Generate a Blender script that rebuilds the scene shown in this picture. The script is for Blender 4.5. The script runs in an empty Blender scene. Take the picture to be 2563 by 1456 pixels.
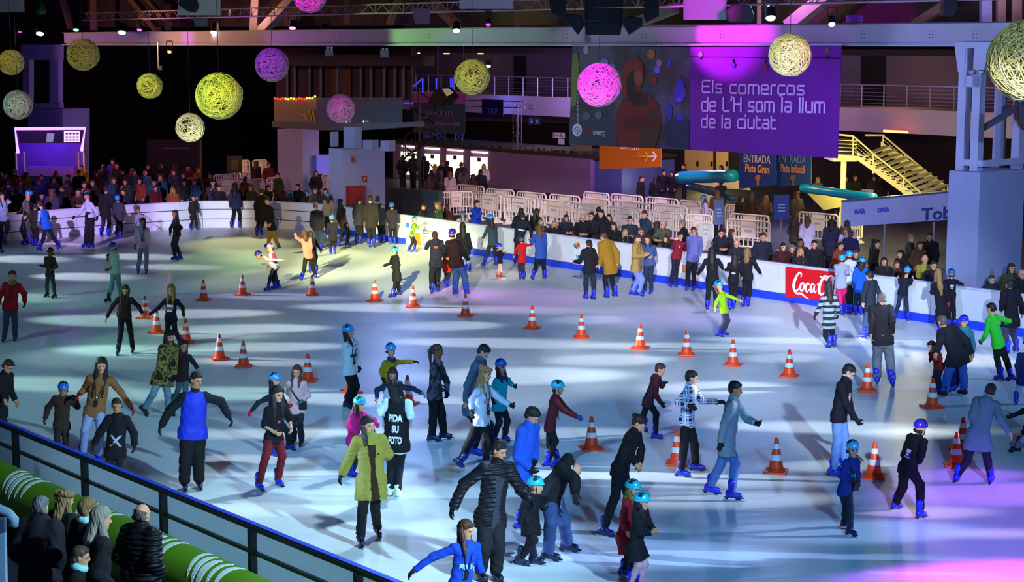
import bpy, bmesh, math, random, time
import numpy as np
from mathutils import Vector, Matrix
T0 = time.time()
R = random.Random(7)
NR = np.random.RandomState(5)
scene = bpy.context.scene
COL = scene.collection

# ------------------------------------------------------------------ camera
F = 4300.0; CX, CY = 1281.5, 728.0; PITCH = math.radians(8.18); CAMH = 6.6
cam = bpy.data.cameras.new('camera'); cam.sensor_width = 36; cam.lens = 36 * F / 2563.0
cam.clip_end = 300
cam_ob = bpy.data.objects.new('camera', cam); COL.objects.link(cam_ob)
cam_ob.location = (0, 0, CAMH); cam_ob.rotation_euler = (math.pi / 2 - PITCH, 0, 0)
scene.camera = cam_ob
CAMP = Vector((0, 0, CAMH))

def ray(px, py):
    x = (px - CX) / F; y = -(py - CY) / F
    c, s = math.cos(PITCH), math.sin(PITCH)
    return Vector((x, c + y * s, -s + y * c))
def V(px, py, Y):                      # the point seen at a pixel, Y metres in front
    d = ray(px, py); return CAMP + d * (Y / d.y)
def G(px, py, z=0.0):                  # the point seen at a pixel, at height z
    d = ray(px, py); return CAMP + d * ((z - CAMH) / d.z)
UX, UY = 0.639 / math.hypot(0.639, 0.769), -0.769 / math.hypot(0.639, 0.769)                 # along the long side of the rink
def UN(s, n, z=0.0): return Vector((s * UX - n * UY, s * UY + n * UX, z))
def toUN(p): return (p[0] * UX + p[1] * UY, -p[0] * UY + p[1] * UX)
def NW(px, py, n):                     # the point seen at a pixel, on the upright plane n metres across the rink
    d = ray(px, py); k = n / (-d.x * UY + d.y * UX); return CAMP + d * k
def proj(p):
    c, s = math.cos(PITCH), math.sin(PITCH)
    x, y, z = p[0], p[1], p[2] - CAMH
    zz = y * c - z * s; yy = y * s + z * c
    return (CX + F * x / zz, CY - F * yy / zz)

# ------------------------------------------------------------------ materials
_M = {}
def srgb(h):
    if isinstance(h, str):
        h = h.lstrip('#'); h = tuple(int(h[i:i + 2], 16) / 255 for i in (0, 2, 4))
    return tuple((c / 12.92 if c <= 0.04045 else ((c + 0.055) / 1.055) ** 2.4) for c in h)
def mat(name, color, rough=0.7, metal=0.0, emit=None, estr=0.0, spec=0.4, noise=0.0, nscale=40.0, coat=0.0, trans=0.0):
    key = (name, str(color), rough, metal, str(emit), estr, noise)
    if key in _M: return _M[key]
    m = bpy.data.materials.new(name); m.use_nodes = True
    nt = m.node_tree; b = nt.nodes['Principled BSDF']
    c = srgb(color)
    b.inputs['Base Color'].default_value = (*c, 1); b.inputs['Roughness'].default_value = rough
    b.inputs['Metallic'].default_value = metal; b.inputs['Specular IOR Level'].default_value = spec
    b.inputs['Coat Weight'].default_value = coat
    b.inputs['Transmission Weight'].default_value = trans
    if emit:
        b.inputs['Emission Color'].default_value = (*srgb(emit), 1); b.inputs['Emission Strength'].default_value = estr
    if noise:
        tc = nt.nodes.new('ShaderNodeTexCoord'); nz = nt.nodes.new('ShaderNodeTexNoise')
        nz.inputs['Scale'].default_value = nscale; nz.inputs['Detail'].default_value = 3
        nt.links.new(tc.outputs['Object'], nz.inputs['Vector'])
        mx = nt.nodes.new('ShaderNodeMix'); mx.data_type = 'RGBA'
        mx.inputs[6].default_value = (*[x * (1 - noise) for x in c], 1); mx.inputs[7].default_value = (*[min(1, x * (1 + noise)) for x in c], 1)
        nt.links.new(nz.outputs['Fac'], mx.inputs[0]); nt.links.new(mx.outputs[2], b.inputs['Base Color'])
        bp = nt.nodes.new('ShaderNodeBump'); bp.inputs['Strength'].default_value = 0.25; bp.inputs['Distance'].default_value = 0.01
        nt.links.new(nz.outputs['Fac'], bp.inputs['Height']); nt.links.new(bp.outputs['Normal'], b.inputs['Normal'])
    _M[key] = m
    return m

# ------------------------------------------------------------------ mesh builder
class MB:
    def __init__(s): s.v, s.f, s.m = [], [], []
    def add(s, vs, fs, mi=0):
        o = len(s.v); s.v += [tuple(p) for p in vs]; s.f += [tuple(o + i for i in f) for f in fs]; s.m += [mi] * len(fs)
    def prism(s, pts, off, mi=0):
        """a polygon of points swept by the vector off"""
        n = len(pts); off = Vector(off)
        a = [Vector(p) for p in pts]; b = [p + off for p in a]
        s.add(a + b, [tuple(range(n))[::-1], tuple(range(n, 2 * n))] + [(i, (i + 1) % n, n + (i + 1) % n, n + i) for i in range(n)], mi)
    def box(s, x0, x1, y0, y1, z0, z1, mi=0):
        s.prism([(x0, y0, z0), (x1, y0, z0), (x1, y1, z0), (x0, y1, z0)], (0, 0, z1 - z0), mi)
    def unbox(s, s0, s1, n0, n1, z0, z1, mi=0):
        s.prism([UN(s0, n0, z0), UN(s1, n0, z0), UN(s1, n1, z0), UN(s0, n1, z0)], (0, 0, z1 - z0), mi)
    def bar(s, a, b, w, h=None, up=(0, 0, 1), mi=0):
        a, b = Vector(a), Vector(b); h = h or w; d = (b - a).normalized(); up = Vector(up)
        if abs(d.dot(up)) > 0.98: up = Vector((1, 0, 0))
        x = d.cross(up).normalized(); y = x.cross(d).normalized()
        q = [x * (w / 2) + y * (h / 2), x * (-w / 2) + y * (h / 2), x * (-w / 2) - y * (h / 2), x * (w / 2) - y * (h / 2)]
        s.prism([a + k for k in q], b - a, mi)
    def tube(s, pts, r, n=8, mi=0, closed=False, cap=True):
        P = [Vector(p) for p in pts]; N = len(P); rs = r if isinstance(r, (list, tuple)) else [r] * N
        vs, fs = [], []; x = None
        for i in range(N):
            if closed: d = P[(i + 1) % N] - P[i - 1]
            else: d = P[min(i + 1, N - 1)] - P[max(i - 1, 0)]
            d.normalize()
            if x is None:
                x = d.cross(Vector((0, 0, 1)))
                if x.length < 0.05: x = d.cross(Vector((1, 0, 0)))
            x = (x - d * x.dot(d)).normalized(); y = d.cross(x)
            for k in range(n):
                a = 2 * math.pi * k / n; vs.append(P[i] + (x * math.cos(a) + y * math.sin(a)) * rs[i])
        for i in range(N if closed else N - 1):
            j = (i + 1) % N
            for k in range(n): fs.append((i * n + k, i * n + (k + 1) % n, j * n + (k + 1) % n, j * n + k))
        if cap and not closed: fs += [tuple(range(n))[::-1], tuple(range((N - 1) * n, N * n))]
        s.add(vs, fs, mi)
    def lathe(s, prof, n=24, o=(0, 0, 0), mi=0):
        vs, fs = [], []
        for (r, z) in prof:
            for k in range(n):
                a = 2 * math.pi * k / n; vs.append((o[0] + r * math.cos(a), o[1] + r * math.sin(a), o[2] + z))
        for i in range(len(prof) - 1):
            for k in range(n): fs.append((i * n + k, i * n + (k + 1) % n, (i + 1) * n + (k + 1) % n, (i + 1) * n + k))
        fs += [tuple(range(n))[::-1], tuple(range((len(prof) - 1) * n, len(prof) * n))]
        s.add(vs, fs, mi)
    def build(s, name, mats, parent=None, smooth=False, bevel=0.0, flat_angle=None):
        me = bpy.data.meshes.new(name); me.from_pydata(s.v, [], s.f); me.update()
        for m in (mats if isinstance(mats, (list, tuple)) else [mats]): me.materials.append(m)
        if any(s.m): me.polygons.foreach_set('material_index', s.m)
        bm = bmesh.new(); bm.from_mesh(me); bmesh.ops.recalc_face_normals(bm, faces=bm.faces)
        if bevel: bmesh.ops.bevel(bm, geom=[e for e in bm.edges if len(e.link_faces) == 2 and e.calc_face_angle(0) > 0.6], offset=bevel, segments=2, affect='EDGES', profile=0.6)
        bm.to_mesh(me); bm.free()
        if smooth:
            me.polygons.foreach_set('use_smooth', [True] * len(me.polygons))
            if flat_angle is not None:
                try: me.set_sharp_from_angle(angle=flat_angle)
                except Exception: pass
        return link(name, me, parent)
def link(name, me, parent=None):
    o = bpy.data.objects.new(name, me); COL.objects.link(o)
    if parent is not None: o.parent = parent; o.matrix_parent_inverse = parent.matrix_basis.inverted()
    return o
def tag(o, label=None, cat=None, group=None, kind=None):
    if label: o['label'] = label
    if cat: o['category'] = cat
    if group: o['group'] = group
    if kind: o['kind'] = kind
    return o
def empty(name, loc, label=None, cat=None, group=None, kind=None):
    o = bpy.data.objects.new(name, None); COL.objects.link(o); o.location = loc; o.empty_display_size = 0.2
    return tag(o, label, cat, group, kind)
_KIDS = {}
def copy_tree(o, kids, loc=None, rotz=None, scale=None):
    """copy a thing with its parts and their sub-parts; kids: {object: [children]}"""
    def rec(a, par):
        c = a.copy(); COL.objects.link(c); c.parent = par
        for k in kids.get(a.name, ()): rec(k, c)
        return c
    c = rec(o, None)
    if loc is not None: c.location = loc
    if rotz is not None: c.rotation_euler = (0, 0, rotz)
    if scale is not None: c.scale = (scale,) * 3 if not isinstance(scale, tuple) else scale
    return c
def kidmap(root):
    d = {}
    def rec(a):
        ch = [x for x in COL.objects if x.parent == a]
        d[a.name] = ch
        for c in ch: rec(c)
    rec(root); return d

# ------------------------------------------------------------------ lettering
def text_mesh(txt, size, extrude=0.004, bold=0.0, align='CENTER', spacing=1.0):
    cu = bpy.data.curves.new('lettering', 'FONT'); cu.body = txt; cu.size = size; cu.extrude = extrude; cu.offset = bold
    cu.align_x = align; cu.align_y = 'CENTER'; cu.resolution_u = 3; cu.space_character = spacing
    o = bpy.data.objects.new('tmp', cu); COL.objects.link(o)
    dg = bpy.context.evaluated_depsgraph_get(); dg.update()
    me = bpy.data.meshes.new_from_object(o.evaluated_get(dg)); bpy.data.objects.remove(o); bpy.data.curves.remove(cu)
    return me
def place_text(name, txt, size, origin, right, up, m, parent=None, width=None, height=None, bold=0.0, align='CENTER', extrude=0.006, spacing=1.0):
    me = text_mesh(txt, size, extrude, bold, align, spacing)
    n = len(me.vertices); co = np.zeros(n * 3); me.vertices.foreach_get('co', co); co = co.reshape(-1, 3)
    mn, mx = co.min(0), co.max(0)
    if width: co[:, 0] *= width / max(1e-6, mx[0] - mn[0])
    if height:
        co[:, 1] *= height / max(1e-6, mx[1] - mn[1])
    right = np.array(Vector(right).normalized()); up = np.array(Vector(up).normalized()); nn = np.cross(right, up)
    w = np.array(origin)[None] + co[:, :1] * right + co[:, 1:2] * up + co[:, 2:3] * nn
    me.vertices.foreach_set('co', w.ravel()); me.update()
    me.materials.clear(); me.materials.append(m); me.name = name
    return link(name, me, parent)
# a square-cornered stroke alphabet for the big banner (unit: x-height 1)
STROKES = {
 'E': (1.0, [[(.95, 1.42), (.15, 1.42), (0, 1.27), (0, .15), (.15, 0), (.95, 0)], [(0, .74), (.85, .74)]]),
 'l': (.06, [[(0, 1.42), (0, 0)]]),
 's': (.72, [[(.72, 1), (.12, 1), (0, .88), (0, .62), (.12, .52), (.6, .5), (.72, .38), (.72, .12), (.6, 0), (0, 0)]]),
 'c': (.75, [[(.75, 1), (.14, 1), (0, .86), (0, .14), (.14, 0), (.75, 0)]]),
 'o': (.86, [[(.14, 0), (.72, 0), (.86, .14), (.86, .86), (.72, 1), (.14, 1), (0, .86), (0, .14), (.14, 0)]]),
 'm': (1.25, [[(0, 0), (0, 1), (1.1, 1), (1.25, .86), (1.25, 0)], [(.62, 1), (.62, 0)]]),
 'e': (.84, [[(.8, 0), (.14, 0), (0, .14), (0, .86), (.14, 1), (.7, 1), (.84, .86), (.84, .5), (0, .5)]]),
 'r': (.5, [[(0, 0), (0, .86), (.14, 1), (.5, 1)]]),
 'ç': (.75, [[(.75, 1), (.14, 1), (0, .86), (0, .14), (.14, 0), (.75, 0)], [(.42, 0), (.42, -.12), (.28, -.2)]]),
 'd': (.84, [[(.84, 1.42), (.84, 0), (.14, 0), (0, .14), (0, .86), (.14, 1), (.84, 1)]]),
 'L': (.8, [[(0, 1.42), (0, .15), (.15, 0), (.8, 0)]]),
 "'": (.05, [[(.05, 1.5), (-.02, 1.15)]]),
 'H': (1.0, [[(0, 1.42), (0, 0)], [(1, 1.42), (1, 0)], [(0, .74), (1, .74)]]),
 'a': (.84, [[(.08, 1), (.7, 1), (.84, .86), (.84, 0), (.14, 0), (0, .12), (0, .4), (.12, .54), (.84, .54)]]),
 'u': (.86, [[(0, 1), (0, .14), (.14, 0), (.86, 0)], [(.86, 1), (.86, 0)]]),
 'i': (.06, [[(0, .98), (0, 0)], [(0, 1.46), (0, 1.38)]]),
 't': (.6, [[(0, 1.35), (0, .14), (.14, 0), (.6, 0)], [(0, 1), (.56, 1)]]),
 ' ': (.42, []),
}
def stroke_text(mb, txt, origin, right, up, xh, width_to=None, lw=0.16, t=0.012):
    right, up = Vector(right), Vector(up); nn = right.cross(up).normalized()
    gap = .36; tot = sum(STROKES[c][0] + gap for c in txt) - gap
    kx = (width_to / tot) if width_to else xh
    x = 0
    for ch in txt:
        w, ss = STROKES[ch]
        for st in ss:
            for (a, b) in zip(st[:-1], st[1:]):
                A = origin + right * ((x + a[0]) * kx) + up * (a[1] * xh) + nn * t
                B = origin + right * ((x + b[0]) * kx) + up * (b[1] * xh) + nn * t
                d = (B - A).normalized() * (lw * xh * .5)
                mb.bar(A - d, B + d, lw * xh, t, up=nn)
        x += w + gap
# ================================================================== the setting
N_NEAR, N_FAR, S_END = 10.26, 33.6, -55.2
RC = 4.0
def rink_line(n_off=0.0):
    """the rink outline from the right end of the far side, round the corner, along the short end, to the near side"""
    far = N_FAR + n_off; end = S_END - n_off; r = RC + n_off; near = N_NEAR - n_off
    p = [(-8.0, far), (end + r, far)]
    p += [(end + r - r * math.sin(a), far - r + r * math.cos(a)) for a in [math.pi / 2 * k / 10 for k in range(1, 11)]]
    p += [(end, near + r)]
    p += [(end + r - r * math.cos(a), near + r - r * math.sin(a)) for a in [math.pi / 2 * k / 10 for k in range(1, 11)]]
    p += [(-8.0, near)]
    return p
def rink_sd(p):                        # metres outside the rink outline (negative: on the ice)
    s, n = toUN(p); cs, cn = S_END + RC, N_FAR - RC
    return math.hypot(s - cs, n - cn) - RC if (s < cs and n > cn) else max(n - N_FAR, S_END - s)
# ---- ice
def ice_material():
    m = bpy.data.materials.new('ice'); m.use_nodes = True; nt = m.node_tree; b = nt.nodes['Principled BSDF']; L = nt.links.new
    tc = nt.nodes.new('ShaderNodeTexCoord')
    n1 = nt.nodes.new('ShaderNodeTexNoise'); n1.inputs['Scale'].default_value = .35; n1.inputs['Detail'].default_value = 6; n1.inputs['Roughness'].default_value = .6
    L(tc.outputs['Object'], n1.inputs['Vector'])
    r1 = nt.nodes.new('ShaderNodeValToRGB'); r1.color_ramp.elements[0].position = .3; r1.color_ramp.elements[0].color = (.62, .67, .73, 1)
    r1.color_ramp.elements[1].position = .7; r1.color_ramp.elements[1].color = (.84, .87, .9, 1); L(n1.outputs['Fac'], r1.inputs[0])
    # skate scratches: thin bands of stretched noise in several directions
    prev = r1.outputs[0]; hs = []
    for i, (ang, sc) in enumerate([(.2, (1.2, 26, 1)), (1.1, (1.0, 22, 1)), (2.2, (1.5, 30, 1))]):
        mp = nt.nodes.new('ShaderNodeMapping'); mp.inputs['Rotation'].default_value = (0, 0, ang); mp.inputs['Scale'].default_value = sc
        L(tc.outputs['Object'], mp.inputs['Vector'])
        nn = nt.nodes.new('ShaderNodeTexNoise'); nn.inputs['Scale'].default_value = 1.0; nn.inputs['Detail'].default_value = 4; nn.inputs['Distortion'].default_value = .6
        L(mp.outputs[0], nn.inputs['Vector'])
        rr = nt.nodes.new('ShaderNodeValToRGB'); e = rr.color_ramp.elements; e[0].position = .56; e[0].color = (0, 0, 0, 1); e[1].position = .66; e[1].color = (1, 1, 1, 1)
        L(nn.outputs['Fac'], rr.inputs[0]); hs.append(rr.outputs[0])
        mx = nt.nodes.new('ShaderNodeMix'); mx.data_type = 'RGBA'; mx.inputs[7].default_value = (.9, .93, .95, 1)
        ml = nt.nodes.new('ShaderNodeMath'); ml.operation = 'MULTIPLY'; ml.inputs[1].default_value = .3; L(rr.outputs[0], ml.inputs[0])
        L(ml.outputs[0], mx.inputs[0]); L(prev, mx.inputs[6]); prev = mx.outputs[2]
    L(prev, b.inputs['Base Color'])
    ad = nt.nodes.new('ShaderNodeMath'); ad.operation = 'ADD'; L(hs[0], ad.inputs[0]); L(hs[1], ad.inputs[1])
    mr = nt.nodes.new('ShaderNodeMapRange'); mr.inputs[1].default_value = 0; mr.inputs[2].default_value = 2; mr.inputs[3].default_value = .34; mr.inputs[4].default_value = .55
    L(ad.outputs[0], mr.inputs[0]); L(mr.outputs[0], b.inputs['Roughness'])
    bp = nt.nodes.new('ShaderNodeBump'); bp.inputs['Strength'].default_value = .12; bp.inputs['Distance'].default_value = .01; L(ad.outputs[0], bp.inputs['Height']); L(bp.outputs[0], b.inputs['Normal'])
    b.inputs['Specular IOR Level'].default_value = .3
    return m
mb = MB(); pts = rink_line(-.02) + [UN(-8, N_NEAR)]; out = [UN(s, n, -.155) for (s, n) in rink_line(-.02)]
mb.prism(out, (0, 0, .155)); o = mb.build('floor_ice', ice_material()); tag(o, kind='structure')
mb = MB(); mb.box(-90, 60, 0, 130, -.40, -.16)
o = mb.build('floor', mat('dark_floor', '2a2f42', .6, noise=.25, nscale=1.5)); tag(o, kind='structure')
# ---- hall shell
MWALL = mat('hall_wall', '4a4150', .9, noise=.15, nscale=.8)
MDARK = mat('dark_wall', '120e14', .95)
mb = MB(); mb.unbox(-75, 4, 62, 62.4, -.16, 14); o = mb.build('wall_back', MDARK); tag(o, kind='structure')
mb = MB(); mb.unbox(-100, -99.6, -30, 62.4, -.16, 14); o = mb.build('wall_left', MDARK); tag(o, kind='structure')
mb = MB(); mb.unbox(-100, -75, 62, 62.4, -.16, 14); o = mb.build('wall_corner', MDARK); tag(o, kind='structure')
mb = MB(); mb.unbox(-100, 4, -30, 62.4, 14, 14.4); o = mb.build('ceiling', mat('dark_ceiling', '1a1518', .95)); tag(o, kind='structure')

MWHITE = mat('white_board', 'd8d8de', .45, noise=.05, nscale=3)
MBLUE = mat('blue_kick', '1f3fd0', .45)
MCAP = mat('board_cap', 'c9c6e0', .4)
# ---- far boards: one long unit per stretch of about 2.4 m, each with panel, cap, kick strip
def along(poly, step):
    P = [Vector((a, b, 0)) for a, b in poly]; out = [P[0]]; acc = 0
    for a, b in zip(P[:-1], P[1:]):
        d = (b - a).length; t = step - acc
        while t < d: out.append(a + (b - a) * (t / d)); t += step
        acc = (acc + d) % step
    out.append(P[-1]); return out
line = [(a, b) for (a, b) in rink_line(0)]
iE = next(i for i, p in enumerate(line) if p[0] == S_END)
farline = [p for p in line[:iE + 1]] + [(S_END, 15.5)]
def board_unit(a, b, hgt, kick, label, mats):
    A = UN(a.x, a.y, 0); B = UN(b.x, b.y, 0); d = (B - A); d.normalize(); nn = Vector((d.y, -d.x, 0))
    if nn.dot(UN((S_END + -8) / 2, 22) - A) > 0: nn = -nn     # away from the ice
    r = empty('rink_board', A, label, 'rink board', 'white boards round the far side of the rink')
    m = MB(); m.prism([A + d * .006, B - d * .006, B - d * .006 + nn * .1, A + d * .006 + nn * .1], (0, 0, hgt - .05)); m.build('panel', mats, r)
    m = MB(); m.prism([A + d * .004 + nn * -.02 + Vector((0, 0, hgt - .05)), B - d * .004 + nn * -.02 + Vector((0, 0, hgt - .05)), B - d * .004 + nn * .12 + Vector((0, 0, hgt - .05)), A + d * .004 + nn * .12 + Vector((0, 0, hgt - .05))], (0, 0, .05)); m.build('cap', MCAP, r, bevel=.01)
    if kick:
        m = MB(); m.prism([A - nn * .03 + d * .004, B - nn * .03 - d * .004, B - d * .004, A + d * .004], (0, 0, .2)); m.build('kick_strip', MBLUE, r)
    else:
        m = MB()
        for z in (.30, .66): m.prism([A - nn * .012 + Vector((0, 0, z)) + d * .004, B - nn * .012 - d * .004 + Vector((0, 0, z)), B - d * .004 + Vector((0, 0, z)), A + d * .004 + Vector((0, 0, z))], (0, 0, .025))
        m.build('rail', mat('board_rail', '3a3550', .5), r)
    return r
bp_ = along(farline, 2.4)
ORD = ['first', 'second', 'third', 'fourth', 'fifth', 'sixth', 'seventh', 'eighth', 'ninth', 'tenth', 'eleventh', 'twelfth', 'thirteenth', 'fourteenth', 'fifteenth', 'sixteenth', 'seventeenth', 'eighteenth', 'nineteenth', 'twentieth']
def ordn(k):
    if k < 20: return ORD[k]
    t = ['twenty', 'thirty', 'forty', 'fifty', 'sixty', 'seventy', 'eighty', 'ninety'][(k + 1) // 10 - 2]; u = (k + 1) % 10
    return (t + '-' + ORD[u - 1]) if u else {'twenty': 'twentieth', 'thirty': 'thirtieth', 'forty': 'fortieth', 'fifty': 'fiftieth', 'sixty': 'sixtieth', 'seventy': 'seventieth', 'eighty': 'eightieth', 'ninety': 'ninetieth'}[t]
nb = 0; nb2 = 0
segs = []
for a, b in zip(bp_[:-1], bp_[1:]):
    if (b - a).length < .3: continue
    pa, pb = proj(UN(a.x, a.y, .5)), proj(UN(b.x, b.y, .5))
    if max(pa[0], pb[0]) < -60 or min(pa[0], pb[0]) > 2640: continue
    segs.append((a, b, (pa[0] + pb[0]) / 2))
segs.sort(key=lambda t: t[2])
for i, (a, b, x) in enumerate(segs):
    kick = x > 830
    lab = ('white rink board with blue kick strip, %s from the right end of the far side' % ordn(len(segs) - 1 - i)) if kick else ('lilac lit white rink board with two dark rails, %s from the left end' % ordn(i))
    board_unit(a, b, .98, kick, lab, MWHITE)
# ---- adverts on the far boards (thin printed sheets fixed to the ice side)
def on_board(px, py): return NW(px, py, N_FAR - .045)
def sheet(name, c4, m, parent=None, t=.012, nplane=None):
    P = [on_board(*c) if nplane is None else NW(c[0], c[1], nplane) for c in c4]
    q = MB(); q.prism(P, Vector((-UY, UX, 0)) * t); return q.build(name, m, parent)
NN3 = Vector((-UY, UX, 0)); U3 = Vector((UX, UY, 0)); Z3 = Vector((0, 0, 1))
MRED = mat('advert_red', 'd8101c', .5); MWHT = mat('advert_white', 'f2eef0', .5)
o = sheet('advert_banner', [(1966, 667), (2098, 682), (2098, 752), (1966, 742)], MRED)
tag(o, 'red advert banner with white script lettering on the white boards', 'advert banner')
def ribbon(name, polys, W, origin, right, up, nn, m, parent, t=.006):
    """calligraphic strokes: polys of (x, y, halfwidth) swept as a flat band with thickness t"""
    q = MB()
    for st in polys:
        # smooth the stroke with Catmull-Rom
        P = [np.array(p, float) for p in st]; S = []
        for i in range(len(P) - 1):
            p0 = P[max(i - 1, 0)]; p1 = P[i]; p2 = P[i + 1]; p3 = P[min(i + 2, len(P) - 1)]
            for k in range(6):
                u = k / 6; S.append(.5 * ((2 * p1) + (-p0 + p2) * u + (2 * p0 - 5 * p1 + 4 * p2 - p3) * u * u + (-p0 + 3 * p1 - 3 * p2 + p3) * u ** 3))
        S.append(P[-1]); vs = []; fs = []
        for i, s in enumerate(S):
            d = S[min(i + 1, len(S) - 1)][:2] - S[max(i - 1, 0)][:2]; d = d / (np.linalg.norm(d) + 1e-9)
            nx, ny = -d[1], d[0]
            for sg in (1, -1):
                x, y = s[0] + sg * nx * s[2], s[1] + sg * ny * s[2]
                for dz in (0, t): vs.append(tuple(Vector(origin) + Vector(right) * (x * W) + Vector(up) * (y * W) + Vector(nn) * dz))
        for i in range(len(S) - 1):
            a = i * 4; b = a + 4
            fs += [(a, a + 2, b + 2, b), (a + 1, b + 1, b + 3, a + 3), (a, b, b + 1, a + 1), (a + 2, a + 3, b + 3, b + 2)]
        fs += [(0, 1, 3, 2), tuple((len(S) - 1) * 4 + i for i in (0, 2, 3, 1))]
        q.add(vs, fs)
    return q.build(name, m, parent)
# script letters: C o c a - C o ( l a ), units of the panel width
def cap_c(x): return [(x + .15, .17, .006), (x + .16, .21, .012), (x + .13, .235, .012), (x + .08, .19, .016), (x + .03, .09, .022), (x + .025, .01, .022), (x + .06, -.03, .014), (x + .11, 0, .009), (x + .14, .05, .006)]
def low_o(x): return [(x + .06, .10, .008), (x + .025, .07, .016), (x + .015, .015, .016), (x + .045, -.02, .010), (x + .075, .02, .014), (x + .085, .075, .012), (x + .06, .10, .008), (x + .10, .085, .006)]
def low_c(x): return [(x + .08, .08, .010), (x + .06, .105, .008), (x + .025, .07, .016), (x + .015, .015, .016), (x + .045, -.02, .010), (x + .085, .02, .006)]
def low_a(x): return [(x + .075, .09, .009), (x + .05, .105, .008), (x + .02, .06, .016), (x + .02, .0, .014), (x + .045, -.015, .009), (x + .08, .06, .010), (x + .085, .09, .012), (x + .08, .01, .014), (x + .105, -.015, .008), (x + .125, .02, .005)]
org = NW(1981, 721, N_FAR - .065); Wc = (NW(2098, 705, N_FAR - .05) - NW(1966, 705, N_FAR - .05)).length
script = [cap_c(.02), low_o(.15), low_c(.25), low_a(.34), [(.475, .10, .012), (.50, .105, .012)], cap_c(.49), low_o(.62), [(.72, .18, .006), (.765, .22, .012), (.74, .05, .014), (.76, -.01, .008)], low_a(.78),
          [(.04, -.03, .006), (.10, -.06, .012), (.18, -.055, .014), (.26, -.09, .010), (.33, -.12, .004)], [(.52, .22, .008), (.62, .20, .012), (.72, .245, .014), (.82, .20, .010), (.88, .22, .006)]]
script = [[(x * 1.05, y * 1.08, w * 1.15) for (x, y, w) in st] for st in script]
ribbon('lettering', script, Wc * .98, org, U3, Z3 * 1.0, -NN3, MWHT, o)
# round colour mark and letters on the white boards
o = tag(sheet('advert_sign', [(1436, 606), (1505, 613), (1505, 668), (1436, 660)], mat('advert_pale', 'e6e6f2', .5)), 'pale advert sheet with a rainbow disc and teal letters behind the two skaters', 'advert sheet')
c0 = NW(1444, 614, N_FAR - .06)
q = MB()
for k, cidx in enumerate(range(5)):
    a0 = math.pi * 2 * k / 5
    q.prism([c0] + [c0 + U3 * (.14 * math.cos(a0 + j * .3142)) + Z3 * (.1 * math.sin(a0 + j * .3142)) for j in range(5)], -NN3 * .006, k)
q.build('logo', [mat('logo_red', 'e03028'), mat('logo_yellow', 'f0c020'), mat('logo_green', '30a050'), mat('logo_blue', '3060d0'), mat('logo_orange', 'f07820')], o)
place_text('lettering', 'WIN', .24, NW(1452, 645, N_FAR - .062), U3, Z3, mat('teal_print', '1aa0a8'), o, width=.35, height=.14, bold=.004)
place_text('lettering', 'N', .24, NW(1494, 650, N_FAR - .062), U3, Z3, mat('teal_print', '1aa0a8'), o, width=.14, height=.16, bold=.004)
# rules board at the gate and small notices
o = tag(sheet('notice_board', [(1016, 557), (1112, 566), (1112, 634), (1016, 622)], MWHT), 'white rules board with rows of small print, behind the child in lime green', 'notice board')
q = MB()
for k in range(6):
    A = NW(1060, 577 + k * 7, N_FAR - .06); B = NW(1100 - 6 * (k % 3), 580 + k * 7, N_FAR - .06); q.bar(A, B, .035, .006, up=-NN3)
q.build('printed_lines', mat('print_grey', '8a92a8'), o)
q = MB(); q.prism([NW(1037, 582, N_FAR - .06), NW(1053, 584, N_FAR - .06), NW(1053, 614, N_FAR - .06), NW(1041, 612, N_FAR - .06)], -NN3 * .006); q.build('picture', mat('orange_print', 'd8872a'), o)
q = MB()
for c in ([(1016, 557), (1024, 558), (1024, 570), (1016, 569)], [(1016, 614), (1112, 626), (1112, 634), (1016, 622)]):
    q.prism([NW(x, y, N_FAR - .058) for x, y in c], -NN3 * .004)
q.build('blue_border', mat('print_blue', '3078d8'), o)
for (cx, cy, lab) in ((1715, 672, 'small notice with an orange pattern low on the boards behind the girl in red'), (1752, 668, 'small white notice with dark lines beside the orange patterned notice')):
    o = tag(sheet('notice', [(cx - 12, cy - 14), (cx + 12, cy - 11), (cx + 12, cy + 14), (cx - 12, cy + 11)], mat('notice_white', 'ece6ea')), lab, 'notice')
    q = MB()
    for i in range(3):
        for j in range(3):
            p = NW(cx - 7 + 6 * i, cy - 8 + 7 * j + i * .6, N_FAR - .06); q.bar(p, p + U3 * .06, .07, .005, up=-NN3)
    q.build('print', mat('notice_print' + str(cx), 'e07a30' if cx < 1730 else '6a7090'), o)

# ---- near boards: frame of posts and rails with translucent white panels
MNEARP = mat('near_panel', 'cfd8e2', .4)
def translucent(m, fac, c):
    nt = m.node_tree; b = nt.nodes['Principled BSDF']; t = nt.nodes.new('ShaderNodeBsdfTranslucent'); t.inputs[0].default_value = (*srgb(c), 1); x = nt.nodes.new('ShaderNodeMixShader'); x.inputs[0].default_value = fac
    nt.links.new(b.outputs[0], x.inputs[1]); nt.links.new(t.outputs[0], x.inputs[2]); nt.links.new(x.outputs[0], nt.nodes['Material Output'].inputs[0])
translucent(MNEARP, .55, 'd8e6f0')
MPOST = mat('near_post', '4a4a52', .45, .6); MBLUER = mat('blue_rail', '1a48c8', .35)
SL = toUN(G(-150, 995, 1.0))[0]; SR = toUN(G(1330, 1590, 1.0))[0]
f0 = empty('rink_fence', UN(SL, N_NEAR), 'long low rink fence with white panels and dark rails beside the green roll', 'fence')
posts = sorted([toUN(G(px, py, 1.0))[0] for (px, py) in [(-145, 998), (33, 1070), (208, 1140), (410, 1219), (645, 1307), (912, 1414), (1210, 1535)]])
m = MB(); m.unbox(posts[0], posts[-1], N_NEAR - .075, N_NEAR - .005, .93, .985); m.build('top_rail', MPOST, f0)
m = MB(); m.unbox(posts[0], posts[-1], N_NEAR - .06, N_NEAR + .015, .985, 1.003); m.build('rail_cap', MBLUER, f0)
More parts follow.
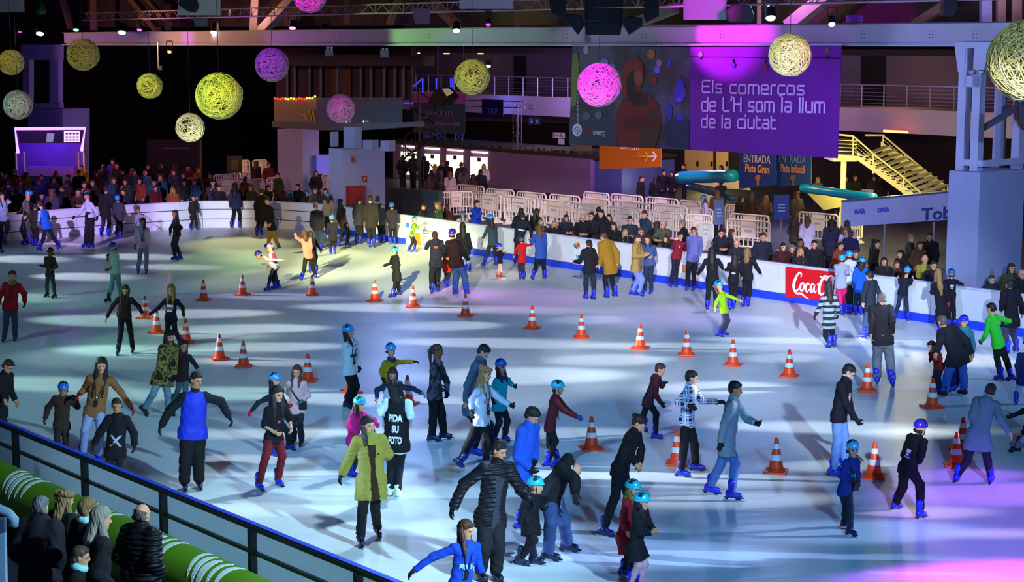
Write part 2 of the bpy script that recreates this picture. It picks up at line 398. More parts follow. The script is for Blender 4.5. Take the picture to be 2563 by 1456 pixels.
m = MB(); m.unbox(posts[0], posts[-1], N_NEAR - .06, N_NEAR - .012, .63, .67); m.build('middle_rail', MPOST, f0)
for a, b in zip(posts[:-1], posts[1:]):
    m = MB(); m.unbox(a + .035, b - .035, N_NEAR - .004, N_NEAR + .012, .05, .93); m.build('panel', MNEARP, f0)
for a in posts:
    m = MB(); m.unbox(a - .035, a + .035, N_NEAR - .09, N_NEAR - .004, -.16, .95); m.unbox(a - .012, a - .004, N_NEAR - .094, N_NEAR - .085, 0, .9); m.build('post', MPOST, f0)

# ---- the green roll with white brush marks outside the fence
def roll_material():
    return mat('green_vinyl', '5f8f1c', .55, noise=.12, nscale=3)
rr = .39; nc = N_NEAR - .12 - rr; s0, s1 = SL - 1, SR + 1
m = MB(); m.tube([UN(s0 + (s1 - s0) * k / 30, nc, rr - .16) for k in range(31)], rr, 40)
roll = tag(m.build('vinyl_roll', roll_material(), None, smooth=True), 'long green padded roll with white brush marks lying outside the fence', 'padded roll')
q = MB(); MK = mat('white_brush', 'dfe6ea', .6)
def mark(pts, w):
    """a brush mark lying on the roll: pts (s, angle)"""
    vs, fs = [], []; n = len(pts)
    for i, (s, a) in enumerate(pts):
        t = i / (n - 1); ww = w * (math.sin(math.pi * min(1, t * .9 + .1)) ** .6 + .05)
        for sg in (-1, 1):
            for rad in (rr - .004, rr + .004):
                aa = a; vs.append(UN(s + sg * ww, nc + rad * math.cos(aa), rr - .16 + rad * math.sin(aa)))
    for i in range(n - 1):
        k = i * 4; j = k + 4
        fs += [(k, j, j + 2, k + 2), (k + 1, k + 3, j + 3, j + 1), (k, k + 1, j + 1, j), (k + 2, j + 2, j + 3, k + 3)]
    q.add(vs, fs)
for gx, gy in ((60, 1205), (262, 1283), (425, 1352), (575, 1412)):
    sc_ = toUN(G(gx, gy, .55))[0]
    for k in range(5):
        b0 = sc_ - .3 + .15 * k
        mark([(b0 + .16 * t * t + .22 * (1 - t) * (k - 2) * .15, math.radians(80 + 78 * t - 7 * abs(k - 2))) for t in [i / 10 for i in range(11)]], .035 + .012 * (k % 3))
q.build('brush_marks', MK, roll)

# ---- traffic cones
MORG = mat('cone_orange', 'ff4a16', .4); MREF = mat('cone_white', 'e8e8ee', .35)
cone = empty('traffic_cone', (0, 0, 0))
m = MB(); m.box(-.175, .175, -.175, .175, 0, .035); m.lathe([(.15, .034), (.135, .06), (.115, .075)], 24); m.build('base', MORG, cone, bevel=.008)
def cr(z): return .115 - (z - .07) * (.115 - .026) / (.54 - .07)
m = MB(); m.lathe([(cr(.07), .07), (cr(.54), .54), (.018, .548)], 28); m.build('body', MORG, cone, smooth=True, flat_angle=.6)
for z0, z1 in ((.20, .285), (.375, .455)):
    m = MB(); m.lathe([(cr(z0) + .003, z0), (cr(z1) + .003, z1)], 28); m.build('reflective_band', MREF, cone, smooth=True, flat_angle=.6)
ck = kidmap(cone)
CONES = [(510, 755, 'second red and white cone from the left in the back row'), (607, 742, 'red and white cone in the back row, between two others, behind the girls holding hands'),
 (782, 742, 'red and white cone at the feet of the person in pink in the back row'), (938, 757, 'red and white cone left of the child in a long black coat'), (1034, 772, 'red and white cone right of the child in a long black coat'),
 (1165, 795, 'red and white cone in front of the skaters in blue and black by the gate'), (1332, 826, 'red and white cone alone on open ice, first after the gate bend'), (1455, 849, 'red and white cone alone on open ice, second after the gate bend'),
 (1602, 876, 'red and white cone, third after the gate bend'), (1718, 893, 'red and white cone below the child in lime green'), (1834, 918, 'red and white cone to the right below the child in lime green'),
 (1975, 946, 'red and white cone between the lime child and the man in a black sweater'), (2170, 983, 'red and white cone beside the boots of the man in grey trousers'), (2333, 1023, 'red and white cone by the bending man in blue jeans'),
 (364, 800, 'red and white cone behind the joined hands of two girls'), (393, 836, 'red and white cone just below the joined hands of two girls'), (466, 861, 'red and white cone behind the woman in a camouflage jacket'),
 (550, 903, 'red and white cone on open ice behind the man in a blue vest'), (610, 922, 'red and white cone on open ice, nearer of the pair by the blue vest man'), (771, 957, 'red and white cone behind the girl with a shoulder bag'),
 (880, 985, 'red and white cone hidden behind the girl in a white sweater'), (1020, 1015, 'red and white cone partly hidden behind the photographer'), (1480, 1127, 'red and white cone right of the child in a maroon jacket'),
 (1694, 1165, 'red and white cone behind the legs of the boy in plaid'), (1942, 1185, 'red and white cone right of the man in a grey cardigan'), (2187, 1197, 'red and white cone beside the child in a pale blue helmet'),
 (2392, 1170, 'red and white cone left of the woman in a grey skirt'), (2408, 1130, 'red and white cone behind the woman in a grey skirt')]
for i, (x, y, lab) in enumerate(CONES):
    c = cone if i == 0 else copy_tree(cone, ck)
    p = G(x, y - 4); c.location = (p.x, p.y, 0.0); c.rotation_euler = (0, 0, R.uniform(-.4, .4))
    tag(c, lab, 'traffic cone', 'traffic cones marking the middle of the rink')
# ---- plastic crowd barriers
MBAR = mat('barrier_plastic', 'd6cfc6', .55)
def make_barrier(w, parent_mats=MBAR, low=False):
    r = empty('crowd_barrier', (0, 0, 0))
    h = w / 2; m = MB()
    # rounded outer frame
    ring = []
    for (cx, cz, a0) in ((h - .12, .88, 0), (-h + .12, .88, 90), (-h + .07, .2, 180), (h - .07, .2, 270)):
        rad = .12 if cz > .5 else .06
        ring += [(cx + rad * math.cos(math.radians(a0 + k * 22.5)), 0, cz + rad * math.sin(math.radians(a0 + k * 22.5))) for k in range(5)]
    m.tube(ring, .034, 6, closed=True); m.bar((-h + .05, 0, .44), (h - .05, 0, .44), .05); m.bar((-h + .04, 0, .80), (h - .04, 0, .80), .04)
    m2 = MB(); m2.box(-h * .34, h * .34, -.02, .02, .42, .96); sp_ = m2.build('sign_panel', parent_mats, r)
    m2 = MB(); m2.box(-h * .16, h * .16, -.026, -.02, .62, .70); m2.build('printed_mark', mat('barrier_print', 'a8a2b0'), sp_)
    for k in range(3):
        for sg in (-1, 1):
            x = sg * (h * .44 + k * (h * .5) / 3); m.bar((x, 0, .42), (x, 0, .95), .045, .035)
    for k in range(9):
        x = -h + .1 + (w - .2) * k / 8; m.bar((x, 0, .15), (x, 0, .44), .035)
    m.build('slatted_frame', parent_mats, r)
    for sg in (-1, 1):
        m = MB(); m.prism([(sg * h * .72 - .05, -.26, -.06), (sg * h * .72 + .05, -.26, -.06), (sg * h * .72 + .05, .26, -.06), (sg * h * .72 - .05, .26, -.06)], (0, 0, .05)); m.prism([(sg * h * .72 - .03, -.2, -.02), (sg * h * .72 - .03, .2, -.02), (sg * h * .72 - .03, .04, .18), (sg * h * .72 - .03, -.04, .18)], (.06, 0, 0)); m.build('foot', parent_mats, r)
    return r
BAR = [(1102, 482, 1183, 480, 'F'), (1190, 483, 1254, 490, 'F'), (1261, 490, 1339, 499, 'F'), (1346, 497, 1426, 508, 'F'), (1431, 508, 1516, 517, 'F'), (1523, 517, 1608, 528, 'F'), (1626, 527, 1709, 537, 'F'), (1716, 537, 1783, 540, 'F'), (1749, 558, 1786, 560, 'F'),
 (1819, 548, 1929, 556, 'F'), (1827, 534, 1926, 542, 'M'), (1999, 530, 2099, 539, 'F'), (2101, 528, 2160, 533, 'F'), (1815, 512, 1872, 515, 'M'),
 (1144, 462, 1212, 468, 'M'), (1217, 472, 1287, 477, 'M'), (1293, 479, 1367, 486, 'M'), (1375, 486, 1452, 493, 'M'), (1457, 494, 1527, 502, 'M'), (1529, 502, 1628, 512, 'M'), (1637, 512, 1722, 520, 'M'), (1729, 521, 1785, 525, 'M'),
 (1461, 480, 1525, 486, 'B'), (1529, 485, 1610, 493, 'B'), (1617, 493, 1698, 500, 'B'), (1701, 501, 1755, 506, 'B'),
 (534, 439, 600, 434, 'L'), (533, 456, 598, 452, 'L'), (605, 432, 663, 430, 'L'), (600, 452, 660, 447, 'L'), (668, 446, 722, 441, 'L'), (726, 443, 800, 438, 'L'), (804, 438, 842, 436, 'L'), (632, 401, 668, 400, 'L'), (585, 402, 625, 401, 'L'),
 (2145, 475, 2225, 479, 'R'), (2290, 469, 2372, 475, 'R')]
RN = {'F': 'front row behind the spectators', 'M': 'middle row', 'B': 'back row near the ticket block', 'L': 'dim group by the middle pillar', 'R': 'yellow lit pair by the stairs'}
cnt = {}; BARSEG = []
for (x0, y0, x1, y1, row) in BAR:
    A = G(x0, y0, .9); B = G(x1, y1, .9); A.z = B.z = 0; w = (B - A).length
    ang = math.atan2(B.y - A.y, B.x - A.x)
    # keep a believable turn when the pixel slope gives an extreme one
    w = min(w * .97, 2.3); BARSEG.append((A.x, A.y, B.x, B.y))
    r = make_barrier(w); c = (A + B) / 2; r.location = (c.x, c.y, -.095); r.rotation_euler = (0, 0, ang)
    cnt[row] = cnt.get(row, 0) + 1
    tag(r, 'pale plastic crowd barrier, %s from the left in the %s' % (ordn(cnt[row] - 1), RN[row]), 'crowd barrier', 'plastic crowd barriers')
# red carpet under the front barriers
m = MB(); m.unbox(-46.5, -34.5, 39.6, 41.6, -.162, -.157); tag(m.build('carpet_strip', mat('red_carpet', 'a01210', .9)), 'red carpet strip under the front row of barriers', 'carpet')

# ---- big pillars: concrete plinth, steel tower above
MCONC = mat('pale_concrete', '8f93b8', .8, noise=.08, nscale=2); MSTEEL = mat('painted_steel', 'a6a8c8', .55); MSTRUT = mat('dark_strut', '4a4c60', .5)
def plinth(px, n0, name, ztop, su=.88, sn=1.83):
    d = ray(px, 700); k = n0 / (-d.x * UY + d.y * UX); s = (d.x * UX + d.y * UY) * k
    m = MB(); m.unbox(s - su, s, n0, n0 + sn, -.16, ztop); o = m.build(name, MCONC, None, bevel=.01); tag(o, kind='structure'); return s
sP = plinth(2443, 34.35, 'pillar_right', 3.6)
sM = plinth(862, 34.35, 'pillar_middle', 2.9)
def tower(px0, n0, z0, z1, label, posts=((.02, .02), (.42, .02), (.02, 1.5), (.55, 1.5))):
    r = empty('steel_tower', UN(px0, n0, z0), label, 'steel tower')
    for (ds, dn) in posts:
        m = MB(); s = px0 - .85 + ds
        m.unbox(s, s + .2, n0 + dn, n0 + dn + .08, z0, z1); m.unbox(s + .2, s + .22, n0 + dn, n0 + dn + .22, z0, z1); m.build('post', MSTEEL, r)
    m = MB(); m.unbox(px0 - .83, px0 - .02, n0 + .03, n0 + .1, z0 + .12, z0 + .27); m.unbox(px0 - .1, px0 - .03, n0 + .03, n0 + 1.7, z0 + .12, z0 + .27); m.build('lower_crossbar', MSTEEL, r)
    m = MB(); m.unbox(px0 - .66, px0 - .2, n0 + .02, n0 + .1, z1 - 1.05, z1 - .78); m.build('upper_crossbar', MSTEEL, r)
    m = MB(); A = UN(px0 - .3, n0 + .3, z0 + 1.0); B = UN(px0 + .2, n0 + 1.7, z0 + 1.75); m.bar(A, B, .12); m.build('brace', MSTRUT, r)
    # gusset head with a slot
    m = MB(); P = lambda s, z: UN(px0 + s, n0, z)
    m.prism([P(-.98, z1), P(-.84, z1 - .7), P(-.66, z1 - .7), P(-.64, z1)], Vector(NN3) * .12)
    m.prism([P(-.42, z1), P(-.36, z1 - .7), P(-.12, z1 - .7), P(.04, z1)], Vector(NN3) * .12)
    m.prism([P(-.66, z1), P(-.66, z1 - .14), P(-.40, z1 - .14), P(-.40, z1)], Vector(NN3) * .12)
    m.build('gusset', MSTEEL, r)
    return r
BEAM_Z0, BEAM_Z1 = 6.64, 7.12
tower(sP, 34.5, 3.606, BEAM_Z0, 'pale steel tower standing on the right pillar under the long beam')
m = MB()
for k, (px, py) in enumerate(((2433, 181), (2456, 181))):
    c = NW(px, py, 34.4); m.lathe([(.03, -.06), (.075, -.04), (.085, .05), (.06, .06)], 14, c)
fl = tag(m.build('flood_lamp', mat('lamp_housing', '9aa0b0', .3, .6), smooth=True), 'pair of small flood lamps on the right steel tower', 'lamp')
# middle pillar posts
m_t = empty('steel_bracket', UN(sM, 34.6, 2.96), 'pale steel posts between the middle pillar and the platform above it', 'steel bracket')
for (x0, x1, yb) in ((826, 830, 330), (860, 888, 318), (908, 930, 350), (952, 972, 352)):
    P = [NW(x0, 378, 34.9), NW(x1, 378, 34.9), NW(x1, yb, 34.9), NW(x0, yb, 34.9)]
    P[0].z = P[1].z = 2.906
    m = MB(); m.prism(P, NN3 * .3); m.build('post', MCONC, m_t)
# left pillar with tower (purple lit)
dL = 36.4
m = MB(); P = [NW(70, 272, dL), NW(157, 272, dL), NW(157, 470, dL), NW(70, 470, dL)]
for p in P[2:]: p.z = -.16
m.prism(P, NN3 * 1.4); tag(m.build('pillar_left', MCONC), kind='structure')
lt = empty('steel_tower', NW(110, 272, dL), 'purple lit steel tower above the left pillar', 'steel tower')
for (x0, x1) in ((57, 73), (124, 146)):
    m = MB(); m.prism([NW(x0, 270, dL + .2), NW(x1, 270, dL + .2), NW(x1, 150, dL + .2), NW(x0, 150, dL + .2)], NN3 * .25); m.build('post', MSTEEL, lt)
for (y0, y1) in ((258, 270), (112, 150)):
    m = MB(); m.prism([NW(52, y1, dL + .1), NW(150, y1, dL + .1), NW(150, y0, dL + .1), NW(52, y0, dL + .1)], NN3 * .2); m.build('crossbar', MSTEEL, lt)
# ---- long beam
sB0, sB1 = -8.0, toUN(V(45, 100, 78))[0]; nB = 35.0
bm_ = empty('steel_beam', UN(sB1, nB, BEAM_Z0), 'long pale steel box beam spanning the hall above the boards', 'beam')
m = MB(); m.unbox(sB1, sB0, nB, nB + .4, BEAM_Z0, BEAM_Z1 - .03); m.build('web', mat('beam_paint', 'a29fb4', .6, noise=.06, nscale=2), bm_)
m = MB(); m.unbox(sB1, sB0, nB - .12, nB + .5, BEAM_Z1 - .03, BEAM_Z1); m.build('top_flange', MSTRUT, bm_)
m = MB(); m.unbox(sB1, sB0, nB - .1, nB + .5, BEAM_Z0 - .1, BEAM_Z0 - .06); m.unbox(sB1, sB0, nB + .1, nB + .3, BEAM_Z0 - .06, BEAM_Z0); m.build('bottom_flange', MSTEEL, bm_)
m = MB()
for px in (1070, 1415, 1612, 1808, 2160, 2330, 2440):
    for i in range(2):
        for j in range(3):
            p = NW(px + i * 8 - 4, 78 + j * 8, nB - .002); m.unbox(toUN(p)[0] - .012, toUN(p)[0] + .012, nB - .015, nB + .001, p.z - .012, p.z + .012)
m.build('bolts', MSTRUT, bm_)
# ---- lighting truss in front of / above the beam
tr = empty('lighting_truss', UN(-60, 34.2, 7.7), 'long lighting truss with zigzag lattice high above the beam', 'truss'); MTR = mat('truss_metal', '9a90a8', .4, .5)
zT0, zT1, nT = 7.62, 7.92, 33.9
m = MB()
for dn, z in ((0, zT0), (.3, zT0), (.15, zT1)): m.tube([UN(-70, nT + dn, z), UN(-14, nT + dn, z)], .028, 6)
m.build('chords', MTR, tr)
m = MB(); k = 0
while -70 + k * .4 < -14:
    s = -70 + k * .4; m.tube([UN(s, nT + (.0 if k % 2 else .3), zT0), UN(s + .2, nT + .15, zT1)], .013, 5); m.tube([UN(s + .2, nT + .15, zT1), UN(s + .4, nT + (.3 if k % 2 else .0), zT0)], .013, 5); k += 1
m.build('lattice', MTR, tr)
# ---- roof steelwork behind the beam
rs = empty('roof_truss', UN(-50, 37, 7.2), 'brown lit roof steelwork of uprights and diagonals above the beam', 'roof truss'); MRB = mat('roof_steel', '7a5a48', .7); MRP = mat('roof_steel_pale', '8a7f98', .7)
for (x0, y0, x1, y1, w, k) in ((235, -20, 235, 75, .3, 0), (155, -5, 178, 70, .25, 0), (325, -10, 395, 76, .28, 0), (362, -10, 425, 60, .2, 0), (420, 10, 420, 75, .25, 0), (640, -20, 634, 78, .3, 1), (745, -15, 655, 78, .35, 1), (870, -10, 866, 60, .2, 0), (1085, 5, 1145, 66, .28, 0), (1000, -10, 975, 60, .2, 0),
                              (1690, 20, 1560, 70, .3, 1), (2095, -30, 1975, 66, .34, 1), (2380, 5, 2290, 62, .22, 0), (2467, -25, 2467, 58, .25, 1), (2505, -25, 2505, 58, .2, 0), (2545, -25, 2545, 58, .2, 0), (1900, -20, 1900, 60, .12, 1), (1295, 15, 1295, 66, .2, 0)):
    m = MB(); m.bar(NW(x0, y0, 37), NW(x1, y1, 37), w); m.build('upright' if abs(x0 - x1) < 30 else 'diagonal', MRP if k else MRB, rs)
m = MB(); m.prism([NW(-60, 70, 38), NW(2620, 55, 38), NW(2620, -60, 38), NW(-60, -60, 38)], NN3 * .3)
tag(m.build('wall_upper', mat('upper_cladding', '2c211e', .9, noise=.2, nscale=1.5)), kind='structure')
# ================================================================== ticket block, balcony, stairs, signs
def ppanel(name, pts, n, t, m, parent=None, smooth=False):
    q = MB(); q.prism([NW(x, y, n) for x, y in pts], NN3 * t); return q.build(name, m, parent)
def fpanel(name, pts, Y, t, m, parent=None):           # a panel facing the camera side, Y metres away
    q = MB(); q.prism([V(x, y, Y) for x, y in pts], (0, t, 0)); return q.build(name, m, parent)
# --- ticket block
NTK = 51.5
tk = empty('ticket_block', UN(*toUN(NW(1250, 470, NTK)), 0), 'low lilac ticket block with four bright hatches and a grassy roof edge', 'ticket office')
MTK = mat('block_wall', '8a7290', .85, noise=.1, nscale=1.2)
ztop = NW(1250, 374, NTK).z
sA, sB = toUN(NW(984, 400, NTK))[0], toUN(NW(1478, 400, NTK))[0]; sC = toUN(NW(1546, 400, NTK))[0]
m = MB(); m.unbox(sA, sB, NTK, NTK + 3.5, -.16, ztop - .1)
tag(m.build('wall_front', MTK, tk))
m = MB(); m.unbox(sB + .001, sC, NTK + .25, NTK + 3.5, -.16, ztop - .2); m.build('side_wall', mat('block_side', '56679a', .8), tk)
m = MB(); m.unbox(sA - .1, sC, NTK - .05, NTK + 3.6, ztop - .1, ztop + .05)
for k in range(160): 
    s = R.uniform(sA, sC); m.bar(UN(s, NTK + .02 + R.uniform(0, .2), ztop), UN(s + R.uniform(-.08, .08), NTK + R.uniform(0, .2), ztop + R.uniform(.08, .2)), .05)
m.build('grass_edge', mat('grass_edge', '3a3a1c', .95, noise=.3, nscale=6), tk)
MLIT = mat('lit_window', 'e8f0c8', .5, emit='f4f8c8', estr=1.6); MTUBE = mat('tube_light', 'fff0f0', .5, emit='ffdfe8', estr=3.0); MNOT = mat('window_notice', '2a3a70', .6)
for i, (x0, x1, y0, y1, tx0, tx1, ty) in enumerate(((1003, 1041, 379, 436, 1004, 1036, 365), (1062, 1099, 384, 440, 1062, 1098, 370), (1117, 1158, 387, 442, 1118, 1157, 374), (1177, 1219, 392, 444, 1179, 1219, 379))):
    ppanel('hatch', [(x0, y1), (x1, y1 + 2), (x1, y0 + 1.5), (x0, y0)], NTK - .03, .03, MLIT, tk)
    ppanel('tube_light', [(tx0, ty + 2), (tx1, ty + 5), (tx1, ty + 2), (tx0, ty - 1)], NTK - .08, .06, MTUBE, tk)
    nx = x0 + (x1 - x0) * .42; ppanel('notice', [(nx, y0 + 12), (nx + 8, y0 + 12.5), (nx + 8, y0 + 2.5), (nx, y0 + 2)], NTK - .05, .015, MNOT, tk)
# green wall beside the block
o = ppanel('wall_passage', [(1546, 500), (1600, 505), (1600, 405), (1546, 400)], 55.6, .3, mat('olive_wall', '7e7a50', .85)); tag(o, kind='structure')
# --- back wall pieces under and above the balcony
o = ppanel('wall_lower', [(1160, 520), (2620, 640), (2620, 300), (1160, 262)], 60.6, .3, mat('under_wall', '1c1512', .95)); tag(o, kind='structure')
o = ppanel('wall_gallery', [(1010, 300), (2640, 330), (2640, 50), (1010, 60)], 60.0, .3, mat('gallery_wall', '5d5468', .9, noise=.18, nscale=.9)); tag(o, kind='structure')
MDOOR = mat('cream_door', 'c8a868', .7)
for i, (x0, x1, lab) in enumerate(((1713, 1784, 'cream double door under the balcony, left of a dark gap'), (1791, 1822, 'cream door under the balcony, right of a dark gap'))):
    d = empty('double_door', NW((x0 + x1) / 2, 430, 60.4), lab, 'door')
    mids = [x0, (x0 + x1) / 2, x1] if i == 0 else [x0, x1]
    for a, b in zip(mids[:-1], mids[1:]):
        q = MB(); P = [NW(a + .7, 470, 60.45), NW(b - .7, 471, 60.45), NW(b - .7, 366, 60.45), NW(a + .7, 365, 60.45)]; 
        for p in P[:2]: p.z = 0
        q.prism(P, NN3 * .06); lf = q.build('door_leaf', MDOOR, d)
        q = MB(); hx = b - 6; q.prism([NW(hx, 416, 60.4), NW(hx + 4, 416, 60.4), NW(hx + 4, 404, 60.4), NW(hx, 404, 60.4)], NN3 * .05); q.build('handle', MDARK, lf)
for (x0, x1) in ((1286, 1314), (2155, 2215), (1640, 1680)):
    o = ppanel('doorway', [(x0, 285), (x1, 286), (x1, 141), (x0, 140)], 59.9, .08, MDARK); tag(o, 'dark doorway in the gallery wall above the balcony at %s' % ('left of the large banner' if x0 < 1400 else ('right of the large banner' if x0 > 2000 else 'the back behind the banner')), 'doorway')
# --- balcony
NBAL = 57.0
zb1, zb0 = NW(1400, 243, NBAL).z, NW(1400, 292, NBAL).z
sb0, sb1 = toUN(NW(1000, 260, NBAL))[0], toUN(NW(2630, 300, NBAL))[0]
m = MB(); m.unbox(sb0, sb1, NBAL, NBAL + 3.2, zb0, zb1); tag(m.build('slab_balcony', mat('balcony_fascia', 'b9a8b8', .8, noise=.06, nscale=1.0)), kind='structure')
br = empty('balcony_railing', UN(sb0, NBAL + .08, zb1), 'thin metal railing along the edge of the back balcony', 'railing'); MRAIL = mat('rail_metal', '9a98a8', .4, .5)
m = MB(); m.bar(UN(sb0, NBAL + .08, zb1 + .95), UN(sb1, NBAL + .08, zb1 + .95), .05); m.build('handrail', MRAIL, br)
m = MB()
for z in (.2, .35, .5, .65, .8): m.bar(UN(sb0, NBAL + .08, zb1 + z), UN(sb1, NBAL + .08, zb1 + z), .012)
m.build('wires', MRAIL, br)
s = sb0 + .3
while s < sb1:
    m = MB(); m.bar(UN(s, NBAL + .08, zb1), UN(s, NBAL + .08, zb1 + .95), .05); m.build('baluster', MRAIL, br); s += 1.15
# pictogram signs
def sign_box(name, pts, n, m, lab, cat, t=.05): o = ppanel(name, pts, n, t, m); return tag(o, lab, cat)
MSGN = mat('exit_green', '1c3a44', .5); MSGW = mat('sign_white', 'e0d8c8', .6); MINK = mat('sign_ink', '40404a', .7); MPALE = mat('sign_line', 'b8c8d0', .6)
o = sign_box('exit_sign', [(1322, 312), (1352, 313), (1352, 294), (1322, 293)], 56.8, MSGN, 'dark green exit sign with an arrow and a running figure under the balcony', 'sign')
q = MB(); P = lambda x, y: NW(x, y, 56.77)
q.bar(P(1330, 297), P(1330, 307), .04, .01, up=-NN3); q.bar(P(1330, 308), P(1326, 303), .04, .01, up=-NN3); q.bar(P(1330, 308), P(1334, 303), .04, .01, up=-NN3)
q.bar(P(1344, 298), P(1344, 304), .07, .01, up=-NN3); q.bar(P(1344, 304), P(1341, 310), .03, .01, up=-NN3); q.bar(P(1344, 304), P(1348, 309), .03, .01, up=-NN3); q.bar(P(1340, 301), P(1348, 302), .03, .01, up=-NN3)
q.build('pictogram', MPALE, o)
o = sign_box('notice_sign', [(1318, 277), (1337, 278), (1337, 257), (1318, 256)], 56.93, mat('notice_pale', 'b4a4b4', .7), 'small square notice on the balcony front left of the banner', 'sign')
q = MB(); P = lambda x, y: NW(x, y, 56.9)
for y in (262, 266, 272): q.bar(P(1321, y), P(1333, y + .4), .03, .01, up=-NN3)
q.build('print', MINK, o)
o = sign_box('pictogram_sign', [(1384, 345), (1412, 346), (1412, 332), (1384, 331)], 57.2, MSGW, 'small cream wayfinding sign below the balcony with dark pictograms', 'sign')
q = MB(); P = lambda x, y: NW(x, y, 57.15)
for x in (1388, 1404): q.bar(P(x, 334), P(x, 342), .04, .01, up=-NN3)
q.bar(P(1393, 338), P(1399, 338), .03, .01, up=-NN3); q.bar(P(1406, 336), P(1409, 342), .03, .01, up=-NN3); q.build('pictogram', MINK, o)
sign_box('paper_notice', [(1397, 361), (1411, 362), (1411, 348), (1397, 347)], 57.2, MSGW, 'pale paper notice just below the cream pictogram sign', 'sign')
o = sign_box('hanging_signboard', [(1428, 376), (1478, 378), (1478, 362), (1428, 361)], 52.5, mat('sign_olive', '8a8a58', .7), 'small olive board under the left end of the large banner', 'sign')
# --- ceiling lamps under the gallery roof
MLAMP = mat('lamp_amber', 'ffb060', .5, emit='ffb050', estr=5)
for i, (x, y, w) in enumerate(((1048, 132, 4), (1118, 133, 10), (1203, 133, 9), (2179, 133, 6), (2277, 132, 10))):
    p = NW(x, y, 58.5); m = MB(); m.lathe([(.01, -.06), (w * .017, -.05), (w * .017, 0)], 14, p); ob = m.build('ceiling_lamp', MLAMP, None, smooth=True)
    tag(ob, 'amber gallery lamp, %s of the five from the left' % ORD[i], 'lamp', 'amber lamps in the gallery ceiling')
m = MB(); m.unbox(sb0, sb1, NBAL - .5, 60, NW(1100, 131, 58.5).z + .0, NW(1100, 131, 58.5).z + .25); tag(m.build('ceiling_gallery', mat('gallery_ceiling', '30242a', .9)), kind='structure')
m = MB(); a, b = NW(2212, 329, 56.5), NW(2272, 330, 56.5); a.z = b.z = NW(2240, 329, 56.5).z; m.tube([a, b], .05, 10); tag(m.build('tube_lamp', mat('tube_red', 'ff6030', .5, emit='ff7040', estr=6)), 'glowing orange red tube lamp under the right balcony', 'lamp')
# --- staircase at the right, rising to the left
st = empty('staircase', G(2330, 480), 'pale yellow staircase with wire railings going up left to the balcony', 'staircase'); MST = mat('stair_paint', 'b4ac84', .6)
yS = 60.0
def S_(px, py, dy=0): return V(px, py, yS + dy)
# stringers (front: lower, back: upper), treads between
fr0, fr1 = (2145, 400), (2290, 505); bk0, bk1 = (2205, 374), (2365, 480)
for (a, b, dy) in ((fr0, fr1, 0), (bk0, bk1, 1.7)):
    m = MB(); m.prism([S_(a[0], a[1], dy), S_(b[0], b[1], dy), S_(b[0], b[1] - 20, dy), S_(a[0], a[1] - 20, dy)], (0, .06, 0)); m.build('stringer', MST, st)
m = MB(); m.prism([S_(2085, 404), S_(2145, 404), S_(2145, 388), S_(2085, 388)], (0, 1.7, 0)); m.build('landing', MST, st)
for k in range(11):
    t = (k + .5) / 11; ax, ay = fr0[0] + (fr1[0] - fr0[0]) * t, fr0[1] - 12 + (fr1[1] - fr0[1]) * t
    A = S_(ax, ay); B = S_(bk0[0] + (bk1[0] - bk0[0]) * t, bk0[1] - 12 + (bk1[1] - bk0[1]) * t, 1.7); w = Vector((.26, 0, 0))
    m = MB(); m.prism([A, A + w, B + w, B], (0, 0, .04)); m.build('tread', MST, st)
for k in range(5):
    t = k / 5; A = S_(2060 + 60 * 0, 345 + k * 11); m = MB(); m.prism([S_(2095, 352 + k * 9), S_(2146, 354 + k * 9), S_(2146, 350 + k * 9, 1.6), S_(2095, 348 + k * 9, 1.6)], (0, 0, .03)); m.build('tread', MST, st)
m = MB(); m.tube([S_(2112, 404, .6), Vector((S_(2112, 404, .6).x, S_(2112, 404, .6).y, -.16))], .1, 10); m.build('support_post', MST, st)
for (pts, dy) in ((((2095, 336), (2135, 340), (2185, 384), (2262, 444), (2310, 488)), 0), (((2165, 338), (2210, 338), (2265, 385), (2325, 435), (2372, 468)), 1.7)):
    m = MB(); m.tube([S_(x, y, dy) for x, y in pts], .035, 6); m.build('handrail', MST, st)
    m = MB()
    for o_ in (10, 19, 28, 37): m.tube([S_(x, y + o_, dy) for x, y in pts[1:]], .008, 4)
    m.build('wires', MST, st)
    for x, y in pts[1:]:
        m = MB(); m.tube([S_(x, y, dy), S_(x, y + 50, dy)], .028, 6); m.build('baluster', MST, st)
# --- water slide: tubes and slide wall
MTEAL = mat('inflatable_teal', '14a0b8', .25, spec=.6)
for i, (x0, y0, x1, y1, r0, lab) in enumerate(((1702, 444, 1836, 440, .24, 'glossy teal inflatable slide edge left of the entrance banners'), (2005, 470, 2192, 496, .15, 'glossy teal inflatable slide edge right of the entrance banners'), (1722, 466, 1835, 497, .1, 'thin dark teal tube running down below the left slide edge'))):
    A, B = (V(x0, y0, 66), V(x1, y1, 62)) if i != 1 else (V(x0, y0, 57), V(x1, y1, 55.5))
    m = MB(); m.tube([A + (B - A) * t for t in [k / 12 for k in range(13)]], [r0 * (1 - .06 * (k % 4 == 0)) for k in range(13)], 18)
    tag(m.build('inflatable_tube', MTEAL if i < 2 else mat('teal_dark', '1c4a5a', .3), None, smooth=True), lab, 'inflatable')
    m = MB(); q0 = A + (B - A) * .5; 
o = fpanel('slide_bed', [(1800, 470), (1880, 476), (1862, 452), (1720, 456)], 66.5, .15, mat('slide_cream', 'b0a45a', .6)); tag(o, 'pale yellow slide bed between teal edges left of the entrance banners', 'slide')
o = fpanel('slide_bed', [(2062, 526), (2138, 511), (2110, 492), (2015, 478)], 57.6, .15, mat('slide_cream', 'b0a45a', .6)); tag(o, 'pale yellow slide bed under the right teal edge', 'slide')
tb = empty('slide_wall', V(2250, 560, 52.5) - Vector((0, 0, 0)), 'long blue grey printed slide wall reading Tobo beside the right pillar', 'slide wall')
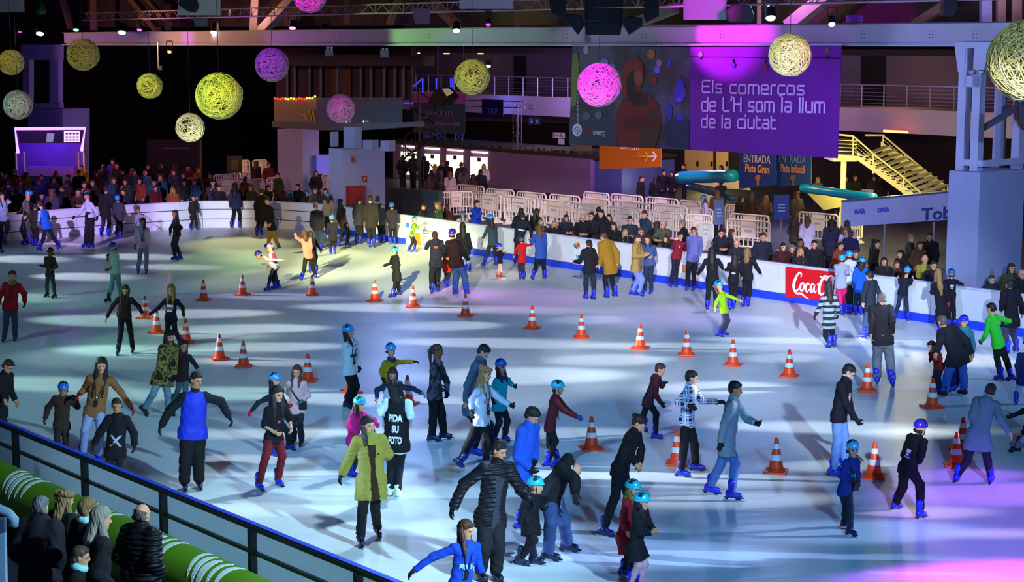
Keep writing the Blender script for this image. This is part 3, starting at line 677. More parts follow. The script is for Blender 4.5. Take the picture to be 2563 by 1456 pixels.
MSL = mat('slide_wall', '98a4cc', .5)
fpanel('panel', [(2108, 568), (2400, 548), (2400, 479), (2108, 505)], 52.6, .12, MSL, tb)
m = MB(); m.prism([V(2108, 505, 52.55), V(2400, 479, 52.55), V(2400, 476, 52.55), V(2108, 502, 52.55)], (0, .2, 0)); m.build('edge', MSTRUT, tb)
MTXT = mat('tobo_ink', '203c78', .5); MTXT2 = mat('print_violet', '3a48b8', .5)
rt = (V(2400, 520, 52.6) - V(2108, 541, 52.6)).normalized()
place_text('lettering', 'Tobogan', .5, V(2307, 538, 52.58), rt, Z3, MTXT, tb, height=.5, align='LEFT', bold=.012, width=1.95)
place_text('lettering', 'BAR', .2, V(2152, 529, 52.58), rt, Z3, MTXT2, tb, height=.15, bold=.012, width=.34)
place_text('lettering', 'ONA', .2, V(2211, 525, 52.58), rt, Z3, MTXT2, tb, height=.15, bold=.012, width=.38)
for px in (2215, 2338):
    p = V(px, 556, 52.66); m = MB(); m.tube([p, Vector((p.x, p.y, -.16))], .035, 8); m.build('support_pole', MRAIL, tb)
m = MB(); m.box(10.2, 18, 46.5, 51.5, -.162, -.152); tag(m.build('blue_mat', mat('blue_mat', '2c3a78', .7)), 'dark blue floor mat under the slide wall beside the right pillar', 'mat')
# --- large double banner hanging from the beam
NBN = 34.75
bn = empty('hanging_banner', NW(1765, 115, NBN), 'huge fabric banner hung from the beam, photograph at left, purple with white lettering at right', 'banner')
tl, tm, tr_, bl, bmid, brr = (1433, 116), (1727, 118), (2106, 116), (1424, 362), (1726, 375), (2096, 396)
MPUR = mat('banner_purple', '6c1496', .75, noise=.06, nscale=2)
def photo_mat():
    m = bpy.data.materials.new('banner_photo'); m.use_nodes = True; nt = m.node_tree; b = nt.nodes['Principled BSDF']; L = nt.links.new
    tc = nt.nodes.new('ShaderNodeTexCoord'); nz = nt.nodes.new('ShaderNodeTexNoise'); nz.inputs['Scale'].default_value = 1.1; nz.inputs['Detail'].default_value = 2
    L(tc.outputs['Object'], nz.inputs['Vector']); r = nt.nodes.new('ShaderNodeValToRGB'); e = r.color_ramp.elements
    e[0].position = .35; e[0].color = (.035, .02, .02, 1); e[1].position = .62; e[1].color = (.06, .07, .12, 1); x = e.new(.5); x.color = (.03, .035, .06, 1)
    L(nz.outputs['Fac'], r.inputs[0]); L(r.outputs[0], b.inputs['Base Color']); b.inputs['Roughness'].default_value = .7; return m
ppanel('photo_half', [bl, bmid, tm, tl], NBN, .02, photo_mat(), bn)
ppanel('purple_half', [(bmid[0] + .3, bmid[1]), brr, tr_, (tm[0] + .3, tm[1])], NBN, .02, MPUR, bn)
BP = lambda x, y: NW(x, y, NBN - .012)
# generic out-of-focus figure and lights printed on the left half
def blob(name, pts, m, t=.006): q = MB(); q.prism([BP(x, y) for x, y in pts], -NN3 * t); return q.build(name, m, bn)
def ell(cx, cy, rx, ry, n=18): return [(cx + rx * math.cos(2 * math.pi * k / n), cy + ry * math.sin(2 * math.pi * k / n)) for k in range(n)]
blob('printed_coat', [(1552, 366), (1540, 330), (1545, 280), (1560, 245), (1575, 238), (1600, 240), (1630, 240), (1648, 262), (1655, 300), (1650, 340), (1640, 370)], mat('print_coat', '6e1c1c', .7))
blob('printed_hood', [(1558, 240), (1554, 200), (1562, 165), (1575, 148), (1595, 144), (1608, 156), (1612, 180), (1606, 215), (1600, 242)], mat('print_hood', '7a2420', .7), .008)
blob('printed_face', ell(1598, 195, 13, 18), mat('print_face', '8a4a34', .7), .010)
blob('printed_coat_shade', [(1600, 370), (1605, 300), (1628, 270), (1650, 290), (1650, 340), (1638, 371)], mat('print_brown', '4a2a1e', .7), .008)
blob('printed_hair', [(1572, 250), (1568, 215), (1574, 185), (1586, 172), (1588, 200), (1592, 225), (1604, 240), (1596, 262)], mat('print_hair', '22120e', .7), .012)
blob('printed_scarf', [(1574, 246), (1600, 228), (1622, 238), (1618, 262), (1590, 268)], mat('print_scarf', '3a1c18', .7), .011)
blob('printed_sleeve', [(1560, 300), (1590, 290), (1640, 300), (1646, 322), (1600, 322), (1565, 330)], mat('print_sleeve', '581414', .7), .009)
blob('printed_street', [(1424, 360), (1545, 364), (1540, 310), (1430, 300)], mat('print_street', '2a3a50', .7), .004)
blob('printed_stripe', [(1430, 270), (1442, 262), (1450, 180), (1446, 132), (1434, 134), (1430, 200)], mat('print_green', '5a7a30', .7), .006)
blob('printed_tree', [(1688, 262), (1686, 230), (1695, 205), (1702, 190), (1712, 205), (1718, 235), (1712, 250)], mat('print_violet2', '3c2ab0', .7), .006)
blob('printed_sky', [(1665, 366), (1725, 372), (1725, 300), (1668, 295)], mat('print_night', '1c2448', .7), .004)
for (cx, cy, rx, ry, c) in ((1467, 125, 7, 10, '8890b0'), (1630, 135, 10, 13, 'a06a30'), (1650, 158, 7, 9, '9a70a0'), (1645, 174, 8, 9, '5a64d0'), (1675, 158, 5, 8, '3038c8'), (1637, 201, 8, 9, '8c2018'), (1513, 155, 10, 9, '7080b0'), (1532, 168, 9, 10, '6880a8'), (1468, 290, 10, 9, '3c6270'), (1498, 288, 9, 10, '506a80'), (1676, 278, 7, 22, '3230a0'), (1703, 295, 10, 9, '2a30b0'), (1700, 250, 8, 6, '5a50c0')):
    blob('printed_light', ell(cx, cy, rx, ry, 14), mat('print_light' + c, c, .7), .007)
# town crest and small print
cw = mat('crest_white', 'c8d0dc', .6)
o = blob('crest', ell(1445, 325, 12, 15.5, 28), cw, .008)
q = MB(); P = lambda x, y: NW(x, y, NBN - .024)
dm = [P(1445, 316), P(1454, 326), P(1445, 336), P(1436, 326)]
for a, b in zip(dm, dm[1:] + dm[:1]): q.bar(a, b, .018, .005, up=-NN3)
q.bar(P(1441, 327), P(1449, 327), .02, .005, up=-NN3); q.bar(P(1445, 321), P(1445, 331), .02, .005, up=-NN3); q.build('crest_drawing', mat('crest_ink', '30405c', .6), o)
place_text('lettering', 'omerç', .2, NW(1499, 331, NBN - .02), U3, Z3, cw, bn, height=.17, width=.5)
o = blob('logo_ring', ell(1476, 327, 10, 9, 20), mat('logo_maroon', '6a1c2c', .6), .006)
place_text('lettering', 'Ajuntament de L\'H', .1, NW(1446, 272, NBN - .02), Z3, -U3, cw, bn, height=.085, width=.95)
# white lettering of the purple half
MLET = mat('banner_lettering', 'e8b8f8', .6)
for (txt, x0, x1, yb, ytop) in (('Els comerços', 1759, 2012, 234, 200), ("de L'H som la llum", 1758, 2064, 278, 243), ('de la ciutat', 1757, 1941, 320, 287)):
    A = NW(x0, yb - (2 if x0 else 0), NBN - .01); B = NW(x1, yb, NBN - .01); C = NW(x0, ytop, NBN - .01)
    # keep the line's own slight slope
    slope = {'E': (231, 237), 'd': (277, 281)}[txt[0]] if 'ciutat' not in txt else (318, 322)
    A = NW(x0, slope[0], NBN - .01); B = NW(x1, slope[1], NBN - .01)
    q = MB(); xh = (C - A).length / 1.48
    stroke_text(q, txt, A, (B - A).normalized(), Z3, xh, width_to=(B - A).length, lw=.2, t=.012); q.build('lettering', MLET, bn)
# string of printed bulbs across the purple half
q = MB(); q.tube([BP(1728, 142), BP(1760, 143), BP(1850, 143), BP(1930, 145), BP(2030, 144), BP(2104, 146)], .012, 5)
for (x, y) in ((1755, 140), (1836, 147), (1917, 150), (2072, 138)): q.tube([BP(x, y), BP(x, y + 9)], .035, 8)
q.build('printed_cable', mat('print_black', '1a1020', .6), bn)
for (x, y, c) in ((1755, 136, '9090b0'), (1836, 163, '3020b0'), (1917, 168, '8a1030'), (2072, 126, '7a5a30')):
    blob('printed_bulb', ell(x, y, 5, 7, 14), mat('bulb' + c, c, .6), .03)
m = MB(); m.tube([NW(1430, 113, NBN + .01), NW(2110, 111, NBN + .01)], .03, 8); m.build('hanging_bar', MSTEEL, bn)
for px in (1500, 1560, 1612, 1660, 1712, 1880, 2080):
    m = MB(); m.bar(NW(px, 113, NBN + .01), NW(px, 104, NBN + .01), .02); m.build('hook', MSTEEL, bn)
# --- orange exit banner with arrows
on = empty('exit_banner', NW(1580, 395, 47.5), 'orange banner with white arrows pointing right under the large banner', 'banner')
MOR = mat('banner_orange', 'b4640a', .7); ppanel('cloth', [(1500, 423), (1655, 418), (1655, 352), (1500, 356)], 47.5, .02, MOR, on)
P = lambda x, y: NW(x, y, 47.47)
for (x0, x1, c, lab) in ((1583, 1606, 'c87a20', 'a'), (1605, 1624, 'd0b030', 'b'), (1624, 1643, 'f0e8d8', 'c')):
    q = MB(); mm = mat('arrow' + lab, c, .6)
    q.bar(P(x0, 392), P(x1, 391), .07, .01, up=-NN3); q.bar(P(x1, 391), P(x1 - 9, 380), .07, .01, up=-NN3); q.bar(P(x1, 391), P(x1 - 9, 403), .07, .01, up=-NN3); q.build('arrow', mm, on)
place_text('lettering', 'SORTIDA', .3, P(1575, 366), U3, Z3, mat('arrowc', 'f0e8d8', .6), on, height=.3, width=1.1)
for px in (1508, 1648):
    m = MB(); m.tube([NW(px, 352, 47.51), NW(px, 100, 47.51)], .012, 5); m.build('hanging_wire', MSTRUT, on)
# --- two blue entrance banners
for i, (x0, x1, y0, y1, t2, c2, lab) in enumerate(((1850, 1942, 473, 462, 'Pista Gran', 'e8a060', 'dark blue hanging banner reading ENTRADA Pista Gran'), (1938, 2030, 469, 460, 'Pista Infantil', 'b07068', 'dark blue hanging banner reading ENTRADA Pista Infantil'))):
    nb_ = 46.0 + i * .6; e = empty('entrance_banner', NW(x0, 400, nb_), lab, 'banner'); top = 372
    ppanel('cloth', [(x0, y0), (x1, y1), (x1, top), (x0, top)], nb_, .02, mat('banner_navy', '1c3a8c' if i == 0 else '1a3c78', .7), e)
    P = lambda x, y: NW(x, y, nb_ - .03); xm = (x0 + x1) / 2
    place_text('lettering', 'ENTRADA', .3, P(xm - 2, 399), U3, Z3, mat('entr_a%d' % i, ('c8c0d8', '5a7aa0')[i], .6), e, height=.27, width=(NW(xm + 32, 398, nb_) - NW(xm - 34, 398, nb_)).length)
    place_text('lettering', t2, .3, P(xm - 1, 423), U3, Z3, mat('entr_b%d' % i, c2, .6), e, height=.3, width=(NW(xm + 30, 423, nb_) - NW(xm - 30, 423, nb_)).length, bold=.008)
    q = MB(); q.prism([P(xm - 4, 438), P(xm + 6, 438), P(xm + 8, 446), P(xm + 3, 452), P(xm + 4, 462), P(xm - 1, 464), P(xm - 2, 452), P(xm - 7, 446)], -NN3 * .006); q.build('printed_figure', mat('entr_fig%d' % i, ('b07848', '6a5a58')[i], .6), e)
    for px in (x0 + 5, x1 - 5):
        m = MB(); m.tube([NW(px, top, nb_ + .01), NW(px, 100, nb_ + .01)], .012, 5); m.build('hanging_wire', MSTRUT, e)
m = MB(); m.tube([NW(1940, 455, 46.3), NW(1940, 424, 46.3)], .05, 8); tag(m.build('hanging_bottle', mat('cyan_glow', '30a8c8', .3)), 'small cyan bottle shaped light between the two blue entrance banners', 'light')
# --- ticket banner on the block roof
tq = empty('ticket_banner', NW(1100, 335, 50.0), 'dark teal hanging banner reading TAQUILLES with a magenta top strip', 'banner')
ppanel('cloth', [(1035, 331), (1163, 336), (1164, 260), (1035, 257)], 50.0, .02, mat('banner_teal', '1e4450', .7), tq); ppanel('top_strip', [(1034, 257), (1165, 260), (1166, 235), (1034, 232)], 49.98, .03, mat('banner_magenta', 'a040a8', .7), tq)
P = lambda x, y: NW(x, y, 49.96)
MTQ = mat('ticket_lettering', '9a50c8', .6)
place_text('lettering', 'TAQUILLES', .3, P(1099, 284), U3, Z3, MTQ, tq, height=.29, width=(NW(1134, 284, 50) - NW(1065, 284, 50)).length)
place_text('lettering', 'Pista i Tobogan de Gel', .3, P(1098, 308), U3, Z3, MTQ, tq, height=.24, width=(NW(1149, 308, 50) - NW(1047, 308, 50)).length, bold=.006)
for px in (1040, 1160):
    m = MB(); m.tube([NW(px, 236, 50.01), NW(px, 105, 50.01)], .012, 5); m.build('hanging_wire', MSTRUT, tq)
# black projector hanging before the banner, pale sheet on it
pj = empty('projector', NW(1095, 245, 47), 'black hanging projector with a pale lit sheet in front of the ticket banner', 'projector')
q = MB(); q.prism([NW(1068, 258, 47), NW(1105, 268, 47), NW(1128, 242, 47), NW(1108, 218, 47), NW(1088, 225, 47)], NN3 * .5); q.build('body', mat('black_box', '0e0c10', .6), pj, bevel=.03)
q = MB(); q.prism([NW(1106, 222, 46.9), NW(1122, 221, 46.9), NW(1134, 232, 46.9), NW(1118, 241, 46.9)], NN3 * .03); q.build('sheet', mat('pale_sheet', 'b8b090', .7, emit='c8c0a0', estr=.3), pj)
m = MB(); m.tube([NW(1096, 224, 47.2), NW(1096, 100, 47.2)], .03, 6); m.build('hanging_pole', MSTRUT, pj)
# truss gate with blue sign on the roof of the block
tg = empty('truss_gate', NW(1290, 370, 52.5), 'violet lit truss gate with a dark blue sign on the ticket block roof', 'truss gate')
def lattice(mb, A, B, w, dz, step, r=.012):
    A, B = Vector(A), Vector(B); d = (B - A); L = d.length; d.normalize(); n = max(2, int(L / step)); up = Z3 if abs(d.z) < .7 else U3
    for o_ in (up * 0, up * dz): mb.tube([A + o_, B + o_], r * 1.8, 6); mb.tube([A + o_ + NN3 * w, B + o_ + NN3 * w], r * 1.8, 6)
    for k in range(n):
        p, q_ = A + d * (L * k / n), A + d * (L * (k + 1) / n)
        mb.tube([p + (up * dz if k % 2 else up * 0), q_ + (up * 0 if k % 2 else up * dz)], r, 4)
        mb.tube([p + NN3 * w + (up * dz if k % 2 else up * 0), q_ + NN3 * w + (up * 0 if k % 2 else up * dz)], r, 4)
m = MB(); lattice(m, NW(1166, 266, 52.5), NW(1302, 270, 52.5), .3, .3, .35); m.build('top_truss', MTR, tg)
m = MB(); lattice(m, NW(1284, 366, 52.5), NW(1284, 262, 52.5), .3, .28, .35); m.build('leg', MTR, tg)
q = MB(); q.prism([NW(1206, 288, 52.4), NW(1259, 290, 52.4), NW(1259, 250, 52.4), NW(1206, 248, 52.4)], NN3 * .06); sg_ = q.build('sign', mat('sign_navy', '16205c', .6), tg)
place_text('lettering', 'T G P', .3, NW(1232, 279, 52.36), U3, Z3, mat('sign_violet', '6a6ae0', .6), sg_, height=.25, width=.75)
# low truss pieces on the block roof (under the ticket banner)
MBT = mat('blue_lit_metal', '6a74d8', .5)
for i, (x0, x1, y0, y1) in enumerate(((1096, 1114, 349, 330), (1140, 1158, 351, 332), (1062, 1092, 346, 328))):
    m = MB(); P = lambda x, y: NW(x, y, 53.0)
    for x in (x0, x1): m.tube([P(x, y0), P(x, y1)], .03, 6)
    if i < 2: m.tube([P(x0, y0), P(x1, y1)], .025, 5); m.tube([P(x1, y0), P(x0, y1)], .025, 5)
    else:
        for k in range(4): m.tube([P(x0 + 7 * k, y0), P(x0 + 7 * k, y1)], .05, 6)
    tag(m.build('truss_stub', MBT), 'short blue lit %s on the ticket block roof' % ('crossed truss piece, left one' if i == 0 else 'crossed truss piece, right one' if i == 1 else 'bundle of upright tubes'), 'truss')
# blue lit frame on the balcony left of the yellow ball
bf = empty('glowing_railing', NW(1100, 240, 55.8), 'blue glowing railing frame on the balcony behind the ticket banner', 'railing')
MBG = mat('blue_glow', '3040e0', .5, emit='3a48ff', estr=.9)
for (x0, y0, x1, y1) in ((1058, 232, 1058, 196), (1092, 228, 1092, 196), (1128, 233, 1128, 196), (1133, 233, 1133, 196), (1023, 245, 1023, 228), (1023, 226, 1056, 198), (1012, 247, 1034, 247), (1012, 258, 1034, 258)):
    m = MB(); m.tube([NW(x0, y0, 55.8), NW(x1, y1, 55.8)], .045, 6); m.build('tube', MBG, bf)
# --- platform booth above the middle pillar
nP = 36.6
bo = empty('viewing_platform', NW(850, 325, nP), 'glazed viewing platform above the middle pillar with warm lights along its left rail', 'platform')
ppanel('floor_edge', [(680, 318), (800, 326), (905, 326), (1012, 318), (1012, 306), (905, 308), (800, 308), (680, 303)], nP, .9, mat('platform_edge', '5d6a70', .8), bo)
ppanel('front_panel', [(686, 303), (792, 309), (792, 246), (686, 246)], nP + .03, .04, mat('panel_tan', '8f7f58', .7), bo)
ppanel('glass_panel', [(792.5, 309), (1005, 306), (1005, 246), (792.5, 246)], nP + .03, .04, mat('panel_green', '3f5a58', .3), bo)
ppanel('back_wall', [(690, 250), (1030, 250), (1030, 120), (690, 120)], nP + 3.0, .1, mat('platform_wall', '2a2028', .9), bo)
for x in (716, 735, 772, 800, 842, 900, 925, 958, 985, 1005):
    m = MB(); m.prism([NW(x, 246, nP + 2.9), NW(x + 5, 246, nP + 2.9), NW(x + 5, 165, nP + 2.9), NW(x, 165, nP + 2.9)], NN3 * .06); m.build('mullion', mat('mullion', '3c4450', .6), bo)
ppanel('brown_curtain', [(832, 246), (878, 246), (878, 168), (832, 168)], nP + 2.95, .03, mat('brown_curtain', '4a3018', .9), bo)
ppanel('roof_edge', [(690, 165), (1060, 165), (1060, 140), (690, 130)], nP + 2.2, .5, mat('platform_roof', '2a2228', .9), bo)
m = MB(); m.tube([NW(686, 246, nP + .05), NW(1005, 246, nP + .05)], .025, 6); m.build('rail', MSTRUT, bo)
q = MB(); P = lambda x, y: NW(x, y, nP - .01); MY = mat('yellow_print', 'c8b418', .6)
for a, b in (((762, 300), (766, 288)), ((766, 288), (758, 288)), ((768, 302), (774, 276)), ((774, 276), (778, 300)), ((778, 300), (784, 276)), ((784, 276), (788, 302)), ((755, 302), (757, 299))): q.bar(P(*a), P(*b), .07, .015, up=-NN3)
q.build('lettering', MY, bo)
for k in range(16):
    x = 688 + 6.7 * k; p = NW(x, 246 + (k % 3) - (k > 12) * (k - 12) * 1.5, nP - .05)
    m = MB(); m.lathe([(.02, -.04), (.045, 0), (.02, .04)], 8, p); m.build('bulb', mat('bulb_red' if (k // 4) % 2 == 0 else 'bulb_yellow', 'ff4020' if (k // 4) % 2 == 0 else 'ffc040', .5, emit='ff3010' if (k // 4) % 2 == 0 else 'ffc040', estr=4), bo)
for (x, y) in ((867, 304), (910, 304)):
    p = NW(x, y, nP - .05); m = MB(); m.lathe([(.01, -.03), (.03, 0), (.01, .03)], 8, p); m.build('bulb', mat('bulb_white', 'ffffff', .5, emit='ffffff', estr=4), bo)
# small lamps under the beam by the platform
for i, (x, y) in enumerate(((824, 125), (962, 128))):
    p = NW(x, y + 6, 35.2); m = MB(); m.box(p.x - .14, p.x + .14, p.y - .1, p.y + .1, p.z - .14, p.z + .1); m.lathe([(.05, .1), (.06, .2)], 10, (p.x - .06, p.y, p.z)); m.lathe([(.05, .1), (.06, .2)], 10, (p.x + .07, p.y, p.z))
    tag(m.build('hanging_emergency_lamp', mat('lamp_housing', '9aa0b0', .3, .6)), 'small twin emergency lamp under the beam, %s one' % ('left' if i == 0 else 'right'), 'lamp')
# pale column under the platform's left part
o = ppanel('column_back', [(694, 430), (757, 432), (757, 322), (694, 322)], nP + 1.6, .8, MCONC); tag(o, kind='structure')
for p in o.data.vertices:
    if p.co.z < 2: p.co.z = -.16
# red fire box and notices on the middle pillar
un = toUN(NW(893, 500, 34.4))
d = ray(885, 490); 
def on_side(px, py, ds=.012):          # the right-hand face of the middle pillar: s = sM
    r_ = ray(px, py); k = (sM + ds) / (r_.x * UX + r_.y * UY); return CAMP + r_ * k
q = MB(); q.prism([on_side(866, 515), on_side(908, 513), on_side(908, 463), on_side(866, 465)], U3 * .18); o = q.build('fire_cabinet', mat('fire_red', '8c1218', .5), bevel=.01); tag(o, 'dark red fire hose cabinet on the middle pillar', 'cabinet')
q = MB(); q.prism([on_side(906, 455), on_side(918, 455), on_side(918, 439), on_side(906, 440)], U3 * .02); o = q.build('fire_sign', mat('fire_sign', '8a3020', .6)); tag(o, 'small red sign above the fire cabinet on the pillar', 'sign')
q = MB(); q.bar(on_side(910, 452, .035), on_side(914, 444, .035), .04, .006, up=U3); q.build('pictogram', MSGW, o)
q = MB(); q.prism([on_side(880, 405), on_side(891, 405), on_side(891, 386), on_side(880, 386)], U3 * .02); o = q.build('fire_notice', mat('fire_notice', '9a8a90', .6)); tag(o, 'small red and white notice near the top of the middle pillar', 'sign')
q = MB(); q.prism([on_side(880, 405, .034), on_side(887, 405, .034), on_side(887, 392, .034), on_side(880, 392, .034)], U3 * .01); q.build('red_square', mat('fire_sign', '8a3020', .6), o)
# grey-blue low wall right of the middle pillar
m = MB(); P = [NW(973, 470, 38.5), NW(1098, 478, 38.5)]; P += [Vector((P[1].x, P[1].y, -.16)), Vector((P[0].x, P[0].y, -.16))]
m.prism(P, NN3 * .2); tag(m.build('partition_grey', mat('partition', '34424c', .85, noise=.2, nscale=2)), kind='structure')
# --- spiral staircase in front of the ticket block
sp = empty('spiral_staircase', NW(1062, 470, 47), 'black spiral staircase in front of the ticket windows', 'staircase'); MBK = mat('black_iron', '0c0a0e', .5)
c = NW(1050, 400, 47); c.z = 0; z0, z1 = 0, NW(1050, 270, 47).z; rad = .75; SPIRAL_AT = Vector((c.x, c.y))
m = MB(); m.tube([c, c + Z3 * (z1 + .9)], .06, 10); m.build('centre_pole', MBK, sp)
hp = [(2 * math.pi * 1.25 * t + .6, z0 + (z1 - z0) * t) for t in [k / 40 for k in range(41)]]
m = MB(); m.tube([c + Vector((rad * math.cos(a), rad * math.sin(a), z + .95)) for a, z in hp], .03, 6); m.build('handrail', MBK, sp)
m = MB(); m.tube([c + Vector((rad * math.cos(a), rad * math.sin(a), z)) for a, z in hp], .04, 6); m.build('stringer', MBK, sp)
for a, z in hp[1::2]:
    m = MB(); e1 = Vector((math.cos(a - .17), math.sin(a - .17), 0)); e2 = Vector((math.cos(a + .17), math.sin(a + .17), 0)); q0 = c + Z3 * z
    m.prism([q0 + e1 * .05, q0 + e1 * rad, q0 + e2 * rad, q0 + e2 * .05], (0, 0, .03)); m.build('tread', MBK, sp)
for a, z in hp[::4]:
    m = MB(); b_ = c + Vector((rad * math.cos(a), rad * math.sin(a), z)); m.tube([b_, b_ + Z3 * .95], .018, 5); m.build('baluster', MBK, sp)
# --- neon framed bar stage at the far left
Y_N = 74.0
ns = empty('neon_stage', V(127, 450, Y_N), 'far small stage framed by a glowing violet neon trapezoid', 'stage')
MNEON = mat('neon_violet', 'd0a0ff', .4, emit='a884ff', estr=2.4)
m = MB(); m.tube([V(45, 383, Y_N), V(38, 322, Y_N), V(213, 321, Y_N), V(204, 378, Y_N)], .07, 8); m.build('neon_frame', MNEON, ns)
MSB = mat('stage_dark', '1a1030', .7)
fpanel('back_wall', [(45, 440), (207, 440), (210, 324), (42, 324)], Y_N + 2.2, .1, mat('stage_wall', '5a48a0', .6, noise=.35, nscale=1.6), ns)
fpanel('fascia', [(48, 358), (200, 358), (203, 326), (45, 326)], Y_N + .3, .3, MSB, ns)
fpanel('screen', [(160, 356), (200, 355), (200, 328), (160, 328)], Y_N + .25, .04, mat('menu_screen', 'e8e8f8', .5, emit='d8d0ff', estr=.9), ns)
q = MB()
for r_ in range(3):
    for c_ in range(4): q.prism([V(164 + c_ * 9, 336 + r_ * 8, Y_N + .23), V(170 + c_ * 9, 336 + r_ * 8, Y_N + .23), V(170 + c_ * 9, 333 + r_ * 8, Y_N + .23), V(164 + c_ * 9, 333 + r_ * 8, Y_N + .23)], (0, .015, 0))
q.build('menu_lines', MINK, ns)
fpanel('poster', [(115, 356), (132, 356), (136, 334), (118, 333)], Y_N + .22, .03, mat('poster', '8aa8a0', .6, emit='88b0b0', estr=.3), ns)
for x in (40, 60, 195, 208):
    m = MB(); a = V(x, 380, Y_N + .1); m.tube([a, Vector((a.x, a.y, -.16))], .05, 6); m.build('leg', MRAIL, ns)
fpanel('counter', [(65, 440), (185, 440), (185, 418), (65, 418)], Y_N + .9, .6, mat('counter', '7058b0', .6), ns)
# dark kiosk wall behind the left crowd
o = fpanel('kiosk', [(368, 440), (500, 445), (500, 350), (368, 350)], 80, .5, mat('kiosk', '2c2024', .9)); tag(o, 'dim dark kiosk wall behind the left crowd', 'kiosk')
q = MB(); q.prism([V(408, 373, 79.97), V(475, 373, 79.97), V(475, 369, 79.97), V(408, 369, 79.97)], (0, .02, 0)); q.build('pale_strip', mat('kiosk_ink', '5a4a50', .7), o)
o = fpanel('menu_board', [(568, 432), (606, 432), (606, 390), (568, 390)], 76, .05, mat('menu_board', '4c4a30', .8)); tag(o, 'dim menu board with an olive picture behind the left barriers', 'board')
q = MB(); q.prism([V(578, 424, 75.97), V(597, 424, 75.97), V(597, 400, 75.97), V(578, 400, 75.97)], (0, .02, 0)); q.build('picture', mat('board_olive', '6a6a20', .7), o)
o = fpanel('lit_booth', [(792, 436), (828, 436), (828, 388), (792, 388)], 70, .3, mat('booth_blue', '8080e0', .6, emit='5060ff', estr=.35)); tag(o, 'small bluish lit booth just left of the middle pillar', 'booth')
# --- info sign boards on stands
for i, (x0, x1, y0, y1, yb, lab) in enumerate(((1937, 1975, 488, 550, 615, 'blue sign board on a pole among the spectators, right of the barriers'), (1787, 1812, 500, 562, 600, 'narrow blue sign board standing at the barriers, left of the other one'))):
    g = G((x0 + x1) / 2, yb); e = empty('sign_stand', (g.x, g.y, -.16), lab, 'sign stand')
    fpanel('board', [(x0, y1), (x1, y1 - 1), (x1, y0), (x0, y0)], g.y, .03, mat('board_blue', '1c3c88' if i == 0 else '3a5a90', .5), e)
    m = MB(); xm = (x0 + x1) / 2; a = V(xm, y1, g.y + .05); m.tube([a + Z3 * .5, Vector((a.x, a.y, -.16))], .03, 8); m.lathe([(.2, 0), (.2, .02)], 16, (a.x, a.y, -.16)); m.build('pole', MRAIL, e)
    q = MB()
    for k in range(3): q.bar(V(xm - 8 * (x1 - x0) / 38, y0 + 24 + k * 8, g.y - .01), V(xm + 9 * (x1 - x0) / 38, y0 + 24 + k * 8, g.y - .01), .05, .01, up=(0, -1, 0))
    q.build('print', mat('board_print', '7a96c8', .6), e)
# ================================================================== hanging wire balls
LIGHTS = []
def spot(pos, target, color, watts, half_deg, blend=.5, radius=.08):
    l = bpy.data.lights.new('spot_beam', 'SPOT'); l.energy = watts; l.color = color; l.spot_size = math.radians(min(178, half_deg * 2)); l.spot_blend = blend; l.shadow_soft_size = radius
    o = bpy.data.objects.new('spot_beam', l); COL.objects.link(o); o.location = pos
    d = Vector(target) - Vector(pos); o.rotation_euler = d.to_track_quat('-Z', 'Y').to_euler(); LIGHTS.append(o); return o
MGOLD = mat('gold_wire', 'e2d88c', .35, .3); MPALEW = mat('pale_wire', 'b4aca4', .4, .1)
BALLS = [(28, 156, 62, .7, 'G', [((1, .75, .1), 60)], 'golden wire ball cut by the left edge of the picture'),
 (208, 136, 80, .85, 'G', [((1, .72, .06), 34)], 'dim amber wire ball near the left steel tower'),
 (375, 215, 63, .7, 'G', [((.9, 1, .15), 170)], 'small bright yellow wire ball left of the largest yellow green ball'),
 (45, 262, 72, .7, 'P', [((.5, 1, .6), 70), ((1, .45, .9), 35)], 'pale wire ball, half mint and half pink, above the neon stage'),
 (548, 240, 116, .95, 'G', [((.75, 1, .12), 190), ((1, .6, .1), 40)], 'large yellow green wire ball over the dark back of the hall'),
 (476, 319, 72, .7, 'P', [((.75, 1, .4), 90)], 'small pale green wire ball, lowest of the yellow green ones'),
 (681, 162, 83, .8, 'P', [((.45, .02, 1), 130)], 'dark violet wire ball above the viewing platform'),
 (853, 272, 71, .7, 'P', [((1, .05, 1), 60), ((1, .4, .6), 25)], 'small pink and magenta wire ball before the platform glass'),
 (1182, 192, 87, .8, 'G', [((1, .95, .1), 90)], 'yellow wire ball in front of the gallery, left of the large banner'),
 (1500, 212, 108, .9, 'P', [((1, .02, 1), 330)], 'large bright magenta wire ball in front of the banner photograph'),
 (1977, 138, 105, .9, 'G', [((1, .9, .2), 90), ((1, .05, 1), 90)], 'gold wire ball with magenta light in front of the purple banner'),
 (2574, 151, 200, 1.0, 'G', [((.9, .85, .2), 26), ((1, .05, 1), 20)], 'biggest golden wire ball cut by the right edge of the picture'),
 (776, -9, 80, .8, 'P', [((1, .02, 1), 200)], 'magenta wire ball cut by the top edge of the picture')]
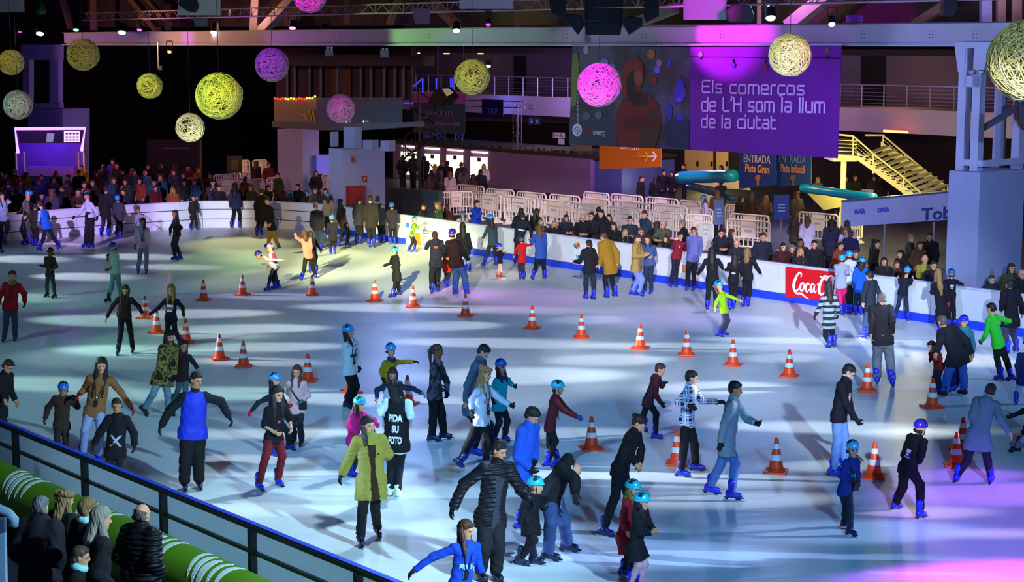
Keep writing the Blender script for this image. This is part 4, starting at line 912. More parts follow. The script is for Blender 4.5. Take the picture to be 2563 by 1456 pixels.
for (px, py, dp, D, kind, lts, lab) in BALLS:
    Y = F * D / dp * math.cos(PITCH); c = V(px, py, Y); rad = D / 2
    r = empty('wire_ball', c, lab, 'wire ball', 'hanging balls of wound wire'); q = MB(); n = 105 if dp > 90 else 72
    for k in range(n):
        ax = Vector((R.gauss(0, 1), R.gauss(0, 1), R.gauss(0, 1))).normalized(); off = R.uniform(-.55, .55) if k > 14 else R.uniform(.6, .92) * R.choice((-1, 1))
        e1 = ax.orthogonal().normalized(); e2 = ax.cross(e1); rr_ = rad * R.uniform(.93, 1.0); h = off * rr_; r2 = math.sqrt(max(.01, rr_ * rr_ - h * h)); ph = R.uniform(0, 6.28); wob = R.uniform(.0, .05)
        N_ = 30
        q.tube([c + (ax * (h + rad * wob * math.sin(3 * 6.283 * i / N_ + ph)) + e1 * (r2 * math.cos(6.283 * i / N_)) + e2 * (r2 * math.sin(6.283 * i / N_))) for i in range(N_)], R.choice((.0045, .006, .0075)) * D / .8, 4, closed=True)
    q.build('wire_shell', MGOLD if kind == 'G' else MPALEW, r, smooth=True)
    q = MB(); q.tube([c + Z3 * rad, Vector((c.x, c.y, 13.9))], .006, 4); q.build('hanging_wire', mat('thin_wire', '3a3640', .6), r)
    for i, (col, wt) in enumerate(lts):  # unseen spots added in mid-air before each ball to colour its wires
        sx = (-1.0, 3.0)[i]
        dpos = c + Vector((sx, -5.5, (.6, -.8)[i]))
        dist = (dpos - c).length; spot(dpos, c + Vector((0, 0, 0)), col, wt * (8.0 if kind == 'G' else 16.0) * (D / .8), math.degrees(math.atan(rad * 1.05 / dist)), .15 if i == 0 else .4, .05)
# ================================================================== lamps, loudspeakers and panels in the rig
MCAN = mat('lamp_can', '131118', .45); 
def par_can(px, py, Y, col, strength, lab, size=.16, aim=(0, -.5, -1), em=True):
    c = V(px, py, Y); d = Vector(aim).normalized()
    r = empty('spotlight', c, lab, 'spotlight', 'spotlights hung along the rig')
    q = MB(); e1 = d.orthogonal().normalized(); q.tube([c - d * size * 2.2, c - d * size * 1.9, c - d * size * .2, c - d * .01], [size * .55, size * .85, size * .95, size], 16); q.build('housing', MCAN, r, smooth=True, flat_angle=.6)
    q = MB(); q.tube([c - d * .012, c + d * .02], [size * .82, size * .7], 16); q.build('lens', mat('lens%s' % str(col), col, .3, emit=col, estr=strength), r)
    q = MB(); top = c - d * size * 1.2; q.bar(top + Vector((-size * 1.1, 0, 0)), top + Vector((-size * 1.1, 0, .3)), .03); q.bar(top + Vector((size * 1.1, 0, 0)), top + Vector((size * 1.1, 0, .3)), .03); q.bar(top + Vector((-size * 1.1, 0, .3)), top + Vector((size * 1.1, 0, .3)), .03); q.build('yoke', MCAN, r)
    return c
LAMPS = [(100, 85, 76, 'fff4ff', 30, 'bright white spotlight over the left end of the beam', .2), (305, 82, 73, 'fff4f0', 30, 'bright white spotlight, second along the beam from the left', .2), (537, 82, 69, 'fff8f0', 26, 'bright white spotlight, third along the beam from the left', .2),
 (812, 82, 64, 'fff8f0', 20, 'bright white spotlight above the viewing platform', .16), (1142, 77, 54, 'fff4ff', 20, 'bright white spotlight with a violet body above the green lit beam', .14), (1929, 46, 44, 'f8c8ff', 26, 'large violet white spotlight above the purple banner', .15), (2082, 61, 43, 'e8f4ff', 20, 'small white spotlight with a green tail right of the purple banner', .1),
 (732, 71, 66, 'e040ff', 14, 'magenta spotlight beside the white lamp above the platform', .15), (349, 75, 70.5, 'b030ff', 8, 'small violet spotlight between the second and third white lamps', .12), (190, 75, 75, '50ff80', 10, 'small green spotlight near the left end of the beam', .14), (1222, 62, 52, 'a020d0', 6, 'thin violet spotlight right of the green lit beam', .09),
 (424, 130, 66, 'ff5020', 14, 'small red orange lamp below the beam on the left', .1), (1222, 166, 60, 'ffffff', 22, 'small white lamp beside the yellow ball by the gallery', .1), (50, 80, 78, '8020ff', 4, 'faint violet lamp at the far left end of the rig', .1)]
for (px, py, Y, col, st_, lab, sz) in LAMPS: par_can(px, py, Y, col, st_, lab, sz)
def hang_panel(pts, Y, m, lab, t=.08):
    e = empty('acoustic_board', V(*pts[0], Y), lab, 'panel'); fpanel('sheet', pts, Y, t, m, e)
    for i in (2, 3):
        p = V(*pts[i], Y + t / 2); q = MB(); q.tube([p, Vector((p.x, p.y, 13.9))], .01, 4); q.build('hanging_wire', mat('thin_wire', '3a3640', .6), e)
MPANEL = mat('pale_panel', 'b4bac8', .7)
hang_panel([(446, 38), (551, 38), (551, -30), (446, -30)], 58, MPANEL, 'pale hanging panel with a dark loudspeaker before it, upper left')
hang_panel([(1150, 22), (1285, 22), (1285, -40), (1150, -40)], 48, MPANEL, 'pale hanging panel cut by the top edge, middle of the rig')
hang_panel([(1711, 50), (1818, 49), (1818, -30), (1711, -30)], 46, MPANEL, 'pale hanging panel with magenta light beside the loudspeaker cluster')
hang_panel([(-40, 32), (60, 30), (58, -30), (-40, -30)], 62, MPANEL, 'pale hanging panel in the top left corner')
hang_panel([(2120, 55), (2160, 54), (2160, 38), (2120, 38)], 44.5, mat('violet_panel', '9a50d8', .7), 'small violet hanging box right of the purple banner')
hang_panel([(1040, 60), (1075, 60), (1078, 22), (1030, 22)], 52, mat('grey_panel', '6a6c80', .7), 'small grey hanging box above the green lit beam')
hang_panel([(488, 66), (518, 66), (520, 44), (484, 44)], 60, mat('grey_panel', '6a6c80', .7), 'small grey hanging box under the upper left panel')
# loudspeakers
def speaker(pts, Y, t, lab, m=None, taper=.85, cable=True):
    e = empty('loudspeaker', V(*pts[0], Y), lab, 'loudspeaker'); m = m or mat('speaker_black', '121018', .6)
    A = [V(x, y, Y) for x, y in pts]; cc = sum(A, Vector()) / len(A); B = [cc + (p - cc) * taper + Vector((0, t, 0)) for p in A]; n = len(A)
    q = MB(); q.add(A + B, [tuple(range(n)), tuple(range(n, 2 * n))] + [(i, (i + 1) % n, n + (i + 1) % n, n + i) for i in range(n)]); q.build('cabinet', m, e, bevel=.02)
    q = MB(); A2 = [cc + (p - cc) * .88 + Vector((0, -.012, 0)) for p in A]; q.prism(A2, (0, .011, 0)); q.build('grille', mat('speaker_grille', '1c1826', .5), e)
    if not cable: return
    q = MB(); q.tube([cc + Vector((0, t / 2, .2)), Vector((cc.x, cc.y + t / 2, 13.9))], .015, 5); q.build('hanging_cable', mat('thin_wire', '3a3640', .6), e)
Ys = 42.0
speaker([(1465, 88), (1553, 88), (1558, 56), (1463, 54)], Ys, .6, 'lowest black loudspeaker of the central cluster hanging before the beam', cable=False)
speaker([(1463, 52), (1558, 53.5), (1560, 20), (1463, 18)], Ys, .7, 'black loudspeaker second from the bottom in the central cluster', cable=False)
speaker([(1463, 16), (1560, 18), (1562, -20), (1463, -20)], Ys, .7, 'topmost black loudspeaker in the middle of the central cluster')
MVS = mat('speaker_violet', '1c1440', .5)
speaker([(1408, 40), (1447, 88), (1464, 62), (1455, 38), (1425, 34)], Ys - .4, .5, 'dark violet angled loudspeaker at the lower left of the cluster', MVS)
speaker([(1556, 56), (1574, 88), (1608, 66), (1608, 44), (1570, 40)], Ys - .4, .5, 'dark violet angled loudspeaker at the lower right of the cluster', MVS, cable=False)
speaker([(1372, -10), (1380, 34), (1400, 46), (1418, 36), (1414, -10)], Ys - .6, .5, 'dark loudspeaker at the upper left of the cluster', MVS)
speaker([(1612, 42), (1618, 56), (1650, 40), (1650, -10), (1614, -10)], Ys - .6, .5, 'dark loudspeaker at the upper right of the cluster')
speaker([(1816, 26), (1824, 56), (1880, 58), (1888, 40), (1880, 14), (1836, 10)], 44, .6, 'dark six sided loudspeaker right of the magenta lit panel')
speaker([(446, 12), (470, 28), (488, 32), (496, 16), (488, -8), (450, -10)], 57, .5, 'dark rounded loudspeaker in front of the upper left panel')
speaker([(994, 60), (1028, 62), (1020, 42), (1000, 40)], 50, .5, 'small dark loudspeaker above the middle of the beam')
speaker([(2360, 40), (2385, 44), (2400, 20), (2395, -10), (2362, -10)], 40, .4, 'tall dark loudspeaker above the right end of the beam')
speaker([(2545, 250), (2563, 262), (2600, 262), (2600, 330), (2560, 326), (2547, 300)], 39, .4, 'round dark loudspeaker at the right edge beside the steel tower')
# green lantern and pole lamp
c = V(103, 20, 60); e = empty('green_lantern', c, 'small dark green hanging lantern in the top left corner', 'lantern')
q = MB(); q.lathe([(.02, .22), (.1, .1), (.2, -.1), (.12, -.22)], 8, c); q.build('shade', mat('lantern_green', '0c5a2a', .6), e); q = MB(); q.tube([c + Z3 * .2, Vector((c.x, c.y, 13.9))], .01, 4); q.build('hanging_wire', mat('thin_wire', '3a3640', .6), e)
c = V(397, 172, 70); q = MB(); q.tube([c, V(396, 106, 70)], .035, 6); q.box(c.x, c.x + .14, c.y - .05, c.y + .05, c.z - .05, c.z + .12); tag(q.build('hanging_pole_lamp', MRAIL), 'thin pale pole with a small box hanging from the left part of the beam', 'pole')
# --- bottom left: pale blue barrier by the spectators
e = empty('crowd_barrier', G(10, 1500, -.16), 'pale blue plastic barrier corner at the bottom left edge of the picture', 'crowd barrier')
MBB = mat('barrier_blue', '9ac4e0', .5)
q = MB(); q.tube([V(-160, 1250, 16.6), V(-8, 1270, 16.6), V(22, 1284, 16.6), V(36, 1300, 16.6), V(34, 1316, 16.6)], .05, 8); q.build('frame', MBB, e, smooth=True)
q = MB(); q.prism([V(-160, 1300, 16.62), V(10, 1300, 16.62), V(14, 1470, 16.62), V(12, 1560, 16.62), V(-160, 1560, 16.62)], (0, .08, 0)); q.build('panel', MBB, e)
# ================================================================== people: smooth implicit bodies and clothes
f4 = np.float32
class Field:
    def __init__(s, lo, hi, h):
        s.h = h; s.lo = np.array(lo, float) - 2.5 * h; hi = np.array(hi, float) + 2.5 * h
        s.n = np.maximum(4, np.ceil((hi - s.lo) / h).astype(int) + 1)
        s.f = np.full(tuple(s.n), 9.0, f4); s.id = np.zeros(tuple(s.n), np.int8)
        s.ax = [(s.lo[i] + h * np.arange(s.n[i])).astype(f4) for i in range(3)]
    def win(s, lo, hi, pad):
        sl = []
        for i in range(3):
            a = int(max(0, math.floor((lo[i] - pad - s.lo[i]) / s.h))); b = int(min(s.n[i], math.ceil((hi[i] + pad - s.lo[i]) / s.h) + 1))
            if b <= a: return None, None
            sl.append(slice(a, b))
        sl = tuple(sl); X = s.ax[0][sl[0]][:, None, None]; Y = s.ax[1][sl[1]][None, :, None]; Z = s.ax[2][sl[2]][None, None, :]
        return sl, (X, Y, Z)
    def put(s, sl, d, k, mid, sub=False):
        g = s.f[sl]
        if sub:
            a = -d; h = np.clip(.5 + .5 * (g - a) / k, 0, 1); new = g * h + a * (1 - h) + k * h * (1 - h)
            if mid is not None: s.id[sl] = np.where(d < s.h * .9, mid, s.id[sl])
            s.f[sl] = new; return
        if mid is not None: s.id[sl] = np.where(d < g, mid, s.id[sl])
        if k > 0:
            h = np.clip(.5 + .5 * (d - g) / k, 0, 1); s.f[sl] = d * (1 - h) + g * h - k * h * (1 - h)
        else: s.f[sl] = np.minimum(g, d)
    def cap(s, a, b, ra, rb, k=.02, mid=0, flat=None, fl=1.0, cut=None):
        a = np.array(a, float); b = np.array(b, float); m = max(ra, rb)
        lo = np.minimum(a, b) - m; hi = np.maximum(a, b) + m
        sl, g = s.win(lo, hi, k + 2.5 * s.h)
        if sl is None: return
        v = [g[i] - f4(a[i]) for i in range(3)]; ba = (b - a); bb = float(ba @ ba) + 1e-12
        t = np.clip((v[0] * f4(ba[0]) + v[1] * f4(ba[1]) + v[2] * f4(ba[2])) / f4(bb), 0, 1)
        q = [v[i] - t * f4(ba[i]) for i in range(3)]; d2 = q[0] ** 2 + q[1] ** 2 + q[2] ** 2
        if flat is not None:
            p = q[0] * f4(flat[0]) + q[1] * f4(flat[1]) + q[2] * f4(flat[2]); d2 = d2 + p * p * f4(1 / fl ** 2 - 1)
        d = np.sqrt(d2) - (f4(ra) + t * f4(rb - ra))
        if cut is not None:
            c, n = cut; d = np.maximum(d, (g[0] - f4(c[0])) * f4(n[0]) + (g[1] - f4(c[1])) * f4(n[1]) + (g[2] - f4(c[2])) * f4(n[2]))
        s.put(sl, d, k, mid)
    def ell(s, c, ax, r, k=.015, mid=0, sub=False):
        m = max(r); c = np.array(c, float); sl, g = s.win(c - m, c + m, k + 2.5 * s.h)
        if sl is None: return
        v = [g[i] - f4(c[i]) for i in range(3)]; k0 = 0; k1 = 0
        for e, rr_ in zip(ax, r):
            p = v[0] * f4(e[0]) + v[1] * f4(e[1]) + v[2] * f4(e[2]); k0 = k0 + (p / f4(rr_)) ** 2; k1 = k1 + (p / f4(rr_ * rr_)) ** 2
        k0 = np.sqrt(k0); k1 = np.sqrt(k1) + 1e-9; s.put(sl, k0 * (k0 - 1) / k1, k, mid, sub)
    def plane(s, c, n):      # keep the side the normal points away from
        X, Y, Z = s.ax[0][:, None, None], s.ax[1][None, :, None], s.ax[2][None, None, :]
        s.f = np.maximum(s.f, (X - f4(c[0])) * f4(n[0]) + (Y - f4(c[1])) * f4(n[1]) + (Z - f4(c[2])) * f4(n[2]))
    def mesh(s):
        f = s.f; f[0] = f[-1] = 9; f[:, 0] = f[:, -1] = 9; f[:, :, 0] = f[:, :, -1] = 9
        ins = f < 0; nx, ny, nz = f.shape
        c = ins[:-1, :-1, :-1].astype(np.int8)
        cnt = c.copy()
        for dx in (0, 1):
            for dy in (0, 1):
                for dz in (0, 1):
                    if dx + dy + dz: cnt += ins[dx:nx - 1 + dx, dy:ny - 1 + dy, dz:nz - 1 + dz]
        act = (cnt > 0) & (cnt < 8); I = np.argwhere(act)
        if len(I) == 0: return np.zeros((0, 3)), np.zeros((0, 4), int), np.zeros(0, int)
        idx = -np.ones(act.shape, np.int32); idx[act] = np.arange(len(I))
        corners = [(dx, dy, dz) for dx in (0, 1) for dy in (0, 1) for dz in (0, 1)]
        val = np.stack([f[I[:, 0] + a, I[:, 1] + b, I[:, 2] + cc] for a, b, cc in corners], 1)
        acc = np.zeros((len(I), 3)); num = np.zeros(len(I))
        for i, a in enumerate(corners):
            for j, b in enumerate(corners):
                if j > i and sum(abs(x - y) for x, y in zip(a, b)) == 1:
                    va, vb = val[:, i], val[:, j]; m = (va < 0) != (vb < 0); t = np.where(m, va / np.where(m, va - vb, 1), 0)
                    p = np.array(a)[None] + t[:, None] * (np.array(b) - np.array(a))[None]; acc += np.where(m[:, None], p, 0); num += m
        vert = s.lo + s.h * (I + acc / num[:, None]); quads = []
        for axis in range(3):
            sh = [slice(None)] * 3; sh2 = [slice(None)] * 3; sh[axis] = slice(0, -1); sh2[axis] = slice(1, None)
            A, B = ins[tuple(sh)], ins[tuple(sh2)]; e = np.argwhere(A != B); fl = A[tuple(e.T)]
            u, v = (axis + 1) % 3, (axis + 2) % 3; q = []
            for du, dv in ((0, 0), (1, 0), (1, 1), (0, 1)):
                k = e.copy(); k[:, u] -= du; k[:, v] -= dv; q.append(idx[k[:, 0], k[:, 1], k[:, 2]])
            q = np.stack(q, 1); q[~fl] = q[~fl][:, ::-1]; quads.append(q[(q >= 0).all(1)])
        Q = np.concatenate(quads); ids = s.id[I[:, 0], I[:, 1], I[:, 2]]
        # one smoothing pass, keeps the outline and hides the lattice
        nb = np.zeros_like(vert); nn = np.zeros(len(vert))
        for a, b in ((0, 1), (1, 2), (2, 3), (3, 0)):
            np.add.at(nb, Q[:, a], vert[Q[:, b]]); np.add.at(nn, Q[:, a], 1)
        vert = vert * .5 + .5 * nb / np.maximum(nn, 1)[:, None]
        return vert, Q, ids[Q[:, 0]]
def folds(m_, k, f, amp=.0055):
    """soft cloth folds pushed into a garment's surface"""
    v, q, i = m_
    if len(v) == 0: return m_
    n = np.cross(v[q[:, 2]] - v[q[:, 0]], v[q[:, 3]] - v[q[:, 1]]); vn = np.zeros_like(v)
    for j in range(4): np.add.at(vn, q[:, j], n)
    vn /= np.linalg.norm(vn, axis=1)[:, None] + 1e-9; x, y, z = (v / k).T
    w = np.sin(34 * z + 5 * np.sin(11 * x + 3) + 4 * np.sin(9 * y) + 7 * x) * .6 + np.sin(61 * z - 17 * x + 13 * y + 3 * np.sin(15 * z)) * .35 + np.sin(21 * x + 19 * y + 9 * z) * .5
    return v + vn * (amp * k * w)[:, None], q, i
def make_mesh(name, parts, mats, origin=(0, 0, 0)):
    vs, qs, ms, o = [], [], [], 0
    for (v, q, i) in parts:
        vs.append(v); qs.append(q + o); ms.append(i); o += len(v)
    v = np.concatenate(vs) - np.array(origin); q = np.concatenate(qs); i = np.concatenate(ms)
    me = bpy.data.meshes.new(name); me.vertices.add(len(v)); me.vertices.foreach_set('co', v.astype(f4).ravel())
    me.loops.add(len(q) * 4); me.loops.foreach_set('vertex_index', q.astype(np.int32).ravel())
    me.polygons.add(len(q)); me.polygons.foreach_set('loop_start', np.arange(0, len(q) * 4, 4, dtype=np.int32)); me.polygons.foreach_set('loop_total', np.full(len(q), 4, np.int32))
    for m in mats: me.materials.append(m)
    me.polygons.foreach_set('material_index', i.astype(np.int32)); me.polygons.foreach_set('use_smooth', np.ones(len(q), bool)); me.update(calc_edges=True); return me
# ---------------------------------------------------------------- cloth materials
def _base(name, rough=.85):
    m = bpy.data.materials.new(name); m.use_nodes = True; b = m.node_tree.nodes['Principled BSDF']; b.inputs['Roughness'].default_value = rough; b.inputs['Specular IOR Level'].default_value = .25; return m, m.node_tree, b
def cloth(c, rough=.85, kind='plain', c2=None, c3=None):
    key = ('cloth', c, rough, kind, c2, c3)
    if key in _M: return _M[key]
    if kind == 'plain': m = mat('fabric_' + c, c, rough, noise=.16, nscale=55, spec=.25)
    else:
        m, nt, b = _base('fabric_%s_%s' % (kind, c), rough); L = nt.links.new; tc = nt.nodes.new('ShaderNodeTexCoord')
        def rgb(x): return (*srgb(x), 1)
        def mix(fac, a, bb):
            x = nt.nodes.new('ShaderNodeMix'); x.data_type = 'RGBA'; L(fac, x.inputs[0])
            for s_, i_ in ((a, 6), (bb, 7)):
                if isinstance(s_, tuple): x.inputs[i_].default_value = s_
                else: L(s_, x.inputs[i_])
            return x.outputs[2]
        def wave(axis, scale, thr, direction='BANDS'):
            w = nt.nodes.new('ShaderNodeTexWave'); w.wave_type = 'BANDS'; w.bands_direction = axis; w.inputs['Scale'].default_value = scale; L(tc.outputs['Object'], w.inputs['Vector'])
            g = nt.nodes.new('ShaderNodeMath'); g.operation = 'GREATER_THAN'; g.inputs[1].default_value = thr; L(w.outputs['Fac'], g.inputs[0]); return g.outputs[0]
        if kind == 'stripe': out = mix(wave('Z', 2.4, .5), rgb(c), rgb(c2))
        elif kind == 'plaid':
            out = mix(wave('Z', 4.2, .72), mix(wave('X', 4.2, .72), rgb(c), rgb(c2)), rgb(c2)); out = mix(wave('Z', 2.1, .93), mix(wave('X', 2.1, .93), out, rgb(c3 or c2)), rgb(c3 or c2))
        elif kind == 'camo':
            nz = nt.nodes.new('ShaderNodeTexNoise'); nz.inputs['Scale'].default_value = 9; nz.inputs['Detail'].default_value = 2; L(tc.outputs['Object'], nz.inputs['Vector'])
            r = nt.nodes.new('ShaderNodeValToRGB'); r.color_ramp.interpolation = 'CONSTANT'; e = r.color_ramp.elements; e[0].color = rgb(c); e[1].position = .46; e[1].color = rgb(c2); x = e.new(.57); x.color = rgb(c3 or c); L(nz.outputs['Fac'], r.inputs[0]); out = r.outputs[0]
        elif kind == 'quilt':
            out = None; b.inputs['Base Color'].default_value = rgb(c); w = nt.nodes.new('ShaderNodeTexWave'); w.bands_direction = 'Z'; w.inputs['Scale'].default_value = 5.5; w.inputs['Distortion'].default_value = 1.2; L(tc.outputs['Object'], w.inputs['Vector'])
            bp = nt.nodes.new('ShaderNodeBump'); bp.inputs['Strength'].default_value = .9; bp.inputs['Distance'].default_value = .02; L(w.outputs['Fac'], bp.inputs['Height']); L(bp.outputs[0], b.inputs['Normal']); b.inputs['Roughness'].default_value = .5
        if out is not None: L(out, b.inputs['Base Color'])
    _M[key] = m; return m
def denim(c): 
    key = ('denim', c)
    if key not in _M: _M[key] = mat('denim_' + c, c, .85, noise=.3, nscale=7)
    return _M[key]
def hair_mat(c):
    key = ('hair', c)
    if key in _M: return _M[key]
    m, nt, b = _base('hair_' + c, .5); L = nt.links.new; tc = nt.nodes.new('ShaderNodeTexCoord'); mp = nt.nodes.new('ShaderNodeMapping'); mp.inputs['Scale'].default_value = (90, 90, 7); L(tc.outputs['Object'], mp.inputs[0])
    nz = nt.nodes.new('ShaderNodeTexNoise'); nz.inputs['Scale'].default_value = 1; nz.inputs['Detail'].default_value = 2; L(mp.outputs[0], nz.inputs['Vector'])
    x = nt.nodes.new('ShaderNodeMix'); x.data_type = 'RGBA'; cc = srgb(c); x.inputs[6].default_value = (*[v * .7 + .004 for v in cc], 1); x.inputs[7].default_value = (*[min(1, v * 2.6 + .008) for v in cc], 1); L(nz.outputs['Fac'], x.inputs[0]); L(x.outputs[2], b.inputs['Base Color'])
    bp = nt.nodes.new('ShaderNodeBump'); bp.inputs['Strength'].default_value = .6; bp.inputs['Distance'].default_value = .01; L(nz.outputs['Fac'], bp.inputs['Height']); L(bp.outputs[0], b.inputs['Normal'])
    _M[key] = m; return m
SK = {'a': 'cf9270', 'b': 'b97c58', 'c': '8c583c', 'd': '5a3826', 'p': 'dca488'}
def skin(k): return mat('skin_' + k, SK[k], .55, noise=.05, nscale=20, spec=.35)
MEYE = mat('eye_dark', '1c1210', .25); MLIP = mat('lip', 'a85c4c', .5); MSHOE = mat('shoe_dark', '1a181c', .6)
# ---------------------------------------------------------------- shared prototypes: skate, shoe, helmet
def proto_skate():
    F_ = Field((-.16, -.09, -.10), (.24, .09, .17), .0085); e = np.eye(3)
    F_.cap((0, 0, -.02), (-.012, 0, .13), .052, .06, .03, 0, cut=((0, 0, .125), (0, 0, 1)))
    F_.cap((-.045, 0, -.035), (.12, 0, -.05), .05, .042, .035, 0, flat=(0, 1, 0), fl=.92)
    F_.ell((-.05, 0, -.03), e, (.045, .046, .06), .02, 0)
    for z, x in ((.055, .045), (.0, .06)): F_.cap((x - .06, -.058, z), (x, 0, z - .01), .012, .012, .004, 1); F_.cap((x - .06, .058, z), (x, 0, z - .01), .012, .012, .004, 1)
    F_.cap((-.012, 0, .118), (-.012, 0, .132), .062, .062, .01, 0)
    F_.plane((0, 0, -.082), (0, 0, -1)); return F_.mesh()
SKP = proto_skate()
def blade_mesh(m0, m1):
    q = MB(); q.box(-.115, .185, -.022, .022, -.088, -.078, 0)
    q.prism([(-.10, -.012, -.088), (-.04, -.012, -.088), (-.055, -.012, -.115), (-.09, -.012, -.115)], (0, .024, 0)); q.prism([(.05, -.012, -.088), (.15, -.012, -.088), (.13, -.012, -.115), (.07, -.012, -.115)], (0, .024, 0))
    q.prism([(-.125, -.004, -.115), (.19, -.004, -.115), (.205, -.004, -.105), (.20, -.004, -.122), (.17, -.004, -.135), (-.11, -.004, -.135), (-.128, -.004, -.128)], (0, .008, 0), 1)
    me = bpy.data.meshes.new('blade'); me.from_pydata(q.v, [], q.f); me.update(); me.materials.append(m0); me.materials.append(m1); me.polygons.foreach_set('material_index', q.m); return me
MHOLD = mat('blade_holder', '20242e', .4); MSTEELB = mat('blade_steel', 'c8ccd8', .25, .9)
BLADE = blade_mesh(MHOLD, MSTEELB); SKATE_ME = {}
def skate_mesh(c):
    if c not in SKATE_ME: SKATE_ME[c] = make_mesh('skate', [SKP], [mat('skate_' + c, c, .35, spec=.5), mat('skate_strap', '10142c', .5)])
    return SKATE_ME[c]
def proto_shoe():
    F_ = Field((-.14, -.08, -.10), (.22, .08, .12), .011); F_.cap((0, 0, -.02), (-.005, 0, .09), .045, .047, .03, 0, cut=((0, 0, .08), (0, 0, 1))); F_.cap((-.045, 0, -.04), (.12, 0, -.052), .045, .04, .03, 0); F_.plane((0, 0, -.085), (0, 0, -1)); return F_.mesh()
SHP = proto_shoe(); SHOE_ME = {}
def shoe_mesh(c):
    if c not in SHOE_ME: SHOE_ME[c] = make_mesh('shoe', [SHP], [mat('shoe_' + c, c, .6)])
    return SHOE_ME[c]
def proto_helmet():
    F_ = Field((-.12, -.15, -.05), (.12, .15, .17), .0075); e = np.eye(3)
    F_.ell((0, -.005, .025), e, (.104, .128, .118), .01, 0); F_.ell((0, .10, .02), e, (.07, .05, .02), .02, 0)
    for x, y, r in ((0, .02, (.012, .06, .05)), (.045, .01, (.011, .055, .05)), (-.045, .01, (.011, .055, .05)), (.078, -.01, (.010, .045, .04)), (-.078, -.01, (.010, .045, .04)), (.03, -.085, (.012, .04, .05)), (-.03, -.085, (.012, .04, .05))):
        z = .025 + .118 * math.sqrt(max(0, 1 - (x / .104) ** 2 - ((y + .005) / .128) ** 2)); F_.ell((x, y, z), e, (r[0], r[1] * .8, .022), .004, 1, sub=True)
    F_.ell((0, -.005, -.02), e, (.092, .114, .115), .006, 1, sub=True)
    F_.plane((0, 0, .004), (0, .17, -.985)); return F_.mesh()
HLP = proto_helmet(); HEL_ME = {}
def helmet_mesh(c):
    if c not in HEL_ME: HEL_ME[c] = make_mesh('helmet', [HLP], [mat('helmet_' + c, c, .22, spec=.6), mat('helmet_vent', '101218', .7)])
    return HEL_ME[c]
A3 = lambda v: np.array((v[0], v[1], v[2]), float)
def unit(v): v = np.asarray(v, float); return v / (np.linalg.norm(v) + 1e-9)
def rotz(v, a): c, s = math.cos(a), math.sin(a); return np.array((v[0] * c - v[1] * s, v[0] * s + v[1] * c, v[2]))
# ---------------------------------------------------------------- hand
def hand_prims(Fd, W, hd, th, pn, k, r0, curl, mid, puff=0.0):
    """palm and five fingers: hd along the hand, th towards the thumb, pn out of the palm"""
    s = k; fr = max(.0088 * s, r0) + puff
    Fd.cap(W, W + hd * .025 * s, .029 * s + puff, .03 * s + puff, .015, mid)
    for o, L_ in ((-.024, .082), (-.008, .088), (.009, .086), (.025, .08)):
        Fd.cap(W + hd * .02 * s + th * o * .7 * s, W + hd * L_ * s + th * o * s, .015 * s + puff, .0125 * s + puff, .012, mid)
    for o, L_ in ((.028, .072), (.010, .084), (-.009, .078), (-.026, .06)):
        a = W + hd * .082 * s + th * o * s; c1 = curl * .9; d1 = hd * math.cos(c1) + pn * math.sin(c1) + th * o * 2.2; d1 = unit(d1); b = a + d1 * L_ * .55 * s
        c2 = curl * 2.0; d2 = unit(hd * math.cos(c2) + pn * math.sin(c2) + th * o * 1.5); Fd.cap(a, b, fr * 1.08, fr, .004, mid); Fd.cap(b, b + d2 * L_ * .5 * s, fr, fr * .85, .003, mid)
    a = W + hd * .028 * s + th * .026 * s; b = a + unit(hd * .65 + th * .75 + pn * .2) * .042 * s; Fd.cap(a, b, .0145 * s + puff, .011 * s + puff, .01, mid); Fd.cap(b, b + unit(hd * .9 + th * .35 + pn * (.2 + curl * .6)) * .034 * s, fr * 1.15, fr * .95, .004, mid)
def hand_bounds(W, k): return W - .2 * k, W + .2 * k
